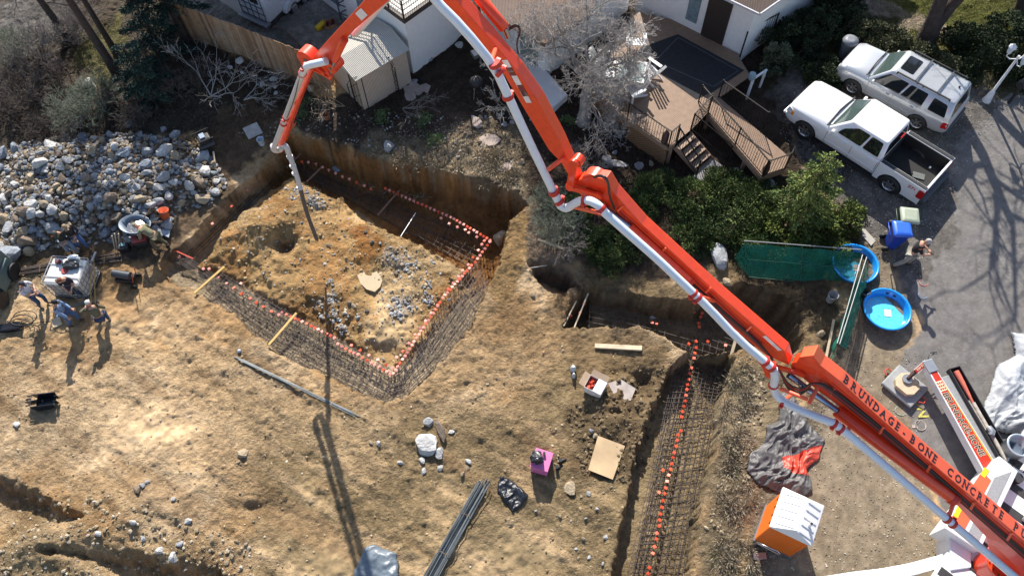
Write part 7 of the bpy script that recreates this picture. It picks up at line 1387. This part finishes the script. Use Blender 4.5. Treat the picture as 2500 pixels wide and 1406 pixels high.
machine(316,690, 'torpedo_heater', 'dark cylinder heater on a wheeled frame right of the tote', 'heater', [('barrel', (-.42,.1,.5), ((.25,.02,.5), .15), mat('heater_grey', (.05,.055,.065), .4)), ('fuel_tank', (-.05,.05,.24), (.7,.36,.22), BLACK), ('wheel', (.3,-.2,.12), ((.3,-.26,.12), .13), BLACK), ('wheel', (.3,.25,.12), ((.3,.31,.12), .13), BLACK), ('handle', (.32,-.15,.3), ((.5,-.12,.85), .016), mat('handle_red', (.45,.06,.03), .5)), ('handle', (.32,.2,.3), ((.5,.2,.85), .016), mat('handle_red'))], -.1)
# wheelbarrow
t = thing('wheelbarrow', 'grey blue wheelbarrow tub with wet mortar beside the bending worker', 'wheelbarrow', G(345,568), -.15); n = 24; prf = [(.30,.30),(.50,.62),(.53,.62),(.53,.60),(.29,.27)]; WBM = mat('tub_blue', (.17,.21,.26), .5, .3, var=.2)
MB().loft([[Vector((q*1.15*math.cos(2*math.pi*i/n), q*.78*math.sin(2*math.pi*i/n), z_)) for q, z_ in [(.001,.27)]+prf[::-1][:1]+[(.30,.30),(.52,.62),(.55,.61)]] for i in range(n+1)], cap=False, closed=False).build('tub', WBM, t)
MB().tube([(0,0,.34),(0,0,.46)], [.40,.36], 16).build('mortar', mat('wet_mortar', (.10,.11,.14), .4, bump=.03, bsc=8), t)
for y in (-.25,.25): MB().tube([(-.6,y*.4,.2),(.2,y,.28),(.95,y*1.15,.5)], .02, 8).build('handle', WBR, t); MB().tube([(.35,y,.3),(.4,y,0)], .016, 6).build('leg', BLACK, t)
MB().cyl((-.62,-.04,.19),(-.62,.04,.19),.19,18).build('wheel', BLACK, t)
t = thing('spade', 'spade standing in the mortar of the wheelbarrow', 'spade', G(362,560), .6); MB().box((-.1,0,.55),(.26,.2,.03), (0,.4,0)).build('blade', GALV, t); MB().tube([(0,0,.6),(.6,.05,.95)], .018, 8).build('shaft', WBR, t)
o = slab([(390,550),(418,552),(412,580),(396,572)], .12, .14).build('metal_sheet', mat('sheet_blue', (.28,.33,.4), .4, .4)); tag(o, 'pale metal sheet leaning behind the bending worker', 'sheet')
# hand tools leaning on the tote
for k, (u, v, w) in enumerate(((238,700,'left'),(226,716,'right'))):
    a = G(u - 4 + k*2, v + 62, .03); b = G(u + 14 + k*4, v - 48 + k*14, .75); t = thing('long_squeegee', '%s long handled float with pale head leaning beside the water tote' % w, 'tool', a); d = b - a
    MB().tube([(0,0,0), d], .014, 8).build('handle', WY, t); MB().bar(d + Vector((-.03,-.2,0)), d + Vector((.05,.2,.03)), .07, .05).build('head', GALV, t)
# left edge machine, hose coil
t = thing('skid_steer', 'grey and green machine cut by the left edge of the picture', 'machine', G(-12,705), -.1)
for nm, c_, s_, m_ in (('body', (0,0,.7), (1.1,2.0,1.0), mat('machine_green', (.16,.19,.17), .5)), ('side_panel', (.60,.3,.55), (.1,1.1,.7), mat('panel_teal', (.10,.15,.15), .5)), ('deck', (.25,-.1,1.25), (.7,1.8,.08), mat('machine_cream', (.50,.48,.42), .5)), ('arm', (.45,.1,1.35), (.12,2.1,.14), mat('machine_cream')), ('arm', (-.1,.1,1.35), (.12,2.1,.14), mat('machine_cream')), ('cross_tube', (.2,-.5,1.4), (.8,.1,.1), GALV)): bevel(MB().box(c_, s_).build(nm, m_, t), .03)
for y in (-.6,.6): MB().cyl((.5,y,.32),(.75,y,.32),.32,20).build('wheel', BLACK, t)
t = thing('hose_coil', 'black hose coiled over a dark steel attachment at the left edge', 'hose', G(48,800)); mb = MB(); mb.tube([(.42*math.cos(a)*(1+.03*a/6)+.02*a, .26*math.sin(a)+.02*a, .12+.012*a) for a in [j*.35 for j in range(46)]], .018, 6, cap=False); mb.build('hose', BLACK, t); MB().tube([(.4,.1,.1),(.8,.18,.05),(1.1,.2,.03)], .015, 6).build('hose_end', BLACK, t); bevel(MB().box((-.3,-.05,.12),(.9,.3,.22), .15).build('attachment', mat('digger_black'), t), .03)
o = MB().box((0,0,.05),(.32,.36,.06), .5).build('pale_board', WPL); o.location = G(140,788); tag(o, 'small pale square board on the dirt below the men', 'board')
o = MB().box((0,0,.02),(.62,.5,.03), (.5,.1,.6)).build('cement_board', mat('board_grey', (.33,.32,.31), .8, var=.2)); o.location = G(622,330, .25); tag(o, 'grey square board leaning in the dirt at the top left pit corner', 'board')
t = thing('helmet', 'small blue and white cup shaped helmet near the mid dirt track', 'helmet', G(585,858)); MB().ball((0,0,.05), .07, m=mat('pale_blue', (.45,.5,.6), .4), n=12).build('shell', None, t)
# ---------------- lamp post, mailbox, frame, grill ----------------
zl = hz(*tuple(G(2408,246)[:2])); t = thing('lamp_post', 'white three lantern garden lamp post with fluted column beside the drive', 'lamp post', G(2408,246)); LW = mat('lamp_white', (.70,.72,.74), .4)
MB().tube([(0,0,0),(0,0,.08),(0,0,.5),(0,0,.55),(0,0,2.35)], [.17,.15,.09,.055,.045], 14).build('column', LW, t)
for k in range(3):
    a = k*2.094 + .5; x, y = .36*math.cos(a), .36*math.sin(a); z = 2.3 if k else 2.55; x, y = (x, y)
    MB().tube([(0,0,2.2),(x*.6,y*.6,2.1),(x,y,2.18),(x,y,z)], .022, 8).build('arm', LW, t); l = MB().tube([(x,y,z),(x,y,z+.05),(x,y,z+.3)], [.05,.08,.13], 6, smooth=False).build('lantern', mat('lamp_pane', (.55,.62,.66), .15, coat=.3), t); MB().tube([(x,y,z+.3),(x,y,z+.33),(x,y,z+.42),(x,y,z+.48)], [.15,.15,.05,.01], 6, smooth=False).build('cap', LW, l)
t = thing('mailbox', 'black rounded mailbox on a post at the right edge under the hedge', 'mailbox', G(2462,252), .5); MB().bar((0,0,0),(0,0,1.0),.09).build('post', mat('post_black', (.02,.02,.02), .8), t); MB().tube([(-.26,0,1.12),(.26,0,1.12)], .15, 18).build('box', mat('post_black'), t)
t = thing('sign_frame', 'white painted post frame with a blue ornament beside the deck ramp', 'post frame', G(1822,242), .55); MB().bar((0,0,0),(0,0,1.15),.08).build('post', LW, t); MB().bar((.75,.1,0),(.75,.1,1.0),.07).build('post', LW, t); MB().bar((-.05,0,1.12),(.8,.1,1.05),.07).build('crossbar', LW, t); bm = rock_bm(5, 2, 6); me5 = bpy.data.meshes.new('o'); bm.to_mesh(me5); bm.free(); me5.materials.append(mat('ornament_blue', (.22,.32,.38), .6)); o = link('ornament', me5, t); o.location = (-.05,.05,1.3); o.scale = (.2,.14,.26)
t = thing('kettle_grill', 'black round kettle grill in the shaded yard', 'grill', G(1165,232)); MB().ball((0,0,.75), .28, n=16, sc=(1,1,.85)).build('bowl', BLACK, t); MB().cyl((0,0,1.0),(0,0,1.04),.03,8).build('lid_knob', BLACK, t)
for k in range(3): a = k*2.1; MB().bar((.12*math.cos(a),.12*math.sin(a),.6),(.3*math.cos(a),.3*math.sin(a),0),.025).build('leg', GALV, t)
t = thing('grey_planter', 'pale grey window box on the wall right of the terrace house', 'planter', P(1172,132,1.9), .5); bevel(MB().box((0,0,.1),(.7,.35,.2)).build('trough', GALV, t), .02); MB().box((0,0,-.4),(.06,.06,.9)).build('stand', GALV, t)
# ---------------- deck furniture ----------------
CHW = mat('chair_white', (.76,.76,.75), .45, var=.03)
def chair(u, v, rz, label, first=[None]):
    if first[0] is None:
        t = thing('garden_chair', label, 'chair'); mb = MB()
        for k in range(5): y = -.24 + .12*k; mb.box((-.02,y,.33),(.50,.105,.02), (0,-.18,0))
        mb.build('seat', CHW, t); mb = MB()
        for k in range(5): y = -.24 + .12*k; h_ = .72 - .05*abs(k-2); mb.bar((-.26,y,.28),(-.26-.42*h_,y*1.12,.28+h_*.86),.105,.02,up=(0,1,0))
        mb.build('backrest', CHW, t)
        for s in (-1,1):
            MB().box((.05,s*.34,.56),(.66,.13,.025)).build('armrest', CHW, t); MB().bar((.27,s*.30,0),(.27,s*.30,.56),.09,.03).build('leg', CHW, t); MB().bar((.27,s*.27,.38),(-.5,s*.27,.02),.10,.03,up=(0,1,0)).build('leg', CHW, t)
        first[0] = t
    else: t = dup(first[0]); t['label'] = label
    t.location = P(u, v, ZD); t.rotation_euler = (0,0,rz); t['group'] = 'white slatted garden chairs on the deck'; return t
chair(1545,236, -2.6, 'white slatted garden chair nearest the railing, seen from its open front'); chair(1583,190, 2.3, 'white slatted garden chair right of the table, back to the rug'); chair(1488,190, -.6, 'white slatted garden chair left of the table by the tree'); chair(1470,165, -.2, 'white slatted garden chair farthest left under the twigs'); chair(1550,118, -1.7, 'white slatted garden chair behind the table')
t = thing('garden_table', 'square white garden table with glass top between the chairs on the deck', 'table', P(1537,205,ZD), -.25); bevel(MB().box((0,0,.70),(1.1,1.1,.05)).build('table_top', CHW, t), .01); MB().box((0,0,.732),(.95,.95,.012)).build('glass_top', mat('table_glass', (.35,.42,.40), .05, coat=.5), t)
for x in (-.47,.47):
    for y in (-.47,.47): MB().bar((x,y,0),(x,y,.68),.10).build('leg', CHW, t)
t = thing('gas_bottle', 'dark brown fire extinguisher like bottle on the deck corner behind the railing', 'bottle', P(1622,348,ZD)); MB().tube([(0,0,0),(0,0,.5),(0,0,.6),(0,0,.68)], [.13,.13,.07,.04], 14).build('bottle', mat('rust_bottle', (.09,.05,.045), .5), t); MB().cyl((0,0,.68),(0,0,.74),.05,10).build('valve', BLACK, t)
t = thing('tool_bundle', 'dark bundled umbrella at the low corner of the ramp', 'umbrella', P(1866,424,1.9)); MB().tube([(0,0,0),(0,0,.3),(.02,0,.7)], [.10,.13,.04], 10).build('canopy', mat('umbrella_dark', (.05,.03,.03), .8), t); MB().cyl((.02,0,.7),(.02,0,.85),.015,6).build('pole', BLACK, t)
# ---------------- sprayed survey marks on the asphalt ----------------
def mark(s, u, v, size, rz, m, label):
    o = letters(s, size, None, None, m, .012, 'road_marking'); g = G(u, v, .012); o.location = g; o.rotation_euler.z = rz; tag(o, label, 'marking'); return o
YM = mat('spray_yellow', (.50,.45,.10), .9, var=.5, sc=9); WM = mat('spray_white', (.42,.36,.32), .9, var=.4, sc=9)
mark('NC', 2268,1020, .46, .9 + .65, YM, 'faded yellow sprayed letters N and C on the asphalt beside the outrigger'); mark('F', 2240,1045, .22, 1.5, WM, 'faded pale sprayed letter F inside a ring on the asphalt')
g = G(2247,1038,.012); o = MB().tube([(.17*math.cos(a),.17*math.sin(a),0) for a in [j*.42 for j in range(16)]], .012, 4).build('road_marking', WM); o.location = g; tag(o, 'sprayed ring round the letter F on the asphalt', 'marking')
for u, v, r_, m_, w in ((2255,690,.16,mat('spray_red', (.35,.12,.11), .95, var=.5, sc=8),'faint red spray patch on the asphalt edge by the walking man'),(2252,722,.15,mat('spray_blue', (.16,.22,.33), .95, var=.5, sc=8),'faint blue sprayed ring in the man shadow'),(2200,1002,.2,mat('spray_mint', (.26,.33,.28), .95, var=.5, sc=8),'faint mint spray patch beside the outrigger pad')):
    o = MB().tube([(r_*math.cos(a),r_*.8*math.sin(a),0) for a in [j*.5 for j in range(13)]], .02, 4, cap=False).build('road_marking', m_); o.location = G(u, v, .002); o.scale.z = .15; tag(o, w, 'marking')
# ---------------- people ----------------
def ik(a, b, l1, l2, bend):
    a, b = Vector(a), Vector(b); d = b - a; L = min(d.length, (l1 + l2) * .999); x = d.normalized(); b = a + x * L; k = (l1*l1 - l2*l2 + L*L) / (2*L); h = math.sqrt(max(0, l1*l1 - k*k)); bd = Vector(bend); bd = (bd - x * bd.dot(x)).normalized(); return a + x * k + bd * h, b
def skin(name, verts, edges, m, parent, sub=2):
    """verts: (point, rx, ry); grows one surface along the edges, rooted at vertex 0"""
    me = bpy.data.meshes.new(name); me.from_pydata([tuple(v[0]) for v in verts], edges, []); o = link(name, me, parent); me.materials.append(m); sk = o.modifiers.new('skin', 'SKIN'); sk.use_smooth_shade = True
    for i, v in enumerate(verts): me.skin_vertices[0].data[i].radius = (v[1], v[2]); me.skin_vertices[0].data[i].use_root = (i == 0)
    s = o.modifiers.new('sub', 'SUBSURF'); s.levels = sub - 1; s.render_levels = sub - 1; bpy.context.view_layer.update(); bake(o)
    if not o.data.materials: o.data.materials.append(m)
    return o
SKINM = mat('skin', (.50,.27,.18), .55, var=.06)
def person(u, v, rz, label, shirt, pants, hat=None, hair=(.05,.035,.025), lean=0., headp=.3, hands=None, feet=None, sleeve=.55, sc=1., hip=.93, boots=(.06,.04,.03), brim=True, z=None, side=0.):
    g = G(u, v) if z is None else P(u, v, z); t = thing('person', label, 'person', g, rz); t.scale = (sc,)*3
    SH_, PA = mat('cloth_%d' % (int(sum(shirt)*1000)), shirt, .9, var=.18, sc=9, bump=.01, bsc=12), mat('cloth_%d' % (int(sum(pants)*1000) + 7), pants, .9, var=.12, sc=9, bump=.01, bsc=12); BO = mat('boot_leather', boots, .7)
    pel = Vector((0,0,hip)); td = Vector((math.sin(lean), side, math.cos(lean))).normalized(); fw = Vector((math.cos(lean), 0, -math.sin(lean))); wa = pel + td*.16; ch = pel + td*.36; nb = pel + td*.51; nk = nb + (td + fw*.25*headp).normalized()*.09; hd_ = (td + fw*.9*headp).normalized(); hf = (fw - td*.9*headp); hf = (hf - hd_*hf.dot(hd_)).normalized(); hc = nk + hd_*.11 + hf*.02
    feet = feet or ((.05,.12),(-.05,-.12)); hands = hands or ((.12,.24,.82),(.12,-.24,.82)); V = [(pel,.155,.115),(wa,.135,.10),(ch,.165,.115),(nb,.10,.075),(nk,.055,.055)]; E = [(0,1),(1,2),(2,3),(3,4)]; SV_ = [(pel + td*.02,.17,.13),(wa,.152,.118),(ch,.182,.132),(nb,.11,.085)]; SE = [(0,1),(1,2),(2,3)]; PV = [(pel,.168,.128)]; PE = []; WR = []
    for k, s in enumerate((1,-1)):
        sh = nb - td*.05 + Vector((0, s*.19, 0)); el, wr = ik(sh, hands[k], .29, .26, Vector((-.6, s*.8, -.5))); i = len(V); V += [(sh,.058,.055),(el,.042,.04),(wr,.029,.025)]; E += [(3,i),(i,i+1),(i+1,i+2)]; WR.append((el, wr, s))
        i = len(SV_); SV_ += [(sh,.074,.07),(sh.lerp(el, sleeve*1.7 if sleeve < .58 else 1.),.062,.058)]; SE += [(3,i),(i,i+1)]
        if sleeve >= .58: SV_.append((el.lerp(wr, .9),.042,.04)); SE.append((i+1,i+2))
        hp_ = pel + Vector((0, s*.09, -.05)); f = feet[k]; ft = Vector((f[0], f[1], .09 + (f[2] if len(f) > 2 else 0))); kn, an_ = ik(hp_, ft, .43, .42, (1,s*.12,0)); i = len(V); V += [(hp_,.09,.09),(kn,.062,.06),(an_,.042,.042)]; E += [(0,i),(i,i+1),(i+1,i+2)]
        i = len(PV); PV += [(hp_,.105,.105),(kn,.078,.076),(an_ + Vector((0,0,.03)),.065,.062)]; PE += [(0,i),(i,i+1),(i+1,i+2)]
        b = skin('boot', [(an_ + Vector((0,0,.04)),.058,.055),(an_ + Vector((.0,0,-.045)),.052,.048),(an_ + Vector((.10,s*.02,-.055)),.048,.036),(an_ + Vector((.175,s*.03,-.06)),.04,.028)], [(0,1),(1,2),(2,3)], BO, t)
    body = skin('body', V, E, SKINM, t); mb = MB()          # head, face, hands and fingers join the body mesh
    yv = Vector((0,1,0)); yv = (yv - hd_*yv.dot(hd_)).normalized(); R3 = Matrix((hf, yv, hd_)).transposed(); rings = []
    for zz, rx, ry, ox in ((-.125,.03,.03,.01),(-.11,.055,.05,.015),(-.075,.075,.062,.01),(-.03,.088,.072,.004),(.02,.093,.076,0),(.065,.088,.07,-.003),(.10,.062,.05,-.006),(.118,.02,.016,-.006)): rings.append([hc + R3 @ Vector((ox + rx*math.cos(q), ry*math.sin(q), zz)) for q in [2*math.pi*j/16 for j in range(16)]])
    mb.loft(rings); mb.loft([[hc + R3 @ Vector(p) for p in ((.085,.012,.0),(.085,-.012,.0),(.088,0,.01))],[hc + R3 @ Vector(p) for p in ((.108,.016,-.045),(.108,-.016,-.045),(.112,0,-.03))]])
    for s in (1,-1): mb.ball(hc + R3 @ Vector((0,s*.078,-.01)), .028, n=8, sc=(.7,.35,1.2), rot=R3)
    for (el, wr, s) in WR:
        d = (wr - el).normalized(); sd = d.cross(Vector((0,0,1))); sd = sd.normalized() if sd.length > .1 else Vector((0,1,0)); up = sd.cross(d); mb.loft([[wr + d*o_ + sd*(a*w) + up*(b*.016) for a, b in ((1,1),(-1,1),(-1,-1),(1,-1))] for o_, w in ((-.01,.024),(.03,.038),(.085,.042))])
        for j, (o_, L) in enumerate(((-.032,.065),(-.011,.078),(.011,.072),(.031,.055))): p = wr + d*.08 + sd*o_; mb.tube([p, p + d*L*.5 - up*.008, p + d*L*.85 - up*.03], [.0095,.009,.007], 6)
        p = wr + d*.03 - sd*.035*s; mb.tube([p, p + d*.03 - sd*.03*s, p + d*.06 - sd*.04*s - up*.01], [.012,.010,.008], 6)
    me2 = mb.mesh('x'); bm = bmesh.new(); bm.from_mesh(body.data); bm.from_mesh(me2); bm.to_mesh(body.data); bm.free(); bpy.data.meshes.remove(me2)
    for p in body.data.polygons: p.use_smooth = True
    fc = MB(); 
    for s in (1,-1): fc.ball(hc + R3 @ Vector((.083,s*.03,.005)), .009, n=6)
    fc.box(hc + R3 @ Vector((.091,0,-.07)), (.006,.045,.008), R3, mat('lip', (.3,.1,.08))); fc.build('face_marks', BLACK, t)
    skin('shirt', SV_, SE, SH_, t); skin('trousers', PV, PE, PA, t)
    hr = MB(); HRM = mat('hair_%d' % int(sum(hair)*1000), hair, .9)
    if hat is None: hr.ball(hc + R3 @ Vector((-.018,0,.028)), .1, n=12, sc=(.98,.84,1.02), rot=R3); hr.build('hair', HRM, t)
    else:
        hm = mat('hat_%d' % int(sum(hat)*1000), hat, .8, var=.3, sc=30); r_ = [[hc + R3 @ Vector((-.006 + a*math.cos(q), a*.84*math.sin(q), zz)) for q in [2*math.pi*j/16 for j in range(16)]] for zz, a in ((.03,.103),(.07,.10),(.11,.078),(.132,.03))]; hr.loft(r_); c = hr.build('cap', hm, t)
        if brim: MB().loft([[hc + R3 @ Vector((x_, y_, z_)) for y_, z_ in ((-.07,.034),(0,.042),(.07,.034),(.07,.028),(0,.036),(-.07,.028))] for x_ in (.07,.12,.17)]).build('cap_brim', hm, c)
    return t, hands
NAVY, JEAN, WHT, KHA, OLIVE, CAMO, DARKJ, SKYB = (.018,.02,.035), (.045,.075,.15), (.55,.58,.66), (.28,.27,.22), (.12,.11,.07), (.10,.09,.055), (.028,.03,.022), (.20,.30,.48)
LJ = (.20,.27,.36); K = 1.02
person(2200,650, -.35, 'man in black t-shirt, khaki trousers and grey patterned cap walking beside the blue bin, looking at his phone', (.012,.012,.015), KHA, (.35,.34,.33), lean=.14, headp=.45, hands=((.40,.10,1.08),(.42,-.06,1.06)), feet=((.16,.13),(-.28,-.12)), sleeve=.5, sc=1.06, brim=False)[0]['label'] = 'man in black t-shirt and khaki trousers beside the blue bin, looking at his phone'
person(107,744, -.25, 'man in white shirt and blue jeans at the far left with folded arms', WHT, JEAN, (.04,.04,.05), headp=.5, hands=((.30,.06,1.16),(.30,-.08,1.08)), feet=((.12,.10),(-.06,-.12)), sleeve=.5, sc=K, lean=.05)
person(184,790, .05, 'man in light blue shirt and black cap reaching forward, left of the rake', SKYB, (.06,.12,.26), (.015,.015,.018), headp=.3, hands=((.36,.05,1.02),(.22,-.22,.86)), feet=((.16,.12),(-.16,-.10)), sleeve=.9, sc=K, lean=.06)
person(262,792, 2.1, 'man in olive shirt crouching with a hand to his white cap', OLIVE, (.05,.06,.10), (.55,.54,.5), headp=.2, hands=((.16,.14,1.22),(.30,-.22,.66)), feet=((.22,.14),(.05,-.14)), sleeve=.9, sc=K, lean=.25, hip=.62)
t, h_ = person(200,722, -1.35, 'man in navy shirt raking the ground in front of the white water tote', NAVY, (.035,.05,.09), None, (.16,.06,.03), headp=.7, hands=((.34,.10,1.0),(.40,.0,.78)), feet=((.05,.13),(-.10,-.12)), sleeve=.5, sc=K, lean=.22)
person(186,618, -1.1, 'man in dark green jacket and faded jeans, nearer of two by the stones', DARKJ, LJ, (.06,.06,.045), headp=.5, hands=((.26,.10,1.1),(.26,-.10,1.1)), feet=((.10,.12),(-.10,-.12)), sleeve=.95, sc=K, lean=.15)
person(208,606, -.9, 'man in dark jacket and tan cap, farther of the two by the stone pile', (.035,.03,.028), (.06,.12,.28), (.28,.20,.12), headp=.4, hands=((.30,.05,1.12),(.28,-.12,1.0)), feet=((.14,.12),(-.10,-.12)), sleeve=.95, sc=K, lean=.1)
person(400,606, 2.75, 'worker in mottled tan clothes bending over the wheelbarrow', (.20,.19,.11), CAMO, (.24,.22,.12), headp=.2, hands=((.62,.14,.78),(.55,-.10,.72)), feet=((.10,.14),(-.16,-.14)), sleeve=.95, sc=K, lean=1.05, hip=.90)
a = G(214,742, .02); b = G(200,722); b = Vector((b.x - .05, b.y - .42, b.z + 1.15)); t = thing('rake', 'long handled landscape rake held by the man in the navy shirt', 'rake', a); MB().tube([(0,0,.03), b - a], .014, 8).build('handle', mat('grey_shaft', (.2,.2,.21), .5), t); MB().bar((-.42,-.06,.04),(.42,.1,.04),.05,.04).build('head', mat('grey_shaft'), t)
g = G(2200,650); c, s = math.cos(-.35), math.sin(-.35); t = thing('phone', 'dark phone in the hands of the man in black t-shirt', 'phone', (g.x + 1.06*(.53*c - .02*s), g.y + 1.06*(.53*s + .02*c), g.z + 1.08)); bevel(MB().box((0,0,0), (.15,.08,.012)).build('case', BLACK, t), .004)
